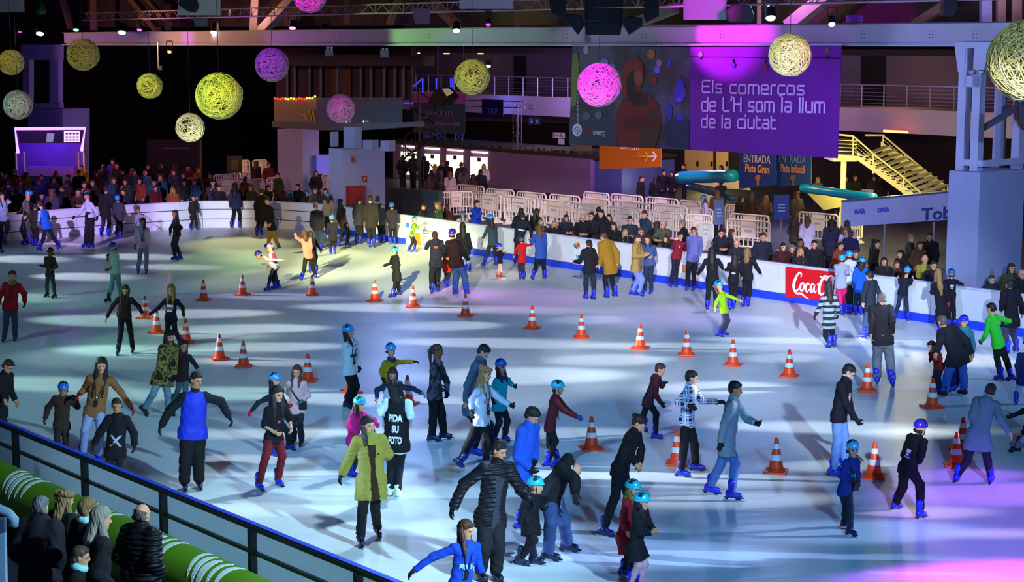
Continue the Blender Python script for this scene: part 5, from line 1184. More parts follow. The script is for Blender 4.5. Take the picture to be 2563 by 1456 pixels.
# ---------------------------------------------------------------- one person from joints
def plink(name, me, parent):
    o = bpy.data.objects.new(name, me); COL.objects.link(o); o.parent = parent; return o
def build_person(J, st, h, root=None):
    """J: joints in metres; st: what they wear; h: mesh fineness. returns the root Empty"""
    k = J['k']; f, l = J['f'], J['l']; N, P = J['N'], J['P']; tu = unit(N - P); tf = unit(f - tu * (f @ tu)); tl = np.cross(tf, tu) * -1
    if tl @ l < 0: tl = -tl
    O = J['O']; lo = lambda pts, m: (np.min(pts, 0) - m, np.max(pts, 0) + m)
    puff = st.get('puff', .012) * k; C = N - tu * .17 * k; arms = list(zip(J['S'], J['E'], J['W'], J['hd'])); legs = list(zip(J['hip'], J['K'], J['A']))
    gl = st.get('glove'); parts = []; hs = st.get('fat', 1.0)
    if root is None: root = empty('person', Vector(O))
    # -- head with neck, fine
    Hc, hu, hf = J['Hc'], J['hu'], J['hf']; hl = np.cross(hu, hf); s = J['hh'] / .23; hhd = max(.0058, h * .55)
    fd = Field(np.minimum(Hc, N) - .17 * s, np.maximum(Hc, N) + .17 * s, hhd); ax = (hl, hf, hu)
    at = lambda a, b, c: Hc + hl * a * s + hf * b * s + hu * c * s
    fd.cap(at(0, -.015, -.05), N + tu * .0, .053 * k, .06 * k, .03, 0); fd.cap(N, N - tu * .04 * k, .06 * k, .075 * k, .03, 0)
    fd.ell(at(0, -.012, .022), ax, (.076 * s, .094 * s, .094 * s), .02, 0); fd.ell(at(0, .028, -.045), ax, (.056 * s, .062 * s, .068 * s), .03, 0); fd.ell(at(0, .062, -.092), ax, (.03 * s, .028 * s, .022 * s), .02, 0)
    fd.cap(at(0, .082, .012), at(0, .104, -.028), .011 * s, .0155 * s, .012, 0); fd.cap(at(-.035, .076, .028), at(.035, .076, .028), .012 * s, .012 * s, .015, 0)
    for sg in (-1, 1):
        fd.ell(at(sg * .078, -.008, -.005), ax, (.011 * s, .02 * s, .032 * s), .006, 0)
        fd.ell(at(sg * .033, .094, .008), ax, (.02 * s, .014 * s, .013 * s), .01, 0, sub=True); fd.ell(at(sg * .033, .0795, .008), ax, (.0125 * s, .0105 * s, .0075 * s), .002, 1)
    fd.cap(at(-.014, .0845, -.06), at(.014, .0845, -.06), .008 * s, .008 * s, .003, 2)
    parts.append(fd.mesh())
    # -- hidden body under the clothes, coarse; hands fine
    hb = max(.02, h); pts = [P, N, C] + [x for a in arms for x in a[:3]] + [x for a in legs for x in a]
    fb = Field(*lo(pts, .17 * k), hb)
    fb.cap(P, C, .135 * k * hs, .14 * k * hs, .03, 0, flat=tf, fl=.66); fb.cap(J['S'][0], J['S'][1], .05 * k, .05 * k, .03, 0)
    fb.cap(C, N, .07 * k, .05 * k, .04, 0)
    for S_0, E_, W_, hd in arms: fb.cap(S_0, E_, .045 * k, .037 * k, .02, 0); fb.cap(E_, W_, .036 * k, .027 * k, .02, 0)
    for a, b, c in legs: fb.cap(a, b, .078 * k, .052 * k, .03, 0); fb.cap(b, c, .05 * k, .038 * k, .02, 0)
    parts.append(fb.mesh()); bare_legs = st.get('bare_legs')
    hh_ = max(.0052, h * .5); gparts = []
    for i, (S_0, E_, W_, hd) in enumerate(arms):
        th = unit(f * .9 + np.array((0, 0, .35)) - hd * ((f * .9 + np.array((0, 0, .35))) @ hd)); pn = np.cross(hd, th); mid_ = P + tu * .2 * k - W_
        if pn @ mid_ < 0: pn = -pn
        fh = Field(W_ - .16 * k, W_ + .16 * k, hh_); fh.cap(W_ - hd * .06 * k, W_, .029 * k, .027 * k, .01, 0)
        hand_prims(fh, W_, hd, th, pn, k, hh_ * .95, J['curl'][i], 0, .003 if gl else 0)
        (gparts if gl else parts).append(fh.mesh())
        if gl: fh
    body = plink('body', make_mesh('body', parts, [skin(st.get('skin', 'a')), MEYE, MLIP], O), root)
    if gl:
        for gm in gparts: plink('glove', make_mesh('glove', [gm], [mat('glove_' + gl, gl, .8)], O), root)
    # -- top garment
    hem = st.get('hem', .10) * k; rw = (.152 * hs) * k + puff; fl = st.get('flat', .70); legd = unit((J['K'][0] + J['K'][1]) / 2 - P); down = unit(-tu * .6 + legd * .5 - np.array((0, 0, .3)))
    if hem > .2 * k: down = unit(legd * .7 + np.array((0, 0, -.5)))
    ft = Field(*lo([P + down * hem, N, C] + [x for a in arms for x in a[:3]], .22 * k + puff), h)
    flare = st.get('flare', .0) * k; Hm = P + down * hem
    ft.cap(P, C, rw * .98, .15 * k * hs + puff, .03, 0, flat=tf, fl=fl, cut=(Hm, down))
    ft.cap(P, Hm + down * .1 * k, rw * .98, rw + flare, .02, 0, flat=tf, fl=min(.85, fl + .06), cut=(Hm, down))
    rs_ = (.094 * hs + min(.022, st.get('fit', .012))) * k + puff
    for sg in (-1, 1): ft.cap(P + tl * sg * .07 * k, Hm + down * .1 * k + tl * sg * (.072 * k + flare * .5), rs_, rs_ + flare * .5, .03, 0, flat=tf, fl=.95, cut=(Hm, down))
    if hem > .15 * k:
        for a, b, c in legs: ft.cap(a, a + (b - a) * .9, (.098 * hs + st.get('fit', .012)) * k + puff, .085 * k + puff + flare * .5, .03, 0, cut=(Hm, down))
    sh0, sh1 = J['S']; ft.cap(sh0, sh1, .058 * k + puff * .8, .058 * k + puff * .8, .045, 0); ft.cap(C, N - tu * .02 * k, .09 * k + puff, .062 * k + puff, .04, 0)
    sleeve = st.get('sleeve', 1.0)
    for S_0, E_, W_, hd in arms:
        if sleeve >= .9:
            ft.cap(S_0, E_, .055 * k + puff, .046 * k + puff, .03, 0); We = E_ + (W_ - E_) * sleeve; ft.cap(E_, We, .044 * k + puff, .036 * k + puff * .9, .02, st.get('cuffid', 0), cut=(W_, hd))
        else: Ee = S_0 + (E_ - S_0) * (sleeve * 1.6); ft.cap(S_0, Ee, .055 * k + puff, .052 * k + puff, .03, 0)
    if st.get('collar', 1): ft.cap(N - tu * .02 * k, N + tu * .035 * k, .066 * k + puff * .5, .062 * k + puff * .4, .015, 0)
    if st.get('hood'):
        ft.cap(N - tf * .06 * k + tl * .055 * k, N - tf * .06 * k - tl * .055 * k, .062 * k, .062 * k, .03, 0); ft.ell(N - tf * .10 * k - tu * .05 * k, (tl, tf, tu), (.11 * k, .05 * k, .09 * k), .03, 0)
    if st.get('belly'): ft.cap(P + tu * .12 * k + tf * .05 * k, P + tu * .22 * k + tf * .06 * k, .11 * k + puff, .1 * k + puff, .05, 0)
    tm = st['top']; tname = st.get('tname', 'jacket'); mats_ = [tm]
    if st.get('open'):       # an inner garment shows down the middle of the front
        X_, Y_, Z_ = ft.ax[0][:, None, None] - f4(P[0]), ft.ax[1][None, :, None] - f4(P[1]), ft.ax[2][None, None, :] - f4(P[2]); dt_ = lambda e: X_ * f4(e[0]) + Y_ * f4(e[1]) + Z_ * f4(e[2])
        up_ = dt_(tu); ft.id[(np.abs(dt_(tl)) < .03 * k + .10 * np.abs(up_ - .18 * k)) & (dt_(tf) > .04 * k) & (up_ < .52 * k)] = 1; mats_.append(st['open'])
    if st.get('cuff'): mats_.append(st['cuff'])
    top = plink(tname, make_mesh(tname, [folds(ft.mesh(), k, f)], mats_, O), root)
    if st.get('vest'):       # sleeveless layer over the top
        fv = Field(*lo([Hm, N, C, sh0, sh1], .24 * k), h); v_ = .02 * k
        fv.cap(P, C, rw + v_, .15 * k + puff + v_, .03, 0, flat=tf, fl=fl + .03, cut=(P + down * .09 * k, down)); fv.cap(P, P + down * .2 * k, rw + v_, rw + v_, .02, 0, flat=tf, fl=fl + .05, cut=(P + down * .09 * k, down)); [fv.cap(P + tl * sg * .07 * k, P + down * .2 * k + tl * sg * .072 * k, rs_ + v_, rs_ + v_, .03, 0, flat=tf, fl=.97, cut=(P + down * .09 * k, down)) for sg in (-1, 1)]; fv.cap(sh0 * .85 + sh1 * .15, sh1 * .85 + sh0 * .15, .06 * k + puff, .06 * k + puff, .04, 0); fv.cap(C, N, .1 * k + puff, .075 * k, .04, 0)
        waistcoat = plink('vest', make_mesh('vest', [folds(fv.mesh(), k, f, .004)], [st['vest']], O), root)
    # -- trousers
    if not bare_legs or True:
        fit = st.get('fit', .012) * k; fp = Field(*lo([P + tu * .1 * k] + [x for a in legs for x in a], .2 * k), h)
        fp.cap(P + tu * .06 * k, P - tu * .02 * k, .135 * k * hs + fit, .14 * k * hs + fit, .03, 0, flat=tf, fl=.74)
        for a, b, c in legs:
            fp.cap(a, b, .082 * k * hs + fit, .058 * k + fit, .035, 0); dn = unit(c - b); e_ = b + (c - b) * st.get('leglen', .90); fp.cap(b, e_, .055 * k + fit, .050 * k + fit, .025, 0); fp.ell(b - dn * .16 * k - f * .012 * k, (unit(np.cross(dn, f)), f, dn), (.045 * k, .05 * k, .11 * k), .03, 0) if 0 else None
            fp.cap(b + (c - b) * .12 - tf * .018 * k, b + (c - b) * .42 - tf * .02 * k, .05 * k + fit * .8, .045 * k + fit * .8, .03, 0)
        pn_ = st.get('pname', 'trousers'); plink(pn_, make_mesh(pn_, [folds(fp.mesh(), k, f, .006 if st.get('fit', .012) > .015 else .0035)], [st['legs']], O), root)
    # -- footwear
    for i, (a, b, c) in enumerate(legs):
        me = skate_mesh(st['skate']) if st.get('skate') else shoe_mesh(st.get('shoe', '1a181c')); o = plink('skate' if st.get('skate') else 'shoe', me, root)
        fdir = J['fd'][i]; pitch = J['fp'][i]; fx = unit(np.array((fdir[0], fdir[1], 0))); up = np.array((0, 0, 1.0)); fx2 = fx * math.cos(pitch) - up * math.sin(pitch); uz = fx * math.sin(pitch) + up * math.cos(pitch); uy = np.cross(uz, fx2); sh_ = unit(b - c); uz = uz + np.array((sh_[0], sh_[1], 0)) * (.75 if pitch == 0 else .2)
        o.matrix_parent_inverse = Matrix(); M = Matrix(((fx2[0], uy[0], uz[0], c[0] - O[0]), (fx2[1], uy[1], uz[1], c[1] - O[1]), (fx2[2], uy[2], uz[2], c[2] - O[2]), (0, 0, 0, 1))); ks = k * (1.0 if k > .75 else 1.08); M = M @ Matrix.Scale(ks, 4); o.matrix_basis = M
        if st.get('skate'):
            plink('blade', BLADE, o)
    # -- hair
    hst = st.get('hair', 'short'); hm = hair_mat(st.get('hairc', '20140e')); helm = st.get('helmet')
    if hst != 'none':
        fh = Field(np.minimum(Hc, N - tu * .35 * k) - .19 * s, np.maximum(Hc, N) + .2 * s, max(.0075, h * .7)); vol = st.get('vol', 0) * s
        if not helm:
            fh.ell(at(0, -.014, .034), ax, (.0825 * s + vol, .0995 * s + vol, .094 * s + vol), .01, 0)
            if hst in ('curly',): 
                for q_ in range(14): a_ = q_ * 2.4; fh.ell(at(.08 * math.cos(a_), -.02 + .085 * math.sin(a_), .05 + .05 * ((q_ * 7) % 5) / 5), ax, (.04 * s,) * 3, .012, 0)
            if hst == 'bald_side': fh.plane(at(0, -.02, .035), unit(hu + hf * .35))
            nrm = unit(hf * .66 - hu * .75); fh.plane(at(0, .056, .046), nrm)
            if hst in ('short', 'bald_side'): fh.cap(at(-.06, -.055, -.035), at(.06, -.055, -.035), .034 * s, .034 * s, .03, 0)
            fh.cap(at(-.04, .066, .078), at(.04, .066, .078), .014 * s, .014 * s, .02, 0) if hst in ('short', 'long', 'curly') else None
        else: fh.cap(at(-.055, -.05, -.05), at(.055, -.05, -.05), .036 * s, .036 * s, .02, 0)
        if hst in ('long', 'curly'):
            L_ = st.get('hlen', .26) * k; back = N - tf * .085 * k
            fh.cap(at(0, -.06, 0), back - tu * (L_ * .35), .07 * s, .075 * s + vol, .03, 0, flat=tf, fl=.7); fh.cap(back - tu * (L_ * .35), back - tu * L_ - tf * .02 * k, .075 * s + vol, .035 * s, .03, 0, flat=tf, fl=.6)
            for sg in (-1, 1):
                p0 = at(sg * .074, -.02, -.01); p1 = N + hl * sg * .075 * k + tf * .03 * k; p2 = p1 + tf * .075 * k - tu * L_ * .7
                fh.cap(p0, p1, .033 * s, .034 * s + vol, .02, 0); fh.cap(p1, p2, .034 * s + vol, .018 * s, .02, 0)
        if hst in ('pony', 'bun'):
            fh.ell(at(0, -.115, .05), ax, (.034 * s,) * 3, .02, 0) if hst == 'bun' else None
            if hst == 'pony': fh.cap(at(0, -.105, .045), at(0, -.135, -.03), .03 * s, .034 * s, .02, 0); fh.cap(at(0, -.135, -.03), N - tf * .11 * k - tu * .1 * k, .034 * s, .014 * s, .02, 0)
            fh.cap(at(-.05, -.055, -.03), at(.05, -.055, -.03), .03 * s, .03 * s, .03, 0)
        hm_ = fh.mesh()
        if len(hm_[0]):            # locks: shallow grooves running down the hair
            v_ = hm_[0] - Hc; u_ = v_ @ hu; a_, b_ = v_ @ hl, v_ @ (hf * 1.0) + .02 * s; th_ = np.arctan2(a_, b_); rad_ = np.sqrt(a_ * a_ + b_ * b_) + 1e-6
            g_ = np.sin(th_ * 17 + 9 * np.sin(u_ / s * 9)) * .5 + np.sin(th_ * 31 + u_ / s * 23) * .35 + np.sin(u_ / s * 60 + th_ * 7) * .3
            amp = (.0045 if hst != 'curly' else .009) * s * np.clip(rad_ / (.05 * s), 0, 1) * g_
            hm_[0][:] += np.outer(amp * a_ / rad_, hl) + np.outer(amp * b_ / rad_, hf) + np.outer(.5 * amp * np.clip(u_ / (.08 * s), 0, 1), hu)
        if len(hm_[0]): plink('hair', make_mesh('hair', [hm_], [hm], O), root)
    if helm:
        o = plink('helmet', helmet_mesh(helm), root); ks = s * st.get('helms', 1.0); c0 = at(0, -.006, .018); M = Matrix(((-hl[0], hf[0], hu[0], c0[0] - O[0]), (-hl[1], hf[1], hu[1], c0[1] - O[1]), (-hl[2], hf[2], hu[2], c0[2] - O[2]), (0, 0, 0, 1))); o.matrix_parent_inverse = Matrix(); o.matrix_basis = M @ Matrix.Scale(ks, 4)
        fs = Field(Hc - .16 * s, Hc + .16 * s, max(.007, h * .6))
        for sg in (-1, 1): fs.cap(at(sg * .086, .02, .0), at(sg * .062, .045, -.095), .006 * s + .001, .006 * s + .001, .002, 0)
        fs.cap(at(-.062, .045, -.095), at(.062, .045, -.095), .007 * s, .007 * s, .002, 0); sm = fs.mesh()
        if h < .012 and len(sm[0]): plink('strap', make_mesh('strap', [sm], [mat('helmet_strap', '15151a', .7)], O), root)
    if st.get('cap'):
        fc = Field(Hc - .2 * s, Hc + .22 * s, max(.0075, h * .6)); fc.ell(at(0, -.012, .045), ax, (.095 * s, .108 * s, .088 * s), .01, 0); fc.plane(at(0, .0, .045), unit(hf * .15 - hu))
        if st.get('peak'): fc.cap(at(-.03, .12, .052), at(.03, .12, .052), .035 * s, .035 * s, .02, 0, flat=hu, fl=.3)
        plink('cap', make_mesh('cap', [fc.mesh()], [cloth(st['cap'])], O), root)
    if st.get('scarf'):
        fs = Field(N - .2 * k, N + .2 * k, max(.008, h * .7)); n_ = 10
        for q_ in range(n_):
            a0, a1 = 2 * math.pi * q_ / n_, 2 * math.pi * (q_ + 1) / n_; pt = lambda a: N + tl * .07 * k * math.cos(a) + tf * (.065 * math.sin(a) + .015) * k + tu * (.03 - .02 * math.sin(a)) * k
            fs.cap(pt(a0), pt(a1), .042 * k, .042 * k, .02, 0)
        plink('scarf', make_mesh('scarf', [fs.mesh()], [st['scarf']], O), root)
    if st.get('glasses'):
        fg = Field(Hc - .14 * s, Hc + .14 * s, max(.006, h * .5)); g0 = max(.004, h * .35)
        for sg in (-1, 1): fg.cap(at(sg * .012, .106, .01), at(sg * .058, .096, .01), g0, g0, .001, 0); fg.cap(at(sg * .058, .096, .01), at(sg * .082, .0, .012), g0, g0, .001, 0)
        plink('glasses', make_mesh('glasses', [fg.mesh()], [mat('glasses_dark', '101014', .3)], O), root)
    front = lambda u, v: P + tu * v * k + tf * .4 * k + tl * u * k
    if st.get('lanyard') or st.get('bagstrap') or st.get('print') or st.get('bands'):
        from mathutils.bvhtree import BVHTree
        me = waistcoat.data if st.get('vest') else top.data; tree = BVHTree.FromPolygons([v.co for v in me.vertices], [p.vertices[:] for p in me.polygons])
        sgn = 1.0
        def surf(u, v, sg=1):
            o_ = P + tu * v * k + tl * u * k + tf * sg * .6 * k - O; hit = tree.ray_cast(Vector(o_), Vector(-tf * sg)); 
            return (A3(hit[0]) if hit[0] else A3(o_ - tf * sg * .45 * k)) + O + tf * sg * .006
        if st.get('lanyard'):
            q = MB(); yb = st.get('lany', .24)
            for sg in (-1, 1): q.tube([Vector(surf(sg * (.062 - .05 * t), .50 - (.50 - yb) * t) - O) for t in [i / 5 for i in range(6)]], .008, 5)
            plink('lanyard', _tmp(q, mat('lanyard', '14141c', .6)), root); q = MB(); a = surf(0, yb) - O; q.prism([Vector(a + tl * .03 * k * sx + tu * sy * k + tf * .012) for sx, sy in ((-1, 0), (1, 0), (1, -.1), (-1, -.1))], Vector(tf * .012)); plink('pouch', _tmp(q, mat('pouch', '101016', .5)), root)
        if st.get('bagstrap'):
            q = MB(); q.tube([Vector(surf(-.12 + .24 * t, .50 - .36 * t) - O) for t in [i / 6 for i in range(7)]], .016, 5); plink('bag_strap', _tmp(q, mat('bag_strap', st['bagstrap'], .6)), root)
            q = MB(); a = surf(.15, .12) - O; q.prism([Vector(a + tl * .08 * k * sx + tu * sy * k) for sx, sy in ((-1, .08), (1, .08), (1, -.1), (-1, -.1))], Vector(tf * .07)); plink('bag', _tmp(q, mat('bag_strap', st['bagstrap'], .6)), root)
        for (txt, col, v, wd, ht, sg) in st.get('print', ()):
            me2 = text_mesh(txt, .2, .0, .011 if len(txt) > 1 else .004); n = len(me2.vertices); co = np.zeros(n * 3); me2.vertices.foreach_get('co', co); co = co.reshape(-1, 3); mn, mx = co.min(0), co.max(0)
            co = (co - (mn + mx) / 2) / np.maximum(mx - mn, 1e-6) * np.array((wd, ht, 0)); rt_ = np.cross(tu, tf * sg)
            # follow the cloth: each vertex drops onto the surface
            P0 = np.array([surf((rt_ @ tl) * c[0], v + c[1], sg) - O for c in co]); m_ = P0 @ (tf * sg); P0 = P0 + np.outer(np.minimum(.0, 0) + 0 * m_, tf); me2.vertices.foreach_set('co', P0.ravel()); me2.update(); me2.materials.clear(); me2.materials.append(mat('print_' + col, col, .6)); o = plink('lettering', me2, root)
            sol = o.modifiers.new('thick', 'SOLIDIFY'); sol.thickness = .004; sol.offset = 0
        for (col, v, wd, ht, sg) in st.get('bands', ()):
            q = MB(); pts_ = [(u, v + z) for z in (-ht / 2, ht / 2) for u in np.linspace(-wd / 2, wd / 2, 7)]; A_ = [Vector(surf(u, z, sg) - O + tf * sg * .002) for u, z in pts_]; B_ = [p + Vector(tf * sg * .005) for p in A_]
            q.add(A_ + B_, [(14 + i, 15 + i, 22 + i, 21 + i) for i in range(6)] + [(i, 7 + i, 8 + i, 1 + i) for i in range(6)] + [(0, 14, 21, 7), (6, 13, 27, 20)]); plink('emblem_or_glow', _tmp(q, mat('print_' + col, col, .6)), root)
    return root
def _tmp(q, m):
    me = bpy.data.meshes.new('piece'); me.from_pydata(q.v, [], q.f); me.update(); me.materials.append(m); return me
# ---------------------------------------------------------------- joints from the pixels of a pose
def limb(S, px, L, Y, sign, lim=.75):
    """a joint on the ray of a pixel at bone length L from S; sign: +1 farther, -1 nearer than S"""
    d = ray(*px); y0 = Y; p = A3(V(px[0], px[1], y0)); flat = math.hypot(p[0] - S[0], p[2] - S[2]); dy = math.sqrt(max(0, L * L - flat * flat)); dy = min(dy, L * lim)
    return A3(V(px[0], px[1], S[1] + sign * dy))
def pose(d):
    H = d['H']; k = H / 1.75; fa = math.radians(d.get('face', 0)); f = np.array((math.sin(fa), -math.cos(fa), 0)); l = np.array((math.cos(fa), math.sin(fa), 0))
    ank = .135 * k * (1 if d.get('skates', True) else .8)
    F2 = d['f']; gz = d.get('gz', 0.0); g = [G(p[0], p[1], gz) for p in F2 if len(p) == 2]
    if not d.get('Y') and g and gz == 0:          # keep clear of the boards
        gm = sum((Vector(q) for q in g), Vector()) / len(g); px_, py_ = proj(gm); yy = gm.y
        while rink_sd(V(px_, py_, yy)) > -.48 * k and yy > gm.y - 6: yy -= .05
        if yy < gm.y: d['Y'] = yy
    if d.get('Y'): Y = d['Y']
    else: Y = sum(p.y for p in g) / len(g)
    feet = []
    for p in F2:
        if len(p) == 2:
            q = A3(G(p[0], p[1], gz)) if not d.get('Y') else A3(V(p[0], p[1], Y)); q[1] = min(max(q[1], Y - .3 * k), Y + .3 * k); v = A3(V(p[0], p[1], q[1])); q[0] = v[0]; q[2] = gz; feet.append(q)
        else: q = A3(V(p[0], p[1], Y + (p[2] if not isinstance(p[2], str) else 0))); feet.append(q)
    A = [q + np.array((0, 0, ank)) for q in feet]
    lean = d.get('lean', 0.0)      # metres the shoulders are in front (+) along the facing
    P = A3(V(*d['p'], Y + d.get('py', 0))); N = A3(V(*d['n'], P[1] - lean)); Ht = A3(V(*d['h'], N[1] - d.get('hlean', lean * .35)))
    hh = .118 + .064 * H; hu0 = unit(Ht - N); yaw = math.radians(d.get('hface', d.get('face', 0))); pit = math.radians(d.get('hp', 10) * (.45 if d['st'].get('helmet') else .8)); hf = np.array((math.sin(yaw), -math.cos(yaw), 0)); up = np.array((0, 0, 1.0)) + hu0 * .9; up = unit(up)
    hf = unit(hf - up * (hf @ up)); hu = unit(up * math.cos(pit) + hf * math.sin(pit)); hf = unit(hf * math.cos(pit) - up * math.sin(pit)); Hc = Ht - unit(hu + hu0) * (hh * .5 + (.022 if d['st'].get('helmet') else .008) * k)
    tu = unit(N - P); sw = .165 * k; tw = math.radians(d.get('twist', 0)); ls = rotz(l, tw); ls = unit(ls - tu * (ls @ tu) * .6)
    S = [N - tu * .065 * k - ls * sw, N - tu * .065 * k + ls * sw]; hip = [P - l * .078 * k, P + l * .078 * k]
    prof = abs(math.cos(fa)) < .36
    order = (lambda a, b: [a, b] if (proj(a)[0] <= proj(b)[0] if not prof else a[1] <= b[1]) else [b, a])
    S = order(*S); hip = order(*hip); E, W, HD = [], [], []; arms = d.get('a') or [None, None]
    for i, a in enumerate(arms):
        out = -1 if i == 0 else 1
        if a is None:
            E_ = S[i] + np.array((0, 0, -.275 * k)) + (S[i] - N) * .35 - f * .03 * k; Wf = E_ + np.array((0, 0, -.22 * k)) + f * .10 * k + (S[i] - N) * .1; hc = Wf + unit(Wf - E_) * .06 * k
        else:
            sg = a[4] if len(a) > 4 else None; es = (sg if sg is not None else (out * (1 if prof else 0) or (1 if f[1] < 0 else -1) * 1)); L1 = .285 * k; E_ = limb(S[i], a[:2], L1, S[i][1], es, .5)
            if np.linalg.norm(E_ - S[i]) > L1 * 1.25: E_ = S[i] + unit(E_ - S[i]) * L1 * 1.25
            hs_ = a[5] if len(a) > 5 else (np.sign(f[1]) or -1); hc = limb(E_, a[2:4], .315 * k, E_[1], hs_, .7)
            if np.linalg.norm(hc - E_) > .40 * k: hc = E_ + unit(hc - E_) * .40 * k
            Wf = hc - unit(hc - E_) * .075 * k
        E.append(E_); W.append(Wf); HD.append(unit(hc - Wf))
    K = []
    kk = d.get('k') or [None, None]
    for i in range(2):
        m_ = (hip[i] + A[i]) / 2
        if kk[i] is None: L2 = np.linalg.norm(A[i] - hip[i]); b = math.sqrt(max(0, (.43 * k) ** 2 - (L2 / 2) ** 2)); K.append(m_ + f * min(b, .14 * k) + np.array((0, 0, .01)))
        else:
            q = A3(V(*kk[i], m_[1])); dy = math.sqrt(max(0, (.43 * k) ** 2 - np.sum((q - hip[i]) ** 2))); K.append(A3(V(*kk[i], m_[1] + (np.sign(f[1]) * min(dy, .2 * k) if abs(f[1]) > .3 else 0))))
    ff = d.get('ff', [0, 0]); fd = [rotz(f, math.radians(-x)) for x in ff]; fp = [0 if len(p) == 2 else math.radians(p[3] if len(p) > 3 else 35) for p in F2]
    O = np.array(((A[0][0] + A[1][0]) / 2, Y, gz))
    return dict(k=k, f=f, l=l, N=N, P=P, S=S, E=E, W=W, hd=HD, hip=hip, K=K, A=A, Hc=Hc, hu=hu, hf=hf, hh=hh, O=O, fd=fd, fp=fp, curl=d.get('curl', [.6, .6]))
def stand_joints(O, H, face, arms='down', skates=False, hyaw=0, hp=8, lean=.0):
    k = H / 1.75; fa = math.radians(face); f = np.array((math.sin(fa), -math.cos(fa), 0)); l = np.array((math.cos(fa), math.sin(fa), 0)); z = np.array((0, 0, 1.0)); O = np.asarray(O, float)
    ank = .11 * k; A = [O + z * ank - l * .09 * k, O + z * ank + l * .1 * k + f * .04 * k]; P = O + z * .93 * k; N = O + z * 1.47 * k + f * (.03 + lean) * k; hh = .118 + .064 * H
    yaw = fa + math.radians(hyaw); hf = np.array((math.sin(yaw), -math.cos(yaw), 0)); pit = math.radians(hp); hu = z * math.cos(pit) + hf * math.sin(pit); hf = hf * math.cos(pit) - z * math.sin(pit); Hc = N + z * (.155 * k) + f * .035 * k + hf * .0
    S = [N - z * .065 * k - l * .165 * k, N - z * .065 * k + l * .165 * k]; hip = [P - l * .078 * k, P + l * .078 * k]; K = [(hip[i] + A[i]) / 2 + f * .02 * k for i in (0, 1)]; E, W = [], []
    for i, sg in enumerate((-1, 1)):
        if arms == 'down': e = S[i] - z * .27 * k + l * sg * .04 * k - f * .04 * k; w = e - z * .22 * k + f * .1 * k
        elif arms == 'lean': e = S[i] - z * .2 * k + f * .18 * k + l * sg * .05 * k; w = e + f * .2 * k - l * sg * .12 * k - z * .03 * k
        elif arms == 'phone' and i == 0: e = S[i] - z * .22 * k + f * .14 * k; w = e + f * .12 * k + z * .2 * k + l * .06 * k
        elif arms == 'pocket': e = S[i] - z * .26 * k + l * sg * .07 * k - f * .08 * k; w = e - z * .18 * k + f * .14 * k - l * sg * .05 * k
        elif arms == 'ear' and i == 1: e = S[i] - z * .02 * k + l * .25 * k; w = e + z * .18 * k - l * .16 * k
        else: e = S[i] - z * .27 * k + l * sg * .04 * k - f * .04 * k; w = e - z * .22 * k + f * .1 * k
        E.append(e); W.append(w)
    return dict(k=k, f=f, l=l, N=N, P=P, S=S, E=E, W=W, hd=[unit(W[i] - E[i]) for i in (0, 1)], hip=hip, K=K, A=A, Hc=Hc, hu=hu, hf=hf, hh=hh, O=O, fd=[f, f], fp=[0, 0], curl=[.6, .6])
NPEOPLE = 0
def person(lab, **d):
    global NPEOPLE
    st = d['st']; J = pose(d); h = min(.02, max(.0075, 1.7 * J['O'][1] / F)) * (.85 if J['k'] < .75 else 1.0)
    r = build_person(J, st, h); tag(r, lab, 'person', d.get('group')); NPEOPLE += 1; return r
# ================================================================== the skaters, each posed from the photograph
CROP = {'Z1': (0, 660, 2.912), 'Z2': (350, 780, 2.912), 'Z3': (800, 780, 2.912), 'Z4': (1100, 956, 2.912), 'Z5': (1450, 880, 2.647), 'Z6': (2000, 900, 2.911), 'Z7': (0, 1000, 3.193), 'Z8': (800, 1000, 3.192),
 'T1': (0, 380, 3.64), 'T2': (600, 380, 3.64), 'T3': (1000, 380, 3.64), 'T4': (1500, 380, 3.64), 'T5': (1863, 380, 3.64), 'T6': (1863, 600, 3.64), 'F': (0, 0, 1)}
def sk(lab, z, h, n, p, f, face, top, legs, H=None, a=None, k=None, hair='short', hc='20140e', **st):
    ox, oy, sc = CROP[z]; c = lambda q: tuple([ox + q[0] / sc, oy + q[1] / sc] + list(q[2:]))
    d = dict(h=c(h), n=c(n), p=c(p), f=[c(q) for q in f], face=face)
    if a: d['a'] = [None if q is None else c(q[:2]) + c(q[2:4]) + tuple(q[4:]) for q in a]
    if k: d['k'] = [None if q is None else c(q) for q in k]
    for key in ('hface', 'hp', 'lean', 'hlean', 'ff', 'twist', 'curl', 'gz', 'py', 'Y', 'skates', 'group'):
        if key in st: d[key] = st.pop(key)
    if H is None:
        g = [G(q[0], q[1]) for q in d['f'] if len(q) == 2]; Y = sum(q.y for q in g) / len(g); H = max(.85, min(1.9, (V(d['h'][0], d['h'][1], Y).z - .06 - (.03 if st.get('helmet') else 0)) * 1.015))
    d['H'] = H; s = dict(top=top if not isinstance(top, str) else cloth(top), legs=legs if not isinstance(legs, str) else cloth(legs), hair=hair, hairc=hc, skate='1c28c8'); s.update(st)
    if d.get('skates') is False: s['skate'] = None
    d['st'] = s; return person(lab, **d)
BK = '16151c'; DK = '1e1d26'; HCY = '28b4d0'; HCB = '2a96dc'
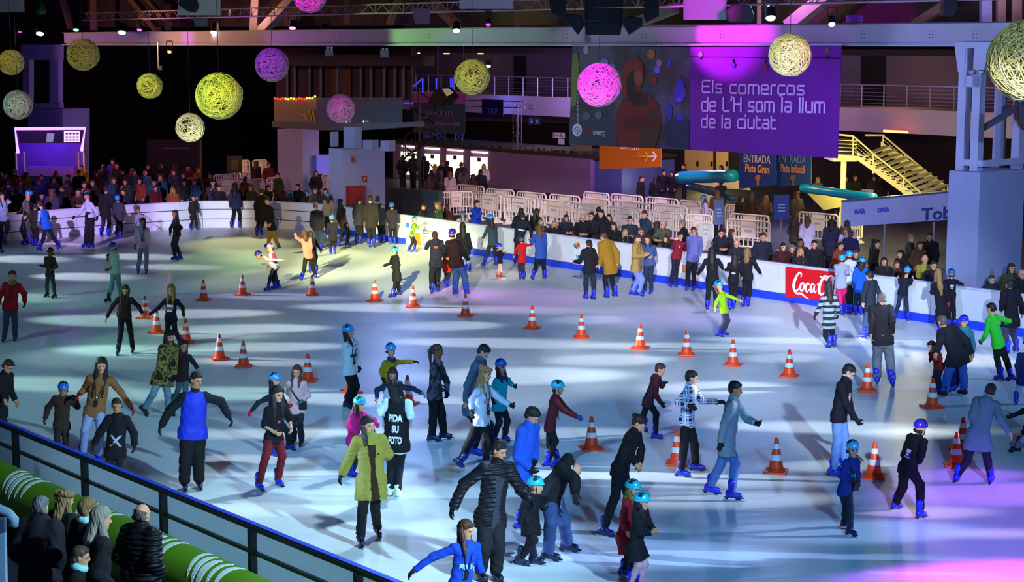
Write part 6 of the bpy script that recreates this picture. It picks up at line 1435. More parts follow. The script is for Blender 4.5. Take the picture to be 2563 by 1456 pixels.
# ---- front left
sk('person with dark hair and glasses in a dark jacket cut by the left edge', 'Z1', (85, 705), (35, 800), (0, 1080), [(-10, 1330), (-40, 1340)], 70, BK, DK, a=[(5, 930, 40, 1010), None], glasses=1, hp=30, puff=.025)
sk('child in a bright blue helmet and brown jacket holding a hand behind the fence', 'Z1', (462, 865), (455, 968), (450, 1175), [(420, 1420), (490, 1420)], 8, '3a2a26', '2e2628', a=[(352, 1045, 322, 1150), (562, 1040, 545, 970)], helmet='1a6ad0', puff=.03, skin='b', glove='2a1a18', hp=25)
sk('woman with very long dark hair, tan sweater and pale jeans', 'Z1', (740, 686), (735, 815), (690, 1075), [(608, 1445), (720, 1450)], 10, '8a5a34', denim('8c9ccc'), a=[(618, 915, 562, 962), (880, 930, 972, 1068)], k=[(620, 1210), (732, 1210)], hair='long', hc='140c10', hlen=.5, vol=.015, glove='c01a20', lanyard=1, lany=.22, bands=[('d8e8ff', .27, .03, .02, 1)])  # small pale chest band: the phone's light put in as colour
sk('boy in a black hoodie with white crossed drawstrings behind the fence', 'Z1', (845, 980), (858, 1112), (842, 1360), [(790, 1640), (880, 1650)], 6, '15141c', '1a1820', a=[(726, 1235, 674, 1338), (975, 1232, 980, 1352)], skin='b', puff=.03, hood=1, glove='1c1418', hem=.14, print=[('X', 'b0b0c0', .22, .26, .22, 1)])
sk('man in a bright blue vest over black sleeves with arms held wide', 'Z2', (420, 438), (400, 592), (385, 880), [(325, 1300), (432, 1290)], 18, BK, '151318', a=[(212, 725, 142, 860), (592, 655, 668, 795)], k=[(335, 1085), (428, 1075)], hface=45, vest=cloth('1c30b8', .6), glove='121118', fit=.035, skate='16163a', skin='b', hc='0e0a0c', puff=.02)
sk('woman in a dark beret and camouflage fur jacket leaning over a girl', 'Z2', (225, 133), (215, 245), (160, 480), [(38, 745, 0, 40), (212, 760)], 60, cloth('5a4a20', .95, 'camo', '8a7a40', '2a2414'), denim('6a8a98'), a=[(155, 380, 225, 500), (248, 390, 246, 490)], k=[(98, 600), (205, 600)], cap='141216', hair='long', hc='140e0c', puff=.045, hem=.16, flare=.03, lanyard=1, hp=25, skate='14141e', glove='121014', lean=-.05)
sk('girl with curly dark hair and dark brown jacket beside the camouflage woman', 'Z2', (320, 208), (315, 315), (310, 480), [(245, 690), (312, 700)], 30, '2e1e20', denim('4c6472'), a=[(265, 375, 262, 470), (388, 365, 432, 432)], hair='curly', hc='1c100c', hlen=.22, puff=.02, skate='14141e')
sk('girl in a blue helmet and black jacket with red gloves behind the red trousers', 'Z2', (985, 447), (985, 592), (985, 790), [(975, 1055), (1090, 1005)], 55, '16202a', '14141a', a=[(865, 660, 795, 742), (1070, 690, 1100, 690)], helmet=HCB, hair='long', hc='1a1010', glove='b01824', skate='1a2490')
sk('woman with long wavy hair, black jacket and dark red trousers', 'Z2', (1012, 545), (1000, 685), (975, 920), [(870, 1300), (1010, 1268)], 38, '0f1014', '6c1420', a=[(905, 830, 1000, 888), (1095, 790, 1105, 870)], k=[(918, 1060), (1038, 1050)], hair='long', hc='1c0e10', vol=.02, hlen=.34, sleeve=.62, bands=[('c04060', .32, .05, .05, 1)])
sk('girl in a pale pink sweater with a black shoulder bag, before a cone', 'Z2', (1145, 388), (1140, 505), (1150, 710), [(1125, 965), (1180, 978)], -8, 'c8a0a4', '20242c', a=[(1082, 590, 1125, 655), (1228, 610, 1175, 660)], hair='long', hc='3a2018', hlen=.16, bagstrap='141418', glove='3a6a78', skate='14141e', hp=15)
sk('girl in a white sweater and blue helmet with a lanyard, standing sideways', 'Z3', (205, 97), (225, 215), (215, 425), [(200, 705), (238, 700)], 55, 'c4d4d8', '17161c', a=[(185, 325, 192, 420), (277, 318, 290, 420)], helmet=HCB, hair='long', hc='2a1610', hlen=.12, lanyard=1, bands=[('20242e', .34, .2, .07, 1)], glove='16161c', hface=75, skate='141438')
sk('child in a mustard yellow jacket and blue helmet pointing to the right', 'Z3', (520, 233), (522, 352), (500, 545), [(480, 760), (530, 760)], 35, 'a88412', '14161c', a=[(448, 430, 462, 500), (612, 368, 705, 362)], helmet=HCB, scarf=cloth('26305c'), glove='141418', hp=20)
sk('girl in a navy and white jacket with an arm stretched out behind the photographer', 'Z3', (535, 408), (530, 525), (520, 730), [(490, 985), (545, 990)], 10, '2a2a44', '23222c', a=[(418, 570, 415, 650), (680, 560, 760, 602)], hair='long', hc='3a2016', vest=cloth('b8bcc8'), hp=30, glove='6a70b0')
sk('photographer in a black vest with white lettering on the back, in white shoes', 'Z3', (545, 505), (568, 640), (562, 960), [(510, 1345), (568, 1350)], 172, 'c0ccd4', BK, a=[(440, 735, 425, 650), (662, 760, 650, 690)], k=[(525, 1140), (578, 1130)], hair='curly', hc='0e0a0c', hlen=.02, print=[('PIDA', 'd8dce4', .42, .215, .115, -1), ('SU', 'd8dce4', .25, .11, .115, -1), ('FOTO', 'd8dce4', .08, .205, .115, -1)], vest=cloth('101016'), shoe='d8dcc0', skates=False, sleeve=1.0, hem=.12, puff=.015)
sk('girl in a hot pink jacket and light blue helmet behind the parka woman', 'Z3', (302, 623), (275, 735), (243, 930), [(200, 1195), (240, 1200)], 60, 'd8207c', '26222c', a=[(212, 830, 232, 905), (395, 790, 425, 835)], helmet=HCY, hair='long', hc='2a1a12', hlen=.1, puff=.02, glove='c82040')
sk('woman in an open olive parka smiling with one hand at her chest', 'Z8', (385, 132), (395, 292), (415, 640), [(328, 1170), (462, 1095)], 15, '8a8238', '151318', a=[(238, 470, 158, 635), (548, 440, 440, 425)], k=[(345, 870), (442, 860)], hair='long', hc='1c1014', hlen=.12, open=cloth('2e1e10'), hem=.26, puff=.03, flare=.03, hface=45, skate='1e1c2c', hood=1, glove='16141a')
sk('woman with a ponytail, camouflage top and black trousers standing sideways', 'Z3', (865, 236), (855, 368), (838, 590), [(822, 950), (905, 935)], 75, cloth('1c2228', .9, 'camo', '4a4a54', '6a4a5a'), '16131a', a=[(828, 470, 880, 555), (932, 520, 925, 615)], k=[(830, 740), (888, 735)], hair='pony', hc='120c0e', skin='d', fit=.02, skate='1a1c50', glove='14141a')
sk('tall man in a grey blue jacket leaning forward behind the blonde woman', 'Z3', (1225, 247), (1168, 352), (1100, 700), [(1125, 1050), (1245, 1012)], 75, '465a70', '14131a', a=[(1068, 560, 1062, 690), (1190, 520, 1210, 600)], hface=80, hp=35, hc='140e10', puff=.02)
sk('blonde curly haired woman in a white sweater with a phone pouch', 'Z3', (1220, 400), (1190, 545), (1180, 785), [(1028, 1140, 0, 45), (1215, 1130)], 58, 'c4c4d4', '16121a', a=[(1108, 645, 1106, 745), (1330, 645, 1412, 690)], k=[(1092, 950), (1208, 940)], hair='curly', hc='7c5a2e', hlen=.18, lanyard=1, lany=.2, glove='141218', bands=[('c08088', .34, .2, .05, 1)], skate='1a2080')
sk('child in a turquoise jacket and blue helmet waving a gloved hand', 'Z3', (1322, 348), (1330, 482), (1310, 690), [(1275, 950), (1352, 940)], 40, '14a0b4', '1c1a26', a=[(1258, 570, 1262, 650), (1392, 525, 1430, 548)], helmet='1a5ac0', hair='long', hc='1a1218', hlen=.1, scarf=cloth('3a2a6a'), glove='14141c', skate='2a2a90')
# ---- front middle
sk('boy in a maroon jacket and light blue helmet reaching to the right', 'Z4', (872, -8), (850, 95), (805, 320), [(790, 620), (860, 600)], 82, '5c1a22', '1a1620', a=[(900, 205, 1045, 278), (920, 190, 1020, 262)], k=[(845, 430), (800, 450)], helmet=HCY, lanyard=1, hface=85, glove='2a3a80')
sk('young man in a bright blue jacket looking down, behind the man in black', 'Z4', (708, 195), (650, 318), (600, 690), [(588, 1085), (670, 1080)], 58, '2454c8', '14131a', a=[(560, 560, 685, 650), (690, 480, 690, 600)], hface=75, hp=35, hc='180e0c', glove='14121a', puff=.025, vol=.01)
sk('man in a black padded jacket with arms spread, largest figure in front', 'Z4', (447, 430), (420, 590), (370, 975), [(300, 1450), (412, 1450)], 28, cloth('191720', .5, 'quilt'), '1c1a22', a=[(178, 745, 78, 960), (600, 790, 690, 900)], k=[(330, 1200), (430, 1190)], hface=60, hp=18, hc='0e0a0e', open=cloth('30303c'), skin='b', glove='121018', fit=.03, puff=.03, hem=.14, skate='16162a')
sk('child in a light blue helmet and long black coat beside the bending man', 'Z4', (708, 690), (690, 832), (660, 1010), [(590, 1335), (690, 1330)], 68, '121118', '1a1822', H=1.3, a=[(640, 930, 640, 1010), (745, 900, 770, 930)], k=[(690, 1150), (660, 1150)], helmet=HCY, hem=.24, flare=.04, puff=.025, skate='1a1a40', glove='121018', hface=85)
sk('balding man in a dark jacket bending far forward in jeans', 'Z4', (1040, 665), (930, 575), (815, 850), [(795, 1310), (930, 1245)], 72, '141218', denim('30406c'), H=1.76, a=[(985, 710, 990, 850), (790, 740, 775, 900)], k=[(815, 1020), (908, 1010)], hair='bald_side', hc='3a2a1c', glove='121018', hp=25, open=cloth('a8b8e0'), fit=.025, puff=.03, skate='14163c', lean=.0)
sk('girl in a royal blue sweatshirt touching the fence at the bottom edge', 'Z8', (1185, 960), (1170, 1145), (1125, 1480), [(1080, 1960), (1190, 1950)], 28, '1440b8', '1a1a26', a=[(905, 1255, 705, 1400), (1275, 1330, 1312, 1425)], hface=60, hair='long', hc='3a2018', hlen=.16, lanyard=1, print=[('FRA  U', '9ab8f0', .30, .22, .09, 1), ('M', '9ab8f0', .18, .08, .08, 1)], glove='14141c', hp=20)
sk('woman in black with dark hair tied back, leaning forward as she skates', 'Z5', (425, 428), (368, 525), (270, 770), [(165, 1225), (330, 1200)], 68, '111016', '14131c', a=[(335, 670, 395, 775), (410, 650, 392, 765)], k=[(238, 960), (325, 960)], hair='bun', hc='0e0a0c', hface=75, hp=30, bands=[('c8c8d8', .36, .03, .08, 1)], skate='141c60', puff=.018)
sk('child in a red coat and light blue helmet, rear of a pair at the bottom', 'Z5', (365, 853), (345, 972), (300, 1220), [(295, 1480), (345, 1470)], 55, '8c2030', '1a1a2c', helmet='20a8c0', hem=.30, flare=.05, puff=.025, hair='long', hc='5a4a20', hlen=.1, scarf=cloth('8a7a20'))
sk('child in a black coat and light blue helmet with pink leggings at the bottom', 'Z5', (420, 938), (408, 1052), (372, 1290), [(340, 1570), (400, 1565)], 58, '17141c', 'd89aa8', a=[(398, 1200, 505, 1192), (470, 1160, 505, 1185)], helmet='12b4c8', hem=.24, flare=.04, puff=.03, hair='long', hc='1a1016', hlen=.12, hface=70)
sk('boy in a maroon hooded jacket skating to the right', 'Z5', (550, 78), (520, 168), (455, 325), [(505, 580), (425, 520, .3, 30)], 78, '4c1c28', '1c1a26', a=[(508, 290, 550, 352), (548, 225, 567, 200)], k=[(510, 410), (425, 420)], hood=1, hc='2a1a12', puff=.02, glove='14141c', hp=15)
sk('boy in a blue and white plaid shirt reaching out to the man ahead', 'Z5', (755, 124), (735, 225), (712, 460), [(675, 835), (770, 795)], 72, cloth('1c2248', .85, 'plaid', 'b8bcd8', 'e0e4f4'), '17151c', a=[(655, 335, 745, 365), (815, 325, 950, 335)], k=[(695, 630), (765, 620)], hface=85, hc='120c10', puff=.015, glove='14141c', skin='p')
sk('man in a grey cardigan and blue jeans stepping to the right', 'Z5', (1045, 195), (1020, 318), (980, 620), [(870, 945), (1010, 985)], 78, '7c8c98', denim('5070b0'), a=[(958, 490, 930, 630), (1115, 445, 1190, 482)], k=[(930, 765), (1035, 745)], hc='140c0e', open=cloth('d0d8e4'), glove='101018', puff=.02, hem=.14, skin='b', curl=[.5, .9])
# ---- right
sk('man in a black sweater, glasses and pale jeans looking down', 'Z6', (395, 42), (335, 150), (290, 400), [(250, 860), (320, 850)], 62, '17151c', denim('6c8cc8'), a=[(345, 330, 435, 460), (365, 310, 392, 420)], k=[(280, 600), (338, 600)], hface=78, hp=35, glasses=1, hc='120c10', glove='121018', bands=[('d88868', .35, .11, .06, 1), ('d8d0d8', .28, .11, .08, 1)], skin='p')
sk('boy in a pale blue vented helmet and navy jacket looking at the camera', 'Z6', (395, 592), (385, 725), (335, 945), [(335, 1220), (372, 1285)], 40, '1c2c78', '20283c', a=[(310, 850, 405, 890), (430, 830, 430, 925)], k=[(345, 1085), (375, 1085)], hface=12, helmet='50b8dc', glove='14141c', bagstrap='14141c', bands=[('30b890', .34, .1, .06, 1)], skate='161c50')
sk('boy all in black with a violet helmet and a pale skull print on his back', 'Z6', (900, 440), (868, 560), (790, 790), [(705, 1085), (880, 1160)], 125, '0e0d14', '121118', a=[(765, 690, 785, 740), (895, 690, 870, 760)], k=[(755, 930), (885, 915)], helmet='3420c8', fit=.03, puff=.025, hp=15, bands=[('b8a8d0', .34, .10, .07, -1), ('b8a8d0', .27, .06, .04, -1), ('8a7ab0', .22, .12, .03, -1)])
sk('woman in a grey hooded dress with dark leggings seen from behind', 'Z6', (1410, 173), (1370, 290), (1305, 545), [(1150, 895), (1395, 905)], 150, '66788a', '1c1e30', a=[(1262, 410, 1290, 500), (1460, 420, 1555, 565)], k=[(1225, 735), (1375, 740)], hair='bun', hc='2a2420', hem=.26, flare=.05, puff=.025, hood=1, skin='p')
sk('person in a navy jacket and white trousers cut by the right edge', 'F', (2572, 836), (2570, 884), (2562, 952), [(2543, 1012), (2578, 1012)], 160, '1c2460', 'b8c0d0', a=[(2545, 915, 2550, 950), None], helmet=HCB)
sk('person in dark sleeves and grey trousers reaching in at the right edge', 'F', (2600, 966), (2594, 1008), (2586, 1072), [(2545, 1132), (2600, 1140)], -70, BK, '8a8ab0', a=[(2556, 1030, 2530, 1042), None], k=[(2562, 1100), None], glove='101014', skate='14141c', H=1.4)
sk('man in a dark jacket and grey trousers, grey haired, seen from behind', 'T6', (1250, 478), (1242, 600), (1262, 900), [(1205, 1320), (1345, 1340)], 172, '1a1820', '5a6474', a=[(1160, 730, 1152, 890), (1345, 740, 1345, 880)], k=[(1210, 1080), (1325, 1080)], hair='short', hc='3c3436', collar=1, fit=.03, puff=.02, skin='b')
sk('person in a dark leather jacket and blue jeans beside the striped sweater', 'T6', (1128, 282), (1150, 375), (1150, 610), [(1085, 905), (1165, 885)], -140, '1c2430', denim('34486c'), k=[(1105, 750), (1160, 740)], hc='14100c', puff=.02, a=[(1085, 490, 1080, 600), (1235, 500, 1245, 590)])
sk('girl in a grey and white striped sweater with long dark hair', 'T6', (758, 372), (770, 512), (768, 770), [(772, 985), (815, 975)], -160, cloth('1e1e28', .9, 'stripe', '7a8a90'), '17161c', a=[(690, 600, 640, 705), (850, 610, 850, 700)], k=[(740, 870), (800, 860)], hair='long', hc='160e10', hlen=.22, puff=.02, glove='101014')
sk('child in a grey top and hot pink trousers facing the boards', 'T6', (892, 128), (888, 225), (878, 405), [(885, 688), (925, 676)], 168, '8a90a4', 'd01860', helmet=HCB, a=[(840, 310, 850, 390), (935, 300, 960, 320)])
sk('child in a white top and black trousers next to the pink trousers', 'T6', (958, 98), (955, 190), (950, 370), [(945, 630), (970, 625)], 172, 'b8b8c8', '14131a', helmet=HCB, a=[(915, 270, 930, 320), (990, 270, 985, 330)])
sk('child in a bright blue top and dark teal trousers facing the boards', 'T6', (1080, 158), (1062, 250), (1050, 450), [(1012, 655), (1062, 645)], 176, '1450b8', '1e3438', helmet=HCB, puff=.02, hair='long', hc='1a100c', hlen=.1)
sk('child in dark clothes and light blue helmet leaning on the boards', 'T6', (1492, 243), (1470, 350), (1445, 475), [(1368, 705), (1492, 705)], 172, '151628', denim('1c2444'), k=[(1405, 590), (1478, 580)], helmet=HCB, a=[(1420, 400, 1400, 340), (1515, 400, 1535, 345)])
sk('woman in black with long blond hair hanging down her back', 'T6', (1760, 253), (1768, 385), (1800, 640), [(1780, 850), (1850, 830)], -170, '121016', '121016', hair='long', hc='6a4e28', hlen=.34, a=[(1710, 480, 1730, 480), (1850, 490, 1860, 590)], glove='c81860')
sk('boy in a dull blue helmet and black top with a pale back print', 'T6', (1885, 266), (1888, 360), (1880, 500), [(1865, 745), (1915, 735)], 178, '101018', '14141c', helmet='2a5a9a', a=[(1850, 430, 1860, 500), (1960, 395, 2000, 410)], bands=[('a8b0c8', .32, .12, .09, -1), ('a8b0c8', .24, .08, .04, -1)])
sk('man in a dark coat and blue jeans bending over two children', 'T6', (1778, 690), (1838, 800), (1945, 1050), [(1820, 1430), (2000, 1415)], -148, '1a1822', denim('2c50a8'), H=1.78, a=[(1790, 900, 1740, 1060), (2060, 960, 2075, 1060)], k=[(1850, 1240), (1995, 1235)], hair='short', hc='3a3034', hem=.16, puff=.03, flare=.03, fit=.02, shoe='14141c', skates=False)
sk('small child in a red jacket and dark hat held by the bending man', 'T6', (1692, 925), (1730, 1022), (1775, 1150), [(1750, 1395), (1785, 1400)], -50, '801818', '1a2040', cap='141018', a=[(1700, 1075, 1690, 1105), (1790, 1080, 1760, 1120)], H=1.05, glove='141014')
sk('child in a blue and white helmet partly hidden behind the bending man', 'T6', (1995, 692), (2005, 815), (1965, 1040), [(1890, 1385), (1935, 1370)], -30, '2a6a80', '1a2060', helmet='2030d0', scarf=cloth('208080'), H=1.45)
sk('boy in a bright green top skating away with dark trousers', 'T6', (2240, 573), (2255, 695), (2312, 935), [(2330, 1285), (2425, 1290, 0, 20)], -135, '28b830', '14141c', a=[(2195, 880, 2150, 940), (2415, 740, 2360, 770)], k=[(2300, 1070), (2385, 1090)], hc='140c0a', glove='101014', hp=15)
sk('man in a black jacket and grey trousers at the right behind the green boy', 'T6', (2412, 362), (2420, 455), (2440, 750), [(2395, 1035), (2475, 1015)], -165, '121018', '3a3a44', hc='1a1012', a=[(2350, 570, 2335, 660), (2525, 590, 2535, 690)], puff=.03)
# ---- middle, along the far boards
sk('man in a black tracksuit with a red patch on the hood, arm raised', 'T3', (318, 722), (328, 805), (330, 1010), [(295, 1295), (348, 1278)], -172, '1a1c30', '15141c', a=[(245, 875, 270, 800), (395, 890, 392, 970)], hood=1, hair='pony', hc='2a1a14', fit=.03, bands=[('b83020', .46, .12, .06, -1)])
sk('person in a black and red jacket, violet helmet and wide jeans', 'T3', (482, 703), (488, 812), (514, 1015), [(505, 1300), (608, 1300)], 155, '141218', denim('344a78'), a=[(400, 910, 430, 965), (585, 925, 640, 1000)], helmet='3828c8', fit=.035, puff=.025, vest=cloth('2a1016'))
sk('small child in a red coat tucked between two adults by the gate', 'T3', (432, 850), (430, 915), (433, 1050), [(420, 1238), (438, 1232)], 170, 'b02018', '20202c', hem=.2, cap='3a2020')
sk('woman in a black jacket with dark hair and pale jeans by the gate', 'T3', (572, 638), (578, 742), (592, 900), [(600, 1120), (638, 1080)], -168, '121016', denim('6a80b8'), hair='long', hc='140c10', a=[(515, 830, 540, 900), (640, 830, 660, 895)], hem=.16, puff=.025)
sk('woman in grey green with a light blue helmet walking left by the gate', 'T3', (820, 572), (838, 672), (850, 820), [(772, 1038), (880, 1030)], -150, '36444a', '2a2a2e', a=[(782, 745, 750, 800), (880, 760, 878, 840)], k=[(802, 920), (868, 910)], helmet=HCB, hair='long', hc='1a1410', hlen=.12)
sk('toddler in a blue helmet and black dress with pink legs and red skates', 'T3', (905, 836), (915, 900), (918, 990), [(898, 1140), (930, 1158)], 85, '16101a', 'e0a8a0', helmet='2038d0', skate='c02818', hem=.14, flare=.03, a=[(940, 940, 970, 920), (945, 930, 975, 905)])
sk('man in a dark uniform jacket with a white patch across the back', 'T3', (1118, 548), (1130, 625), (1090, 800), [(1052, 985), (1120, 980)], 178, '141c24', '14141c', hc='14100e', bands=[('c8d0d8', .38, .24, .05, -1)], puff=.025, a=[(1060, 730, 1055, 820), (1200, 730, 1200, 800)])
sk('child in a bright red coat seen from behind at the boards', 'T3', (1102, 763), (1118, 835), (1115, 980), [(1100, 1160), (1135, 1162)], -165, 'b81414', '26283a', helmet='141c38', a=[(1060, 900, 1040, 960), (1190, 850, 1205, 830)], hem=.12, flare=.03)
sk('woman in a blue jacket with brown hair reaching to the boards', 'T3', (1268, 658), (1272, 745), (1285, 930), [(1215, 1165), (1322, 1158)], -162, '2c4a98', '14131a', a=[(1212, 830, 1185, 795), (1332, 840, 1325, 920)], k=[(1240, 1055), (1315, 1045)], hair='long', hc='4a3018', hlen=.12, hem=.14, puff=.02)
sk('girl in a short black coat with dark hair holding out one arm', 'T3', (1722, 798), (1720, 885), (1730, 1060), [(1698, 1340), (1768, 1345)], -150, '15131a', '1e2030', a=[(1640, 1000, 1580, 1000), (1790, 960, 1790, 1050)], k=[(1695, 1195), (1768, 1195)], hair='pony', hc='140c0c', hood=1, puff=.025, hem=.14)
sk('man in a mustard hooded jacket seen from behind', 'T3', (1842, 738), (1872, 815), (1922, 1060), [(1890, 1330), (1965, 1318)], -152, '8c6414', '14121a', a=[(1840, 950, 1815, 1050), (1985, 930, 1985, 1040)], hood=1, hc='3a2010', puff=.035, hem=.14, hface=-120, hp=25)
sk('man in a tan jacket and pale jeans showing a phone', 'T3', (2182, 748), (2162, 835), (2152, 1055), [(2125, 1305), (2180, 1315)], 70, '9a7a44', denim('7080c0'), a=[(2140, 950, 2262, 940), (2210, 930, 2270, 935)], hc='1a1010', puff=.03, hem=.12, hp=25, fit=.025)
sk('woman in a denim jacket with curly hair beside the tan jacket', 'T3', (2252, 760), (2268, 850), (2278, 1010), [(2235, 1285), (2292, 1295)], -20, '3a4a74', '202a3c', hair='curly', hc='2a1a14', hlen=.08, a=[(2225, 920, 2250, 945), (2330, 930, 2290, 960)])
sk('girl in a dark red sweater with white letters by the boards', 'T4', (745, 733), (735, 812), (702, 950), [(645, 1215), (695, 1222)], 12, '7a1428', '1a1c30', a=[(665, 860, 722, 915), (805, 850, 760, 925)], k=[(680, 1060), (705, 1065)], hair='bun', hc='140c0c', print=[('V', 'c8b8c0', .34, .06, .08, 1)])
sk('man in a lilac grey sweater and black trousers against the boards', 'T4', (857, 683), (868, 770), (850, 970), [(800, 1220), (860, 1245)], -12, '5a5c94', '17151c', a=[(815, 870, 810, 960), (930, 870, 905, 970)], hair='short', hc='2a1c1c', skin='b', hlen=.0)
sk('girl with long black hair all in black holding hands, left of three', 'T4', (1025, 868), (1025, 970), (1030, 1150), [(982, 1445), (1060, 1440)], 178, '100e14', '131219', a=[(932, 1065, 885, 1130), (1108, 1030, 1130, 1075)], k=[(992, 1290), (1060, 1280)], hair='long', hc='0c080a', hlen=.3, vol=.01)
sk('girl in a black hoodie with small white letters, middle of three', 'T4', (1240, 922), (1235, 1010), (1222, 1165), [(1190, 1440), (1222, 1435)], 165, '121016', '14121a', a=[(1172, 1070, 1135, 1075), (1290, 1080, 1300, 1150)], hair='long', hc='1a0e0e', hlen=.14, bands=[('c0b8c8', .22, .12, .05, -1)])
sk('girl with blond hair in a black leather jacket, right of three', 'T4', (1350, 868), (1348, 962), (1345, 1130), [(1308, 1412), (1355, 1412)], 158, '14141a', '14131a', a=[(1302, 1050, 1312, 1120), (1432, 1050, 1480, 1122)], hair='long', hc='644a26', hlen=.2, puff=.02)
sk('child in a lime green top and light blue helmet by the three girls', 'F', (1798, 703), (1806, 733), (1812, 776), [(1800, 842), (1812, 838)], 62, '90c418', '3a3848', a=[(1792, 758, 1790, 776), (1838, 746, 1856, 754)], helmet=HCB, hair='pony', hc='6a4e28', hp=25)
# ---- left
sk('boy in a red jacket with a green scarf and tan hat at the left', 'Z1', (88, 50), (90, 142), (75, 305), [(33, 570), (112, 562)], 4, '9c1014', denim('26344a'), a=[(-5, 240, -15, 320), (178, 220, 182, 298)], k=[(45, 430), (108, 430)], cap='5a3a26', scarf=cloth('6a7a40'), glove='141218', puff=.025, skate='1a1c30', lanyard=1)
sk('boy in a dark helmet and brown jacket with bent arms at the left', 'T1', (455, 878), (455, 955), (455, 1115), [(430, 1320), (498, 1332)], -22, '3c1e20', '2a4044', a=[(412, 1040, 352, 1030), (515, 1045, 470, 1075)], k=[(425, 1220), (490, 1218)], helmet='14241e', skin='c', skate='1a1a2a')
sk('girl in a blue helmet with salmon sleeves and mint trousers', 'T1', (1022, 828), (1030, 920), (1052, 1080), [(990, 1372), (1100, 1350)], -38, 'a8bcb4', '6a9890', a=[(982, 985, 985, 935), (1075, 1020, 972, 1080)], k=[(1020, 1210), (1085, 1205)], helmet='2244d8', cuffid=1, cuff=cloth('c8604c'), glove='141418', skate='14182a')
sk('girl in a dark maroon sweater holding hands, left of the pair', 'Z1', (915, 153), (910, 243), (905, 365), [(862, 665), (968, 650)], 4, '34141c', '15111a', a=[(820, 310, 768, 412), (1010, 310, 1050, 382)], k=[(882, 490), (950, 490)], hair='long', hc='2a1812', hlen=.22, hp=25, skate='14143a')
sk('girl in a black shirt with white letters holding hands, right of the pair', 'Z1', (1245, 153), (1248, 252), (1245, 395), [(1240, 610), (1312, 600)], -8, '14121a', '15131c', a=[(1150, 325, 1070, 384), (1332, 320, 1342, 400)], hair='long', hc='6a4a22', hlen=.2, vol=.02, bands=[('d8c8d8', .37, .2, .07, 1), ('c83058', .29, .24, .06, 1), ('d8c8d8', .22, .16, .05, 1)], hp=10)
sk('girl in a white shirt and grey leggings facing the camera', 'T1', (1297, 598), (1297, 692), (1305, 850), [(1262, 1105), (1335, 1110)], 4, 'c4b8c8', '8a8698', a=[(1240, 770, 1226, 865), (1357, 775, 1332, 870)], k=[(1272, 960), (1335, 960)], hair='long', hc='2a1a14', hlen=.1, hface=-30, glove='141218', lanyard=1)
sk('girl in a black spangled jacket with a dark headband of hair', 'T1', (1590, 528), (1598, 632), (1612, 740), [(1595, 985), (1640, 985)], -55, '17151c', '2a2c3c', a=[(1552, 700, 1550, 760), (1650, 690, 1610, 750)], hair='long', hc='100a0c', hlen=.2, skin='c')
sk('child in a white top with an arm stretched out by the far boards', 'T1', (1255, 505), (1265, 575), (1275, 660), [(1268, 790), (1300, 790)], 10, 'a8a0bc', '3a3444', a=[(1238, 620, 1226, 670), (1330, 592, 1385, 630)], hair='short', hc='3a2418', lanyard=1)
sk('man in a white shirt and dark trousers with arms held out', 'T1', (788, 368), (800, 455), (820, 580), [(785, 872), (835, 875)], -48, 'b0b4c8', '1a161c', a=[(722, 565, 668, 602), (888, 545, 885, 605)], hc='140e0e', hem=.06, glove='14101a', fit=.035, skin='b', sleeve=1.0)
sk('person in a blue plaid shirt with a bright blue backpack at the left', 'T1', (352, 448), (388, 530), (425, 680), [(365, 900), (540, 885)], -125, cloth('2a3048', .85, 'plaid', '8090b8', 'b0b8d8'), '1c1a26', a=[(355, 620, 350, 680), None], k=[(395, 790), (490, 790)], hc='2a1a12', vest=cloth('1458b8'))
sk('girl in a white and blue top cut by the left edge', 'T1', (12, 368), (18, 450), (30, 600), [(0, 920), (40, 830, 0, 30)], 55, '98a4c8', '1a1a26', a=[(20, 540, 40, 560), (70, 450, 95, 465)], hair='long', hc='2a1a12', skate='2a2ab0')
sk('person in a light blue helmet and grey green coat with a hand held out', 'T1', (265, 350), (240, 450), (240, 610), [(232, 838), (282, 842)], -60, '5a5850', '5a6468', a=[(190, 555, 135, 565), (260, 560, 230, 600)], helmet='1888d8', hem=.16)
sk('person in dark brown clothes between the plaid shirt and the grey green coat', 'T1', (325, 470), (320, 530), (312, 680), [(300, 858), (330, 860)], 170, '2a221e', '241e1e')
sk('man in dark clothes with his back turned at the far boards, left', 'T1', (968, 312), (968, 390), (960, 560), [(925, 775), (990, 775)], 175, '1c161e', '2c2834', puff=.025)
sk('child in a light blue helmet and grey top at the far boards', 'T1', (1070, 395), (1080, 465), (1085, 600), [(1065, 795), (1100, 792)], 172, '3a3844', '17151f', helmet='1888d8')
sk('person in dark grey standing by the lit white board panel', 'T1', (1762, 392), (1762, 455), (1760, 590), [(1738, 710), (1792, 708)], 30, '221e26', '1c1a22', hair='long')
sk('person in a dark blue jacket standing in front of the corner boards', 'T1', (2135, 288), (2140, 372), (2150, 490), [(2108, 690), (2182, 668)], 175, '1c2440', '14141c', hair='long', hc='120c10')
sk('man in a long black coat with his back turned near the corner', 'T2', (200, 328), (200, 402), (190, 570), [(155, 765), (195, 762)], 176, '141214', '17151a', hem=.25, puff=.03)
sk('person in a black jacket and mustard trousers skating left', 'T2', (250, 415), (262, 500), (292, 690), [(262, 870), (368, 920, 0, 25)], -55, '131114', '8c6a20', k=[(268, 790), (325, 800)], a=[(235, 590, 240, 650), None], hc='120c0a', puff=.025)
sk('child in a violet helmet and white top bending forward', 'T2', (145, 915), (235, 965), (312, 1045), [(260, 1268), (322, 1248)], -75, 'b4a8c4', '242030', H=1.2, a=[(330, 985, 400, 985), (240, 1010, 200, 1020)], k=[(275, 1150), (330, 1140)], helmet='3022a8', skate='2434c8')
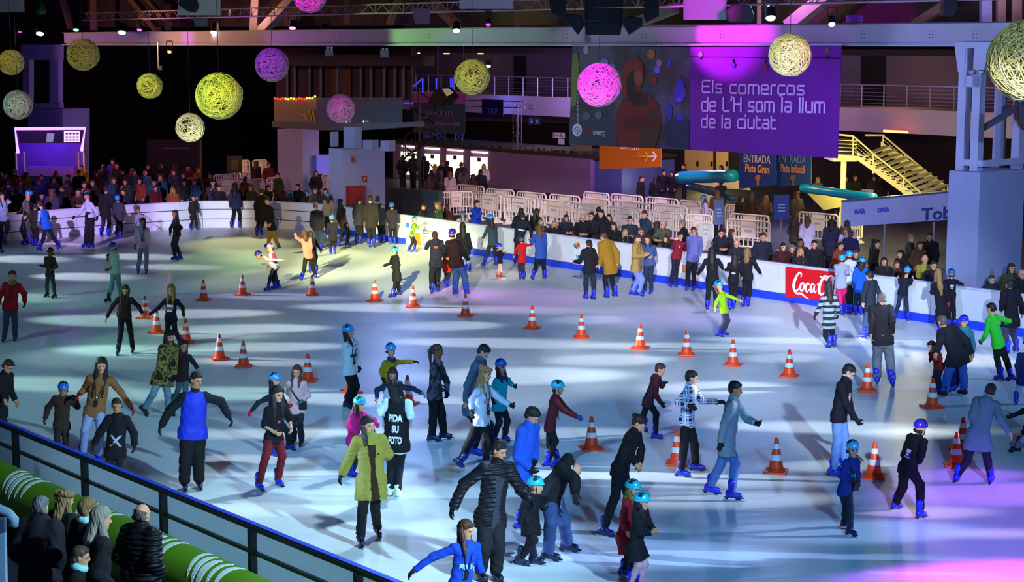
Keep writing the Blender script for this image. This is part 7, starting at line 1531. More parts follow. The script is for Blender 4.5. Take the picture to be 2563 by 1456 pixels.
sk('child in a pink helmet and pink and white jacket behind the bending child', 'T2', (275, 836), (288, 922), (322, 1040), [(322, 1250), (350, 1240)], -55, 'c03058', '2a2030', H=1.2, helmet='b070b8', vest=cloth('c8b8c8'))
sk('woman in a salmon pink sweater and black trousers seen from behind', 'T2', (582, 708), (595, 785), (622, 945), [(565, 1175), (690, 1150)], -155, 'c07068', '16141a', a=[(515, 780, 505, 745), (655, 860, 645, 930)], k=[(588, 1065), (662, 1050)], hair='long', hc='3a2010', hlen=.1)
sk('person in black with a red glove just right of the salmon sweater', 'T2', (645, 718), (645, 790), (672, 955), [(642, 1102), (700, 1104)], -165, '1c1218', '15131a', a=[None, (712, 855, 742, 905)], glove='a01818', hair='long', hc='1c1010', hlen=.1)
sk('man with grey hair in a dark grey jacket and blue jeans seen from behind', 'T2', (692, 458), (702, 540), (712, 690), [(688, 905), (740, 908)], 165, '26262e', denim('2c3c5c'), hc='5a5048', puff=.025)
sk('child in a light blue helmet and dark coat standing with back turned', 'T2', (838, 576), (840, 645), (850, 775), [(828, 930), (868, 930)], 178, '241c26', '16141a', helmet=HCB, hem=.16, flare=.02)
sk('person with a cream backpack and light blue helmet near the pillar', 'T2', (805, 374), (808, 440), (800, 560), [(790, 760), (820, 760)], 178, '8a7a5a', '17151c', helmet='1878c0', hair='long', hc='1c1210', hlen=.15)
sk('woman in a dark brown coat with long hair near the pillar', 'T2', (918, 428), (925, 515), (945, 650), [(900, 862), (980, 858)], 130, '2e1c16', '1c1a1e', hair='long', hc='1a100c', hlen=.2, hem=.16)
sk('person in dark grey, left of three standing by the fire cabinet', 'T2', (1098, 402), (1092, 472), (1082, 640), [(1065, 842), (1100, 838)], 170, '322c3a', '1e1a20', hc='1a1210')
sk('man in dark brown, middle of three standing by the fire cabinet', 'T2', (1187, 395), (1195, 480), (1197, 660), [(1178, 870), (1222, 870)], 178, '2c2428', '201c1e', hc='281c14', puff=.025)
sk('person in blue grey with dark hair, right of three by the fire cabinet', 'T2', (1255, 402), (1268, 480), (1280, 640), [(1275, 828), (1312, 825)], 170, '48485c', '1c1a22', hc='140c0e')
sk('child in a bright blue helmet and dark jacket at the lit boards', 'T2', (1382, 458), (1390, 525), (1392, 670), [(1368, 838), (1412, 838)], 175, '28222c', '17151c', helmet='1860d8')
sk('small child in a patterned lime green jacket and light blue helmet', 'T2', (1595, 592), (1592, 652), (1565, 760), [(1545, 912), (1592, 912)], 78, cloth('78b020', .8, 'camo', '3a5a18', 'a8c850'), '17151c', helmet=HCY, a=[(1610, 690, 1655, 670), (1620, 690, 1650, 660)])
sk('child in a long black coat and light blue helmet holding out a sleeve', 'T2', (1405, 868), (1412, 950), (1430, 1110), [(1395, 1325), (1450, 1305)], -58, '1c1a1c', '14131a', a=[(1372, 1015, 1292, 1045), (1450, 1030, 1362, 1060)], k=[(1415, 1225), (1448, 1215)], helmet=HCY, hem=.26, flare=.05, hood=1, puff=.02)
print('SKATERS', NPEOPLE, time.time() - T0)
# ================================================================== spectators: eight figures, copied and each given own clothes
PROTO = {}; PLACED = []
def proto(name, **kw):
    J = stand_joints((0, 0, 0), 1.72, 0, kw.pop('arms', 'down'), hyaw=kw.pop('hyaw', 0), hp=kw.pop('hp', 8)); st = dict(top=cloth('202020'), legs=cloth('1a1a20'), hair='short', hairc='20140e', shoe='1a181c', puff=.025, fit=.02); st.update(kw)
    r = build_person(J, st, .016); PROTO[name] = (r, kidmap(r))
proto('man', hair='short', arms='pocket'); proto('man_lean', hair='short', arms='lean'); proto('woman', hair='long', hlen=.2, arms='pocket'); proto('woman_lean', hair='long', hlen=.24, arms='lean')
proto('bun', hair='bun', arms='lean', scarf=cloth('6a4a5a')); proto('hood', hair='short', hood=1, arms='down', hem=.16); proto('helmet', hair='long', hlen=.12, helmet='1878d8', arms='down'); proto('curly', hair='curly', hlen=.12, arms='down'); proto('phone', hair='short', arms='phone'); proto('coat', hair='long', hlen=.12, hem=.28, arms='down', flare=.03); proto('cap', hair='short', cap='3a3438', arms='pocket'); proto('bald', hair='bald_side', arms='lean'); proto('ear', hair='short', arms='ear')
for r, km in PROTO.values():     # the bald figure keeps a thin ring of hair
    pass
def crowd(kind, hx, hy, H, face, top, hairc, lab, legs='1c1b22', sk_='a', group=None, helmet=None, near_boards=None):
    r, km = PROTO[kind]; FL = -.16
    if near_boards:
        p = NW(hx, hy, near_boards); h0 = p.z - FL
        if h0 > H * 1.03: p = G(hx, hy, H + FL)
        else: H = max(h0, 1.05)
        if H < 1.5 and kind in ('woman_lean', 'man_lean', 'bun'): r, km = PROTO['woman' if kind != 'man_lean' else 'man']
    else: p = G(hx, hy, H + FL)
    q = Vector((p.x, p.y)); dr = (q - Vector((0, 0))).normalized()
    for _ in range(90):                      # step back until clear of neighbours and barriers
        hit = any((q - o_).length < .60 for o_ in PLACED)
        for (ax, ay, bx, by) in BARSEG:
            A_, B_ = Vector((ax, ay)), Vector((bx, by)); t_ = max(0, min(1, (q - A_).dot(B_ - A_) / (B_ - A_).length_squared)); hit = hit or (q - (A_ + (B_ - A_) * t_)).length < .40
        hit = hit or (q - SPIRAL_AT).length < 1.25
        hit = hit or (rink_sd(q) < .36 and H > 1.0)
        if not hit: break
        q = q + dr * .12
    PLACED.append(q); p = Vector((q.x, q.y, p.z)); H = min(1.86, H + (q - Vector((p.x, p.y))).length * .1)
    c = r.copy(); COL.objects.link(c); c.location = (p.x, p.y, FL); c.rotation_euler = (0, 0, math.radians(face)); c.scale = (H / 1.745,) * 3
    for ch in km[r.name]:
        o = ch.copy(); COL.objects.link(o); o.parent = c; nm = ch.name.split('.')[0]
        m = {'body': skin(sk_), 'hair': hair_mat(hairc), 'jacket': cloth(top), 'trousers': cloth(legs)}.get(nm)
        if nm == 'helmet' and helmet: m = mat('helmet_' + helmet, helmet, .22, spec=.6)
        if m: o.material_slots[0].link = 'OBJECT'; o.material_slots[0].material = m
    tag(c, lab, 'person', group); return c
CN = {'16151c': 'black', '1c2030': 'dark navy', '2a2a34': 'charcoal', '3a1c1e': 'dark maroon', '40281c': 'brown', '2c3424': 'dark olive', '50463c': 'taupe', '5a1820': 'wine red', '24405a': 'steel blue', '6a5a30': 'ochre', '3c3048': 'dusky violet', '70605c': 'beige grey', '8a3a20': 'rust', '2e4c48': 'dark teal', '7a7a88': 'pale grey'}
HN = {'120c0c': 'black', '2a1a12': 'dark brown', '4a3018': 'brown', '7a5a2a': 'blond', '55504c': 'grey'}
# -- along the middle boards, named one by one
MID = [('bun', 1353, 545, 1.6, 20, '3a3034', '55504c', 'grey haired person with a red scarf at the gate end of the spectators'),
 ('woman_lean', 1387, 549, 1.58, 10, '16151c', '7a5a2a', 'blond woman in black, second from the gate end of the spectators'), ('woman_lean', 1416, 542, 1.66, 15, '1c2030', '2a1a12', 'woman with dark hair leaning out over the boards in black'),
 ('bald', 1459, 531, 1.78, 0, '14131a', '2a1a12', 'tall bald man in an open black jacket over the boards'), ('man_lean', 1482, 534, 1.76, -25, '201c24', '2a1a12', 'man with short brown hair just right of the tall bald man'),
 ('man', 1507, 527, 1.82, -35, '181820', '120c0c', 'tall dark haired man looking left above the crowd at the boards'), ('hood', 1498, 516, 1.72, 170, '1a161a', '120c0c', 'person with big dark hair standing behind the tall men'),
 ('woman', 1526, 541, 1.62, -20, '1c1c2c', '120c0c', 'woman with black hair right of the tall dark haired man'), ('woman_lean', 1539, 554, 1.6, -35, '15141c', '2a1a12', 'woman in black holding her hands up at her chin by the boards'),
 ('man_lean', 1576, 541, 1.74, 0, '22283a', '120c0c', 'dark haired man in a navy jacket with a pale zip behind the tan jacket'), ('woman', 1564, 570, 1.5, 10, '15141a', '7a5a2a', 'blond woman low at the boards in a black coat'),
 ('woman', 1604, 567, 1.58, 0, '2a2430', '4a3018', 'smiling brown haired woman right of the blond woman at the boards'), ('helmet', 1497, 567, 1.4, 10, '6a6a30', '2a1a12', 'child in a yellow green scarf low between the black jackets'),
 ('man', 1617, 524, 1.78, -60, '26384a', '2a1a12', 'man in a slate blue coat standing in front of the barriers'), ('bald', 1662, 548, 1.72, -30, '4a4c3c', '2a1a12', 'balding man in an olive jacket looking left above the boards'),
 ('curly', 1643, 570, 1.6, 170, '141218', '2a1a12', 'dark curly haired woman with her back to the ice'), ('woman_lean', 1671, 586, 1.52, -60, '241a1c', '2a1a12', 'brown haired woman in profile just left of the red sweater girl'),
 ('man', 1714, 548, 1.8, -110, '181620', '55504c', 'man with grey temples in a dark jacket behind the lilac sweater'), ('man_lean', 1804, 570, 1.66, 5, '1a1a26', '120c0c', 'young man in a dark jacket with folded arms on the boards'),
 ('woman', 1827, 578, 1.58, 80, '2a2028', '2a1a12', 'dark haired woman turned away behind the young man with folded arms'), ('bald', 1843, 597, 1.62, 0, '22202c', '2a1a12', 'heavy bald man in a dark sweater leaning on the boards'),
 ('man', 1909, 578, 1.76, 5, '1e2030', '2a1a12', 'bearded man in a dark navy jacket standing near the sign pole'), ('hood', 1909, 614, 1.3, 15, '20242e', '7a5a2a', 'blond boy in a dark hooded top behind the blond girl skater'),
 ('woman', 1959, 604, 1.6, 10, '3a1418', '120c0c', 'woman in glasses and a dark red coat above the red advert'), ('curly', 1984, 612, 1.5, -20, '5a3038', '55504c', 'older person in a rose scarf beside the dark red coat'),
 ('woman_lean', 2003, 616, 1.56, 0, '1c1a20', '7a5a2a', 'blond woman clasping her hands above the red advert'), ('woman', 2003, 598, 1.62, 0, '2a181c', '120c0c', 'dark skinned woman behind the blond woman clasping her hands', '1c1b22', 'c'),
 ('man', 2038, 597, 1.7, -5, '16151c', '120c0c', 'young man in a black jacket with a pink collar above the advert'), ('coat', 2021, 538, 1.66, 165, 'c8b8cc', '4a3018', 'girl in a white top with a ponytail seen from behind by the sign pole'),
 ('woman', 1990, 540, 1.66, 120, '4a3a30', '4a3018', 'woman in a brown coat beside the girl in white'), ('coat', 2082, 545, 1.74, 170, '26283a', '120c0c', 'person in a dark hooded coat standing behind the barriers'),
 ('woman', 2123, 550, 1.66, -160, 'a89898', '2a1a12', 'girl with very long dark hair and pale top by the barrier end'), ('curly', 2108, 565, 1.58, 60, 'b0a4c0', '4a3018', 'curly haired person in a pale lilac top in front of the slide wall'),
 ('cap', 2129, 574, 1.62, 170, '241c48', '4a3018', 'person in a violet jersey with yellow trim by the slide wall'), ('hood', 2100, 602, 1.6, 40, '8a3a20', '2a1a12', 'person in a shiny rust jacket behind the child helmets'),
 ('curly', 2187, 596, 1.72, 60, '15120f', '120c0c', 'person with a big dark fur hood behind the boards'), ('phone', 2140, 622, 1.6, 10, '1c2030', '4a3018', 'brown haired person just above the child with the blue top'),
 ('woman', 2212, 640, 1.6, 0, '1c161a', '120c0c', 'woman with long dark wavy hair at the white boards right of the advert'), ('woman_lean', 2243, 660, 1.45, 10, '3a2018', '4a3018', 'person in a brown cap and jacket leaning arms on the boards'),
 ('bald', 2314, 634, 1.66, 5, '8a8430', '55504c', 'grey haired man in a yellow and grey sweater at the boards'), ('man', 2336, 649, 1.6, 0, '1a181c', '2a1a12', 'dark haired person beside the yellow sweater man next to the pillar'),
 ('woman', 2259, 622, 1.6, -60, '16161e', '120c0c', 'woman in black looking left behind the brown jacket'), ('phone', 2276, 584, 1.6, 60, '40382c', '7a5a2a', 'blond person bending over something in the dark below the slide wall'),
 ('hood', 2328, 578, 1.75, -20, '1c161a', '2a1a12', 'person in a dark coat standing in shadow left of the pillar'), ('woman', 2300, 600, 1.6, 20, '50301c', '2a1a12', 'person in a brown fur trimmed coat left of the pillar'),
 ('cap', 2480, 686, 1.5, 15, '20242c', '55504c', 'person in a dark knit cap behind the boards right of the pillar'), ('woman', 2528, 664, 1.66, 20, '404020', '2a1a12', 'woman in an olive coat with long hair right of the pillar'),
 ('hood', 2530, 700, 1.5, -20, '2a3c38', '55504c', 'grey haired person in dark green low behind the right boards'), ('bald', 2556, 670, 1.66, 10, '16141a', '55504c', 'person in black at the right edge behind the boards'),
 ('man', 1056, 508, 1.62, 60, '241e20', '2a1a12', 'person with bushy dark hair behind the board notice'), ('curly', 1099, 503, 1.66, -60, '2e4438', '7a5a2a', 'blond person in dark green behind the board notice'),
 ('hood', 1119, 517, 1.64, 170, '40181a', '2a1a12', 'person in a dark red and black jacket beside the blond person in green'), ('phone', 1190, 498, 1.76, 60, '1438b0', '120c0c', 'man in a vivid blue jacket looking at a phone behind the boards'),
 ('helmet', 1157, 528, 1.5, 20, 'b0a0a8', '2a1a12', 'child in a pale pink helmet and white top at the gate'), ('man', 1303, 518, 1.78, 160, '17141c', '120c0c', 'man in black standing behind the uniformed man at the gate'), ('woman', 1340, 527, 1.7, 130, '1c181c', '2a1a12', 'person with dark hair behind the grey haired person with the scarf'),
 ('helmet', 1765, 488, 1.6, -80, 'a8a4d0', '2a1a12', 'child in a lilac top and light blue helmet among the barriers'), ('coat', 1795, 475, 1.74, 170, '5a4238', '4a3018', 'person in a brown hooded coat beside the child among the barriers'),
 ('hood', 2081, 486, 1.72, -60, '14121a', '120c0c', 'dark silhouette standing at the left end of the slide wall'), ('hood', 1603, 438, 1.74, 60, '16121a', '120c0c', 'dark silhouette in front of the olive wall under the exit banner'),
 ('man', 1659, 422, 1.76, 30, '14121a', '120c0c', 'dark silhouette right of the exit banner'), ('woman', 1682, 430, 1.66, -20, '1a1414', '120c0c', 'dark silhouette with long hair right of the exit banner'), ('coat', 1640, 440, 1.66, 160, '141018', '120c0c', 'dark silhouette below the right end of the exit banner'),
 ('man', 1715, 408, 1.72, -70, '1c1820', '2a1a12', 'person in the dark gap at the left of the cream doors'), ('woman', 1808, 412, 1.66, -80, '5a1a20', '2a1a12', 'person in dark red in front of the right cream door'), ('phone', 1806, 447, 1.66, 200, '181418', '120c0c', 'dark silhouette behind the left slide edge'),
 ('coat', 1880, 478, 1.7, 170, '2a201c', '2a1a12', 'dark figure below the first entrance banner'), ('woman', 1916, 486, 1.66, 150, '463428', '4a3018', 'brown coated figure below the gap of the entrance banners'), ('hood', 1852, 492, 1.66, 120, '1c1616', '120c0c', 'dark figure left below the first entrance banner'),
 ('curly', 1996, 478, 1.7, 200, '3a3226', '2a1a12', 'dark curly haired figure below the second entrance banner'), ('woman', 2046, 441, 1.66, 20, '6a6038', '7a5a2a', 'blond figure right of the second entrance banner'), ('man', 2117, 438, 1.72, 0, '30301c', '2a1a12', 'figure in olive seated rows under the stair landing, left'),
 ('man', 2140, 437, 1.74, 10, '2a2c1c', '2a1a12', 'figure in dark olive under the stair landing, right of another'), ('woman', 2188, 438, 1.66, 0, '3a3a1e', '2a1a12', 'figure in olive green at the foot of the stairs'), ('hood', 2205, 442, 1.7, 160, '16151a', '120c0c', 'black figure at the foot of the stairs'),
 ('helmet', 2244, 447, 1.6, 160, '15161e', '120c0c', 'child in a light blue helmet at the foot of the stairs'), ('hood', 2278, 453, 1.66, 170, '1a2040', '120c0c', 'figure in dark blue bending at the stair rail'), ('man', 2313, 430, 1.7, -60, '1c2450', '2a1a12', 'figure in dark blue by the upper stair rail')]
for t in MID:
    kind, hx, hy, H, face, top, hc, lab = t[:8]; crowd(kind, hx, hy, H, face, top, hc, lab, *(t[8:]), near_boards=34.05 + R.uniform(0, .12))
# -- queue at the ticket hatches
Q = [('woman', 1007, 393, 1.7, 160, '1c2030', '2a1a12', 'first'), ('man', 1033, 390, 1.76, 150, '2a2a34', '2a1a12', 'second'), ('coat', 1062, 397, 1.62, 190, '16151c', '120c0c', 'third'), ('woman', 1088, 409, 1.66, 170, '2a2a34', '7a5a2a', 'fourth'), ('ear', 1119, 403, 1.78, 175, '16151c', '120c0c', 'fifth'), ('coat', 1126, 427, 1.66, 180, 'b09aa0', '4a3018', 'sixth'), ('man', 1154, 404, 1.74, 165, '2a2a34', '4a3018', 'seventh'), ('woman', 1161, 416, 1.66, 190, '50463c', '120c0c', 'eighth'), ('curly', 1183, 438, 1.5, 175, '3a1c1e', '120c0c', 'ninth'), ('man', 1203, 430, 1.68, 180, '16151c', '120c0c', 'tenth'), ('man', 1073, 436, 1.55, 175, '3a2420', '120c0c', 'eleventh'), ('hood', 1100, 446, 1.5, 180, '241a1e', '120c0c', 'twelfth')]
QD = {'first': 'at the leftmost bright hatch, left side', 'second': 'tall at the leftmost bright hatch, right side', 'third': 'beside the spiral stair', 'fourth': 'with blond hair at the second hatch', 'fifth': 'holding a phone to the ear at the third hatch', 'sixth': 'in a pale pink coat below the third hatch', 'seventh': 'right of the one on the phone', 'eighth': 'in a taupe coat between the third and fourth hatch', 'ninth': 'short, in maroon, left of the fourth hatch', 'tenth': 'in black right before the fourth hatch', 'eleventh': 'in brown low in front of the second hatch', 'twelfth': 'in dark wine low in front of the pink coat'}
for (kind, hx, hy, H, face, top, hc, o_) in Q: crowd(kind, hx, hy, H, face, top, hc, 'person in the ticket queue ' + QD[o_], group='people queueing at the ticket hatches')
o = crowd('woman', 1211, 408, 1.66, 0, 'c8c0b0', '7a5a2a', 'clerk with blond hair visible inside the rightmost bright hatch')
# -- dense dark crowd behind the far left boards, in rows
tops = [t for t in CN if t not in ('70605c', '7a7a88', '6a5a30', '50463c')]; hairs = list(HN); kinds = ['man', 'woman', 'hood', 'coat', 'curly', 'cap', 'bun', 'woman', 'man', 'phone']
ROWN = ['rearmost', 'second', 'third', 'fourth', 'front']
used = set(); RW = random.Random(11)
for ri, (y, x0, x1, step) in enumerate(((412, -10, 530, 34), (428, 5, 560, 33), (446, -12, 575, 36), (464, 8, 560, 38), (484, -10, 545, 40))):
    x = x0; k = 0
    while x < x1:
        hx = x + RW.uniform(-7, 7); hy = y + RW.uniform(-6, 7); top = RW.choice(tops); hc = RW.choice(hairs[:4] + ['120c0c', '2a1a12']); kd = RW.choice(kinds); H = RW.uniform(1.55, 1.82)
        p = G(hx, hy, H - .16); s_, n_ = toUN(p)
        if p.y > 77 or (p.y > 71.5 and hx < 232) or s_ > S_END - .45 and n_ < N_FAR + .5: x += step; continue       # would stand on the ice
        crowd(kd, hx, hy, H, RW.choice((0, 20, -30, 60, -70, 150, 180)), top, hc, '%s haired person in %s, %s from left, %s row of far crowd' % (HN[hc], CN[top], ordn(k), ROWN[ri]), group='crowd behind the far left boards'); k += 1; x += step
# lit faces and helmets in that crowd
for (kind, hx, hy, H, face, top, hc, lab, hl) in (('helmet', 20, 462, 1.5, 20, '16151c', '120c0c', 'child in a pale blue helmet at the far left among the dark crowd', '58a8c0'), ('helmet', 215, 476, 1.5, 30, '16151c', '120c0c', 'child in a light blue helmet behind the man in the white shirt', '18a0c8'), ('woman', 282, 396, 1.75, 10, '3c2a80', '2a1a12', 'violet lit woman standing tall at the back of the far crowd', None), ('man', 205, 410, 1.7, 0, 'b09020', '2a1a12', 'person in yellow lit by the stage in the far crowd', None), ('woman', 64, 430, 1.7, 60, 'a08a20', '2a1a12', 'person in yellow with red light at the left of the far crowd', None)):
    crowd(kind, hx, hy, H, face, top, hc, lab, helmet=hl)
# sparse row between the corner and the middle pillar
for i, (kind, hx, hy, top, hc, hl, lab) in enumerate((('man', 548, 470, '16151c', '120c0c', None, 'dark figure at the bend of the far boards'), ('woman', 590, 455, '1c2030', '120c0c', None, 'dark figure with long hair before the dim barriers'), ('curly', 640, 402, '40281c', '4a3018', None, 'amber lit curly head behind the dim barriers'), ('woman', 668, 462, '16151c', '120c0c', None, 'dark figure in front of the dim barriers, middle'), ('cap', 672, 404, '5a1820', '2a1a12', None, 'reddish lit head behind the dim barriers'), ('hood', 697, 430, '2c3424', '120c0c', None, 'dark olive hooded figure among the dim barriers'), ('helmet', 724, 482, '1c2030', '120c0c', '1880b0', 'child in a light blue helmet behind the boards left of the pillar'), ('helmet', 764, 475, '2a2a34', '120c0c', '1c60b0', 'child in a darker blue helmet behind the boards left of the pillar'), ('woman', 790, 425, '16151c', '120c0c', None, 'dark figure before the bluish booth'), ('man', 748, 470, '16151c', '120c0c', None, 'dark figure between the two blue helmets'), ('coat', 700, 470, '3a1c1e', '2a1a12', None, 'maroon figure left of the blue helmets'), ('man', 785, 466, '50463c', '2a1a12', None, 'taupe figure just left of the pillar'), ('woman', 813, 470, '2a2a34', '120c0c', None, 'charcoal figure against the left face of the pillar'), ('woman', 630, 470, '2c3424', '4a3018', None, 'olive figure behind the corner boards'), ('hood', 612, 440, '40281c', '120c0c', None, 'brown hooded figure behind the dim barriers, left'))):
    crowd(kind, hx, hy, 1.5 if hl else 1.7, (20, -30, 160, 60)[i % 4], top, hc, lab, helmet=hl)
# -- near spectators at the bottom left, outside the fence
def near(lab, hx, hy, H, face, **st):
    p = G(hx, hy, H - .16); O = (p.x, p.y, -.16); J = stand_joints(O, H + .04, face, st.pop('arms', 'pocket'), hyaw=st.pop('hyaw', 0), hp=st.pop('hp', 10)); s = dict(top=cloth('14131a'), legs=cloth('14131a'), hair='short', hairc='20140e', shoe='14121a', puff=.03, fit=.02); s.update(st)
    if isinstance(s['top'], str): s['top'] = cloth(s['top'])
    return tag(build_person(J, s, .0075), lab, 'person')
near('grey haired person in a dark coat with back turned at the bottom left', 94, 1252, 1.78, 165, hairc='4c4a50', top='17161e', puff=.05, fat=1.1)
near('person with curly fair hair behind the grey haired one at the bottom left', 152, 1238, 1.6, 140, hair='curly', hairc='6a5030', hlen=.1, top='15141a')
near('person with light brown hair and a pale mint scarf at the bottom left', 205, 1256, 1.74, 130, hair='short', hairc='5a4428', scarf=cloth('9ac8c8'), top='16151c', vol=.008)
near('woman with long streaked grey blond hair at the bottom left', 236, 1278, 1.86, 120, hair='long', hairc='6a6258', hlen=.12, top='15141a', vol=.012)
near('bald man in a black padded jacket with back turned at the bottom left', 346, 1272, 1.70, 150, hair='bald_side', hairc='4a3a34', top=cloth('121118', .5, 'quilt'), puff=.055, fat=1.12)
near('person with brown hair and glasses in a pale mint collar at the bottom edge', 188, 1376, 1.5, 95, hairc='3a2a24', glasses=1, scarf=cloth('8accd0'), top='14131a')
for r, km in PROTO.values():     # remove the patterns the copies were taken from
    for ch in km[r.name]: bpy.data.objects.remove(ch)
    bpy.data.objects.remove(r)
print('PEOPLE', sum(1 for o in COL.objects if o.get('category') == 'person'), time.time() - T0)
# ================================================================== light: spots on the rig and beside it, unseen fills added in the hall, a dim world
w = bpy.data.worlds.new('hall_air'); scene.world = w; w.use_nodes = True
w.node_tree.nodes['Background'].inputs[0].default_value = (.30, .34, .75, 1); w.node_tree.nodes['Background'].inputs[1].default_value = .30
scene.view_settings.view_transform = 'Standard'; scene.view_settings.look = 'None'; scene.view_settings.gamma = 1; scene.view_settings.use_curve_mapping = False
scene.view_settings.exposure = 0
RIG = {'f%d' % i: UN(-62 + 8 * i, 33.2, 7.5) for i in range(7)}            # along the far truss
RIG.update({'n%d' % i: UN(-40 + 8 * i, 7.0, 8.6) for i in range(6)})       # along the near truss, above and beside the viewer
RIG.update({'l0': UN(-59, 16, 7.6), 'l1': UN(-59, 26, 7.6), 'r0': UN(-6, 18, 8.0), 'r1': UN(-6, 28, 8.0), 'c0': UN(-45, 20, 9.5), 'c1': UN(-25, 20, 9.5)})
GAIN = .50; SPREAD = 1.0
def pool(px, py, src, col, L, r, blend=.75, z=0.0, soft=.12, k=1.0):
    t = G(px, py, z)
    if src == 'hr' and t.y > 43: src = 'hl'
    if src == 'hl': s = Vector((-21.0, t.y + 2.0, 5.6))                                 # unseen side spot, added level with each streak
    elif src == 'hr': s = Vector((min(21.0, (32.6 - .639 * (t.y + 1)) / .769), t.y + 1.0, 5.6))
    else: s = RIG[src]
    d = (t - s).length; cos = max(.12, (s.z - t.z) / d)
    spot(s, t, col, L * GAIN * math.pi / .75 * 4 * math.pi * d * d / cos * k, math.degrees(math.atan(r / d)), blend, soft)
W_ = (.82, .95, 1.0); MI = (.62, 1.0, .88); LI = (.62, .68, 1.0); YG = (.95, 1.0, .42); VI = (.40, .12, 1.0); MG = (.9, .08, 1.0); BL = (.35, .55, 1.0); PK = (1.0, .62, .95)
# broad wash over the ice
for src, (px, py), col, L, r in (('n1', (500, 900), (.22, .66, .70), .19, 11), ('n3', (1300, 950), (.18, .52, 1), .24, 10), ('n5', (2000, 1150), (.14, .50, 1), .28, 9), ('f2', (900, 800), (.30, .42, 1), .09, 12), ('f4', (1500, 900), (.24, .44, 1), .16, 11), ('f6', (2100, 900), (.26, .50, 1), .20, 10), ('l0', (200, 700), (.26, .58, .80), .16, 11), ('r1', (2150, 760), (.36, .55, 1), .12, 9), ('c0', (700, 680), (.36, .48, .75), .10, 14)):
    pool(px, py, src, col, L, r, .9, soft=.35)
# streaks: round beams that fall as long ellipses at these low angles
S = [(60, 648, 'hl', W_, 1.1, 1.1), (330, 642, 'hl', W_, .95, .95), (200, 692, 'hr', W_, 1.0, 1.0), (430, 668, 'hl', W_, .6, .8), (140, 612, 'hl', PK, .75, .7), (40, 745, 'hl', MI, .6, 1.0), (500, 785, 'hr', W_, .85, .9), (240, 802, 'hl', MI, .75, 1.0), (330, 878, 'hl', MI, .75, .9), (640, 822, 'hr', W_, .85, .8), (520, 838, 'hl', W_, .6, .6), (110, 960, 'hl', MI, .65, .9), (680, 868, 'hr', W_, .75, .7), (640, 905, 'hl', W_, .65, .6),
 (540, 985, 'hr', MI, .7, .8), (690, 1085, 'hr', W_, .7, .5), (640, 1150, 'hl', W_, .6, .4), (920, 1000, 'hl', W_, .8, .7), (780, 1190, 'hr', W_, .7, .45), (1000, 1085, 'hl', MI, .6, .5), (1080, 1235, 'hr', (.55, .85, 1), .55, .6), (620, 1275, 'hr', (.7, .9, 1), .5, .5), (960, 770, 'hl', W_, .8, .9), (700, 742, 'hl', LI, .55, .8), (1130, 815, 'hr', W_, .75, .8), (1240, 858, 'hl', W_, .75, .8), (1330, 940, 'hr', W_, .9, 1.1), (1540, 900, 'hr', W_, .85, .8), (1240, 775, 'hl', PK, .45, .8), (1480, 800, 'hr', LI, .5, .8),
 (1810, 970, 'hr', W_, 1.0, .8), (1730, 868, 'hl', W_, .65, .7), (1900, 800, 'hr', LI, .5, .7), (2060, 852, 'hl', W_, .75, .7), (1960, 895, 'hr', W_, .6, .7), (2260, 880, 'hr', W_, .6, .5), (1640, 1195, 'hl', W_, .9, .7), (1840, 1250, 'hr', (.75, .9, 1), .6, .6), (1440, 1180, 'hl', (.65, .85, 1), .5, .6), (1400, 1085, 'hr', W_, .6, .6), (2100, 1070, 'hl', W_, .85, .6), (2290, 1085, 'hr', W_, .8, .5), (2090, 1165, 'hr', W_, .7, .45), (1280, 1330, 'hl', BL, .8, .7), (1550, 1390, 'hr', BL, .8, .8), (1850, 1400, 'hl', BL, .8, .8), (2150, 1330, 'hr', BL, .8, .7),
 (600, 610, 'f1', YG, .8, 2.2), (760, 640, 'f2', YG, .95, 2.6), (930, 640, 'n2', YG, 1.1, 2.6), (700, 690, 'f2', YG, .5, 2.2), (1050, 670, 'n3', YG, .75, 2.2), (1240, 690, 'f3', (1, .8, .45), .45, 1.6), (560, 650, 'f1', (.6, 1, .4), .28, 2.2), (1130, 735, 'f3', MG, .5, 1.5), (1330, 745, 'f3', MG, .25, 2.0), (1700, 790, 'f4', (.7, .45, 1), .4, 2.4), (450, 850, 'n1', (.3, .9, .6), .25, 2.4), (220, 740, 'n0', (.3, .9, .65), .2, 2.6),
 (2330, 1282, 'hr', PK, .7, .4), (2500, 1335, 'hr', (1, .7, .95), .6, .3), (2550, 1235, 'hr', VI, 1.7, .8), (2430, 1190, 'hr', VI, 1.0, .5), (2560, 1430, 'hr', MG, 2.2, .65), (2470, 1440, 'hr', (.5, .04, 1), 2.6, .6), (2330, 1452, 'hr', VI, 1.7, .5), (2480, 1320, 'n5', (.32, .06, 1), .8, 1.8), (1340, 945, 'n3', W_, .35, 2.2), (1540, 900, 'n4', W_, .32, 1.8), (1800, 965, 'n4', W_, .35, 1.8), (1650, 1190, 'n4', W_, .3, 1.3), (2100, 1080, 'n5', W_, .3, 1.3), (900, 1090, 'n2', W_, .22, 1.4), (330, 890, 'n0', MI, .22, 2.0), (2080, 850, 'n5', W_, .22, 1.8), (1990, 1020, 'n5', BL, .2, 2.0), (2420, 900, 'f6', (1, 1, .6), .8, 1.0), (120, 545, 'l1', VI, .7, 2.5), (30, 570, 'l1', VI, .7, 2.0), (300, 560, 'n1', (.6, .42, 1), .4, 3.0), (520, 560, 'n2', (.7, .75, 1), .3, 2.0)]
for s_ in S: pool(*s_)
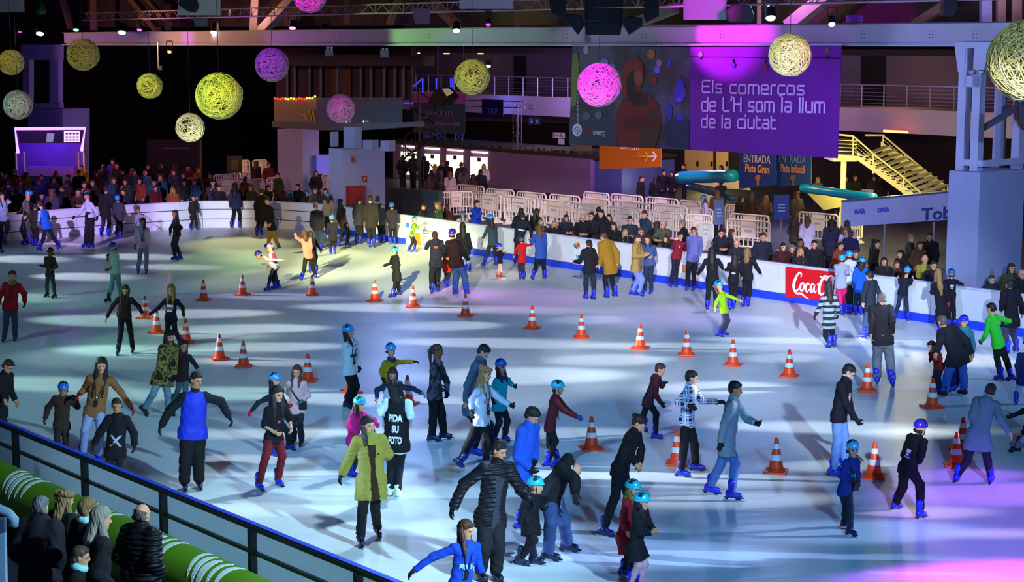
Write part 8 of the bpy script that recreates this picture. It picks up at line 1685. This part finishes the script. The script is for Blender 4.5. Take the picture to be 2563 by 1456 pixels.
# the boards and the people along them, lit from the near truss
for px, py, src, col, L, r in ((1150, 600, 'n3', (.95, 1, .75), 0.21, 3.5), (1400, 620, 'n4', (.85, .88, 1), 0.23, 3.5), (1650, 640, 'n4', (.86, .84, 1), 0.25, 3.2), (1900, 680, 'n5', (.85, .86, 1), 0.27, 3.0), (2150, 720, 'n5', (.75, .85, 1), 0.21, 2.8), (2380, 760, 'n5', (.65, .8, 1), 0.19, 2.4), (950, 570, 'n2', (.8, .8, .55), 0.19, 3.0), (700, 520, 'n2', (.9, .65, .35), 0.11, 3.5)):
    pool(px, py, src, col, L, r, .8, z=1.0)
def lamp(p, col, watts, rad=.15):
    l = bpy.data.lights.new('fill_point', 'POINT'); l.energy = watts; l.color = col; l.shadow_soft_size = rad; o = bpy.data.objects.new('fill_point', l); COL.objects.link(o); o.location = p; return o  # unseen point fill, added where the back of the hall needs light
def flood(p, t, col, watts, half, blend=.6, rad=.2): return spot(p, t, col, watts, half, blend, rad)  # unseen floods added to tint walls, beam, banner and fence
# barriers, ticket block, stairs, balcony, back of the hall
flood(UN(-47, 39, 5.8), NW(1350, 470, 46), (1, .48, .28), 1100, 62)
flood(UN(-38, 40, 5.8), NW(1700, 540, 43), (1, .54, .34), 1000, 62)
flood(UN(-29, 38.5, 5.5), NW(2060, 560, 44), (.75, .55, 1), 800, 60)
lamp(UN(-47, 48, 3.6), (.5, .22, 1), 420); lamp(UN(-53, 50, 2.2), (.5, .15, 1), 160); lamp(UN(-42, 48.5, 2.6), (.55, .35, 1), 120)
lamp(V(2240, 400, 57), (1, .88, .45), 260); lamp(V(2300, 300, 55), (1, .88, .5), 300); lamp(V(2080, 440, 60), (1, .8, .2), 130)
lamp(NW(1770, 395, 58), (1, .75, .25), 150); lamp(NW(1590, 455, 52), (.9, .8, .3), 14)
lamp(NW(1350, 210, 55), (.3, .2, 1), 110); lamp(NW(1225, 262, 55.8), (.15, .2, 1), 60); lamp(NW(1385, 268, 54.0), (.7, .5, 1), 230); flood(V(2250, 440, 54.5), NW(2260, 290, 57), (1, .82, .25), 1500, 60, .9)
lamp(NW(2230, 180, 57.5), (1, .55, .25), 60); lamp(NW(1130, 150, 58), (1, .5, .3), 16)
lamp(NW(1960, 460, 49), (.4, .55, 1), 50); lamp(NW(620, 395, 43), (1, .5, .15), 120)
lamp(V(120, 350, 72), (.35, .10, 1), 130); lamp(V(110, 300, 75), (.3, .03, 1), 260); lamp(V(240, 395, 74), (1, .2, .1), 70); lamp(V(60, 420, 72), (1, .45, .08), 60); lamp(V(420, 400, 70), (.8, .3, .3), 50)
flood(UN(-43, 43, 5.5), NW(1380, 430, 51.5), (.66, .42, .9), 2300, 55)
# banner, beam and the panels in the rig
flood(UN(-38, 26, 9.0), NW(1900, 250, 34.7), (.75, .14, 1), 1000, 22); flood(UN(-46, 26, 8.5), NW(1570, 250, 34.7), (.8, .75, 1), 1400, 16)
flood(UN(-35, 30.5, 7.2), NW(1830, 85, 35), (.85, .01, 1), 3600, 15, .3); flood(UN(-51, 31, 7.2), NW(1090, 95, 35), (.4, 1, .25), 900, 22, .4); flood(UN(-64, 31, 7.0), NW(500, 100, 35), (1, .42, .18), 900, 60, .8); flood(UN(-78, 30, 7.0), NW(200, 100, 35), (1, .45, .18), 900, 55, .8)
flood(UN(-47, 30, 7.0), NW(1380, 90, 35), (.5, .5, 1), 330, 50, .8); flood(UN(-60, 30.5, 7.2), NW(470, 95, 35), (.65, .01, 1), 1300, 5, .2); flood(UN(-57, 30.5, 7.2), NW(760, 95, 35), (.7, .25, 1), 260, 40, .8)
flood(UN(-26, 28, 7.0), NW(2300, 85, 35), (.40, .45, 1), 620, 50, .8); flood(UN(-22, 24, 6), NW(2450, 500, 34.6), (.45, .55, 1), 2100, 45, .8); flood(UN(-47, 26, 6.5), NW(900, 420, 34.5), (.40, .58, 1), 1700, 20, .7)
flood(UN(-70, 32, 5.6), NW(110, 200, 36.4), (.45, .2, 1), 300, 40, .8); lamp(UN(-60, 36.2, 7.9), (1, .45, .25), 110); lamp(UN(-45, 36.2, 8.2), (1, .5, .3), 70); lamp(UN(-32, 36.2, 8.2), (1, .55, .3), 110); lamp(UN(-25, 36.2, 8.0), (.5, .4, 1), 70)
flood(V(1900, 40, 38) + Vector((0, 0, .4)), V(1765, 25, 46), (1, .01, 1), 2200, 5, .2); flood(V(600, 60, 50), V(500, 10, 58), (.6, .85, .9), 200, 14, .4); flood(V(1215, 40, 40), V(1217, 0, 48), (.7, .5, 1), 200, 14, .5); flood(V(700, 60, 58), V(830, 280, 62), (.35, .75, .6), 130, 20, .7)
# cool light on the near fence, the roll and the people outside it
flood((6, 12, 7.5), G(470, 1330, .4), (.45, .80, 1), 14000, 22, .8); flood((2, 9, 7.0), G(250, 1380, 1.2), (.35, .55, 1), 330, 22, .8); flood(UN(-22, 20, 7.5), G(500, 1290, .5), (.6, .85, 1), 3600, 24, .8)
print('SCRIPT', time.time() - T0, len([o for o in COL.objects if o.type == 'LIGHT']))
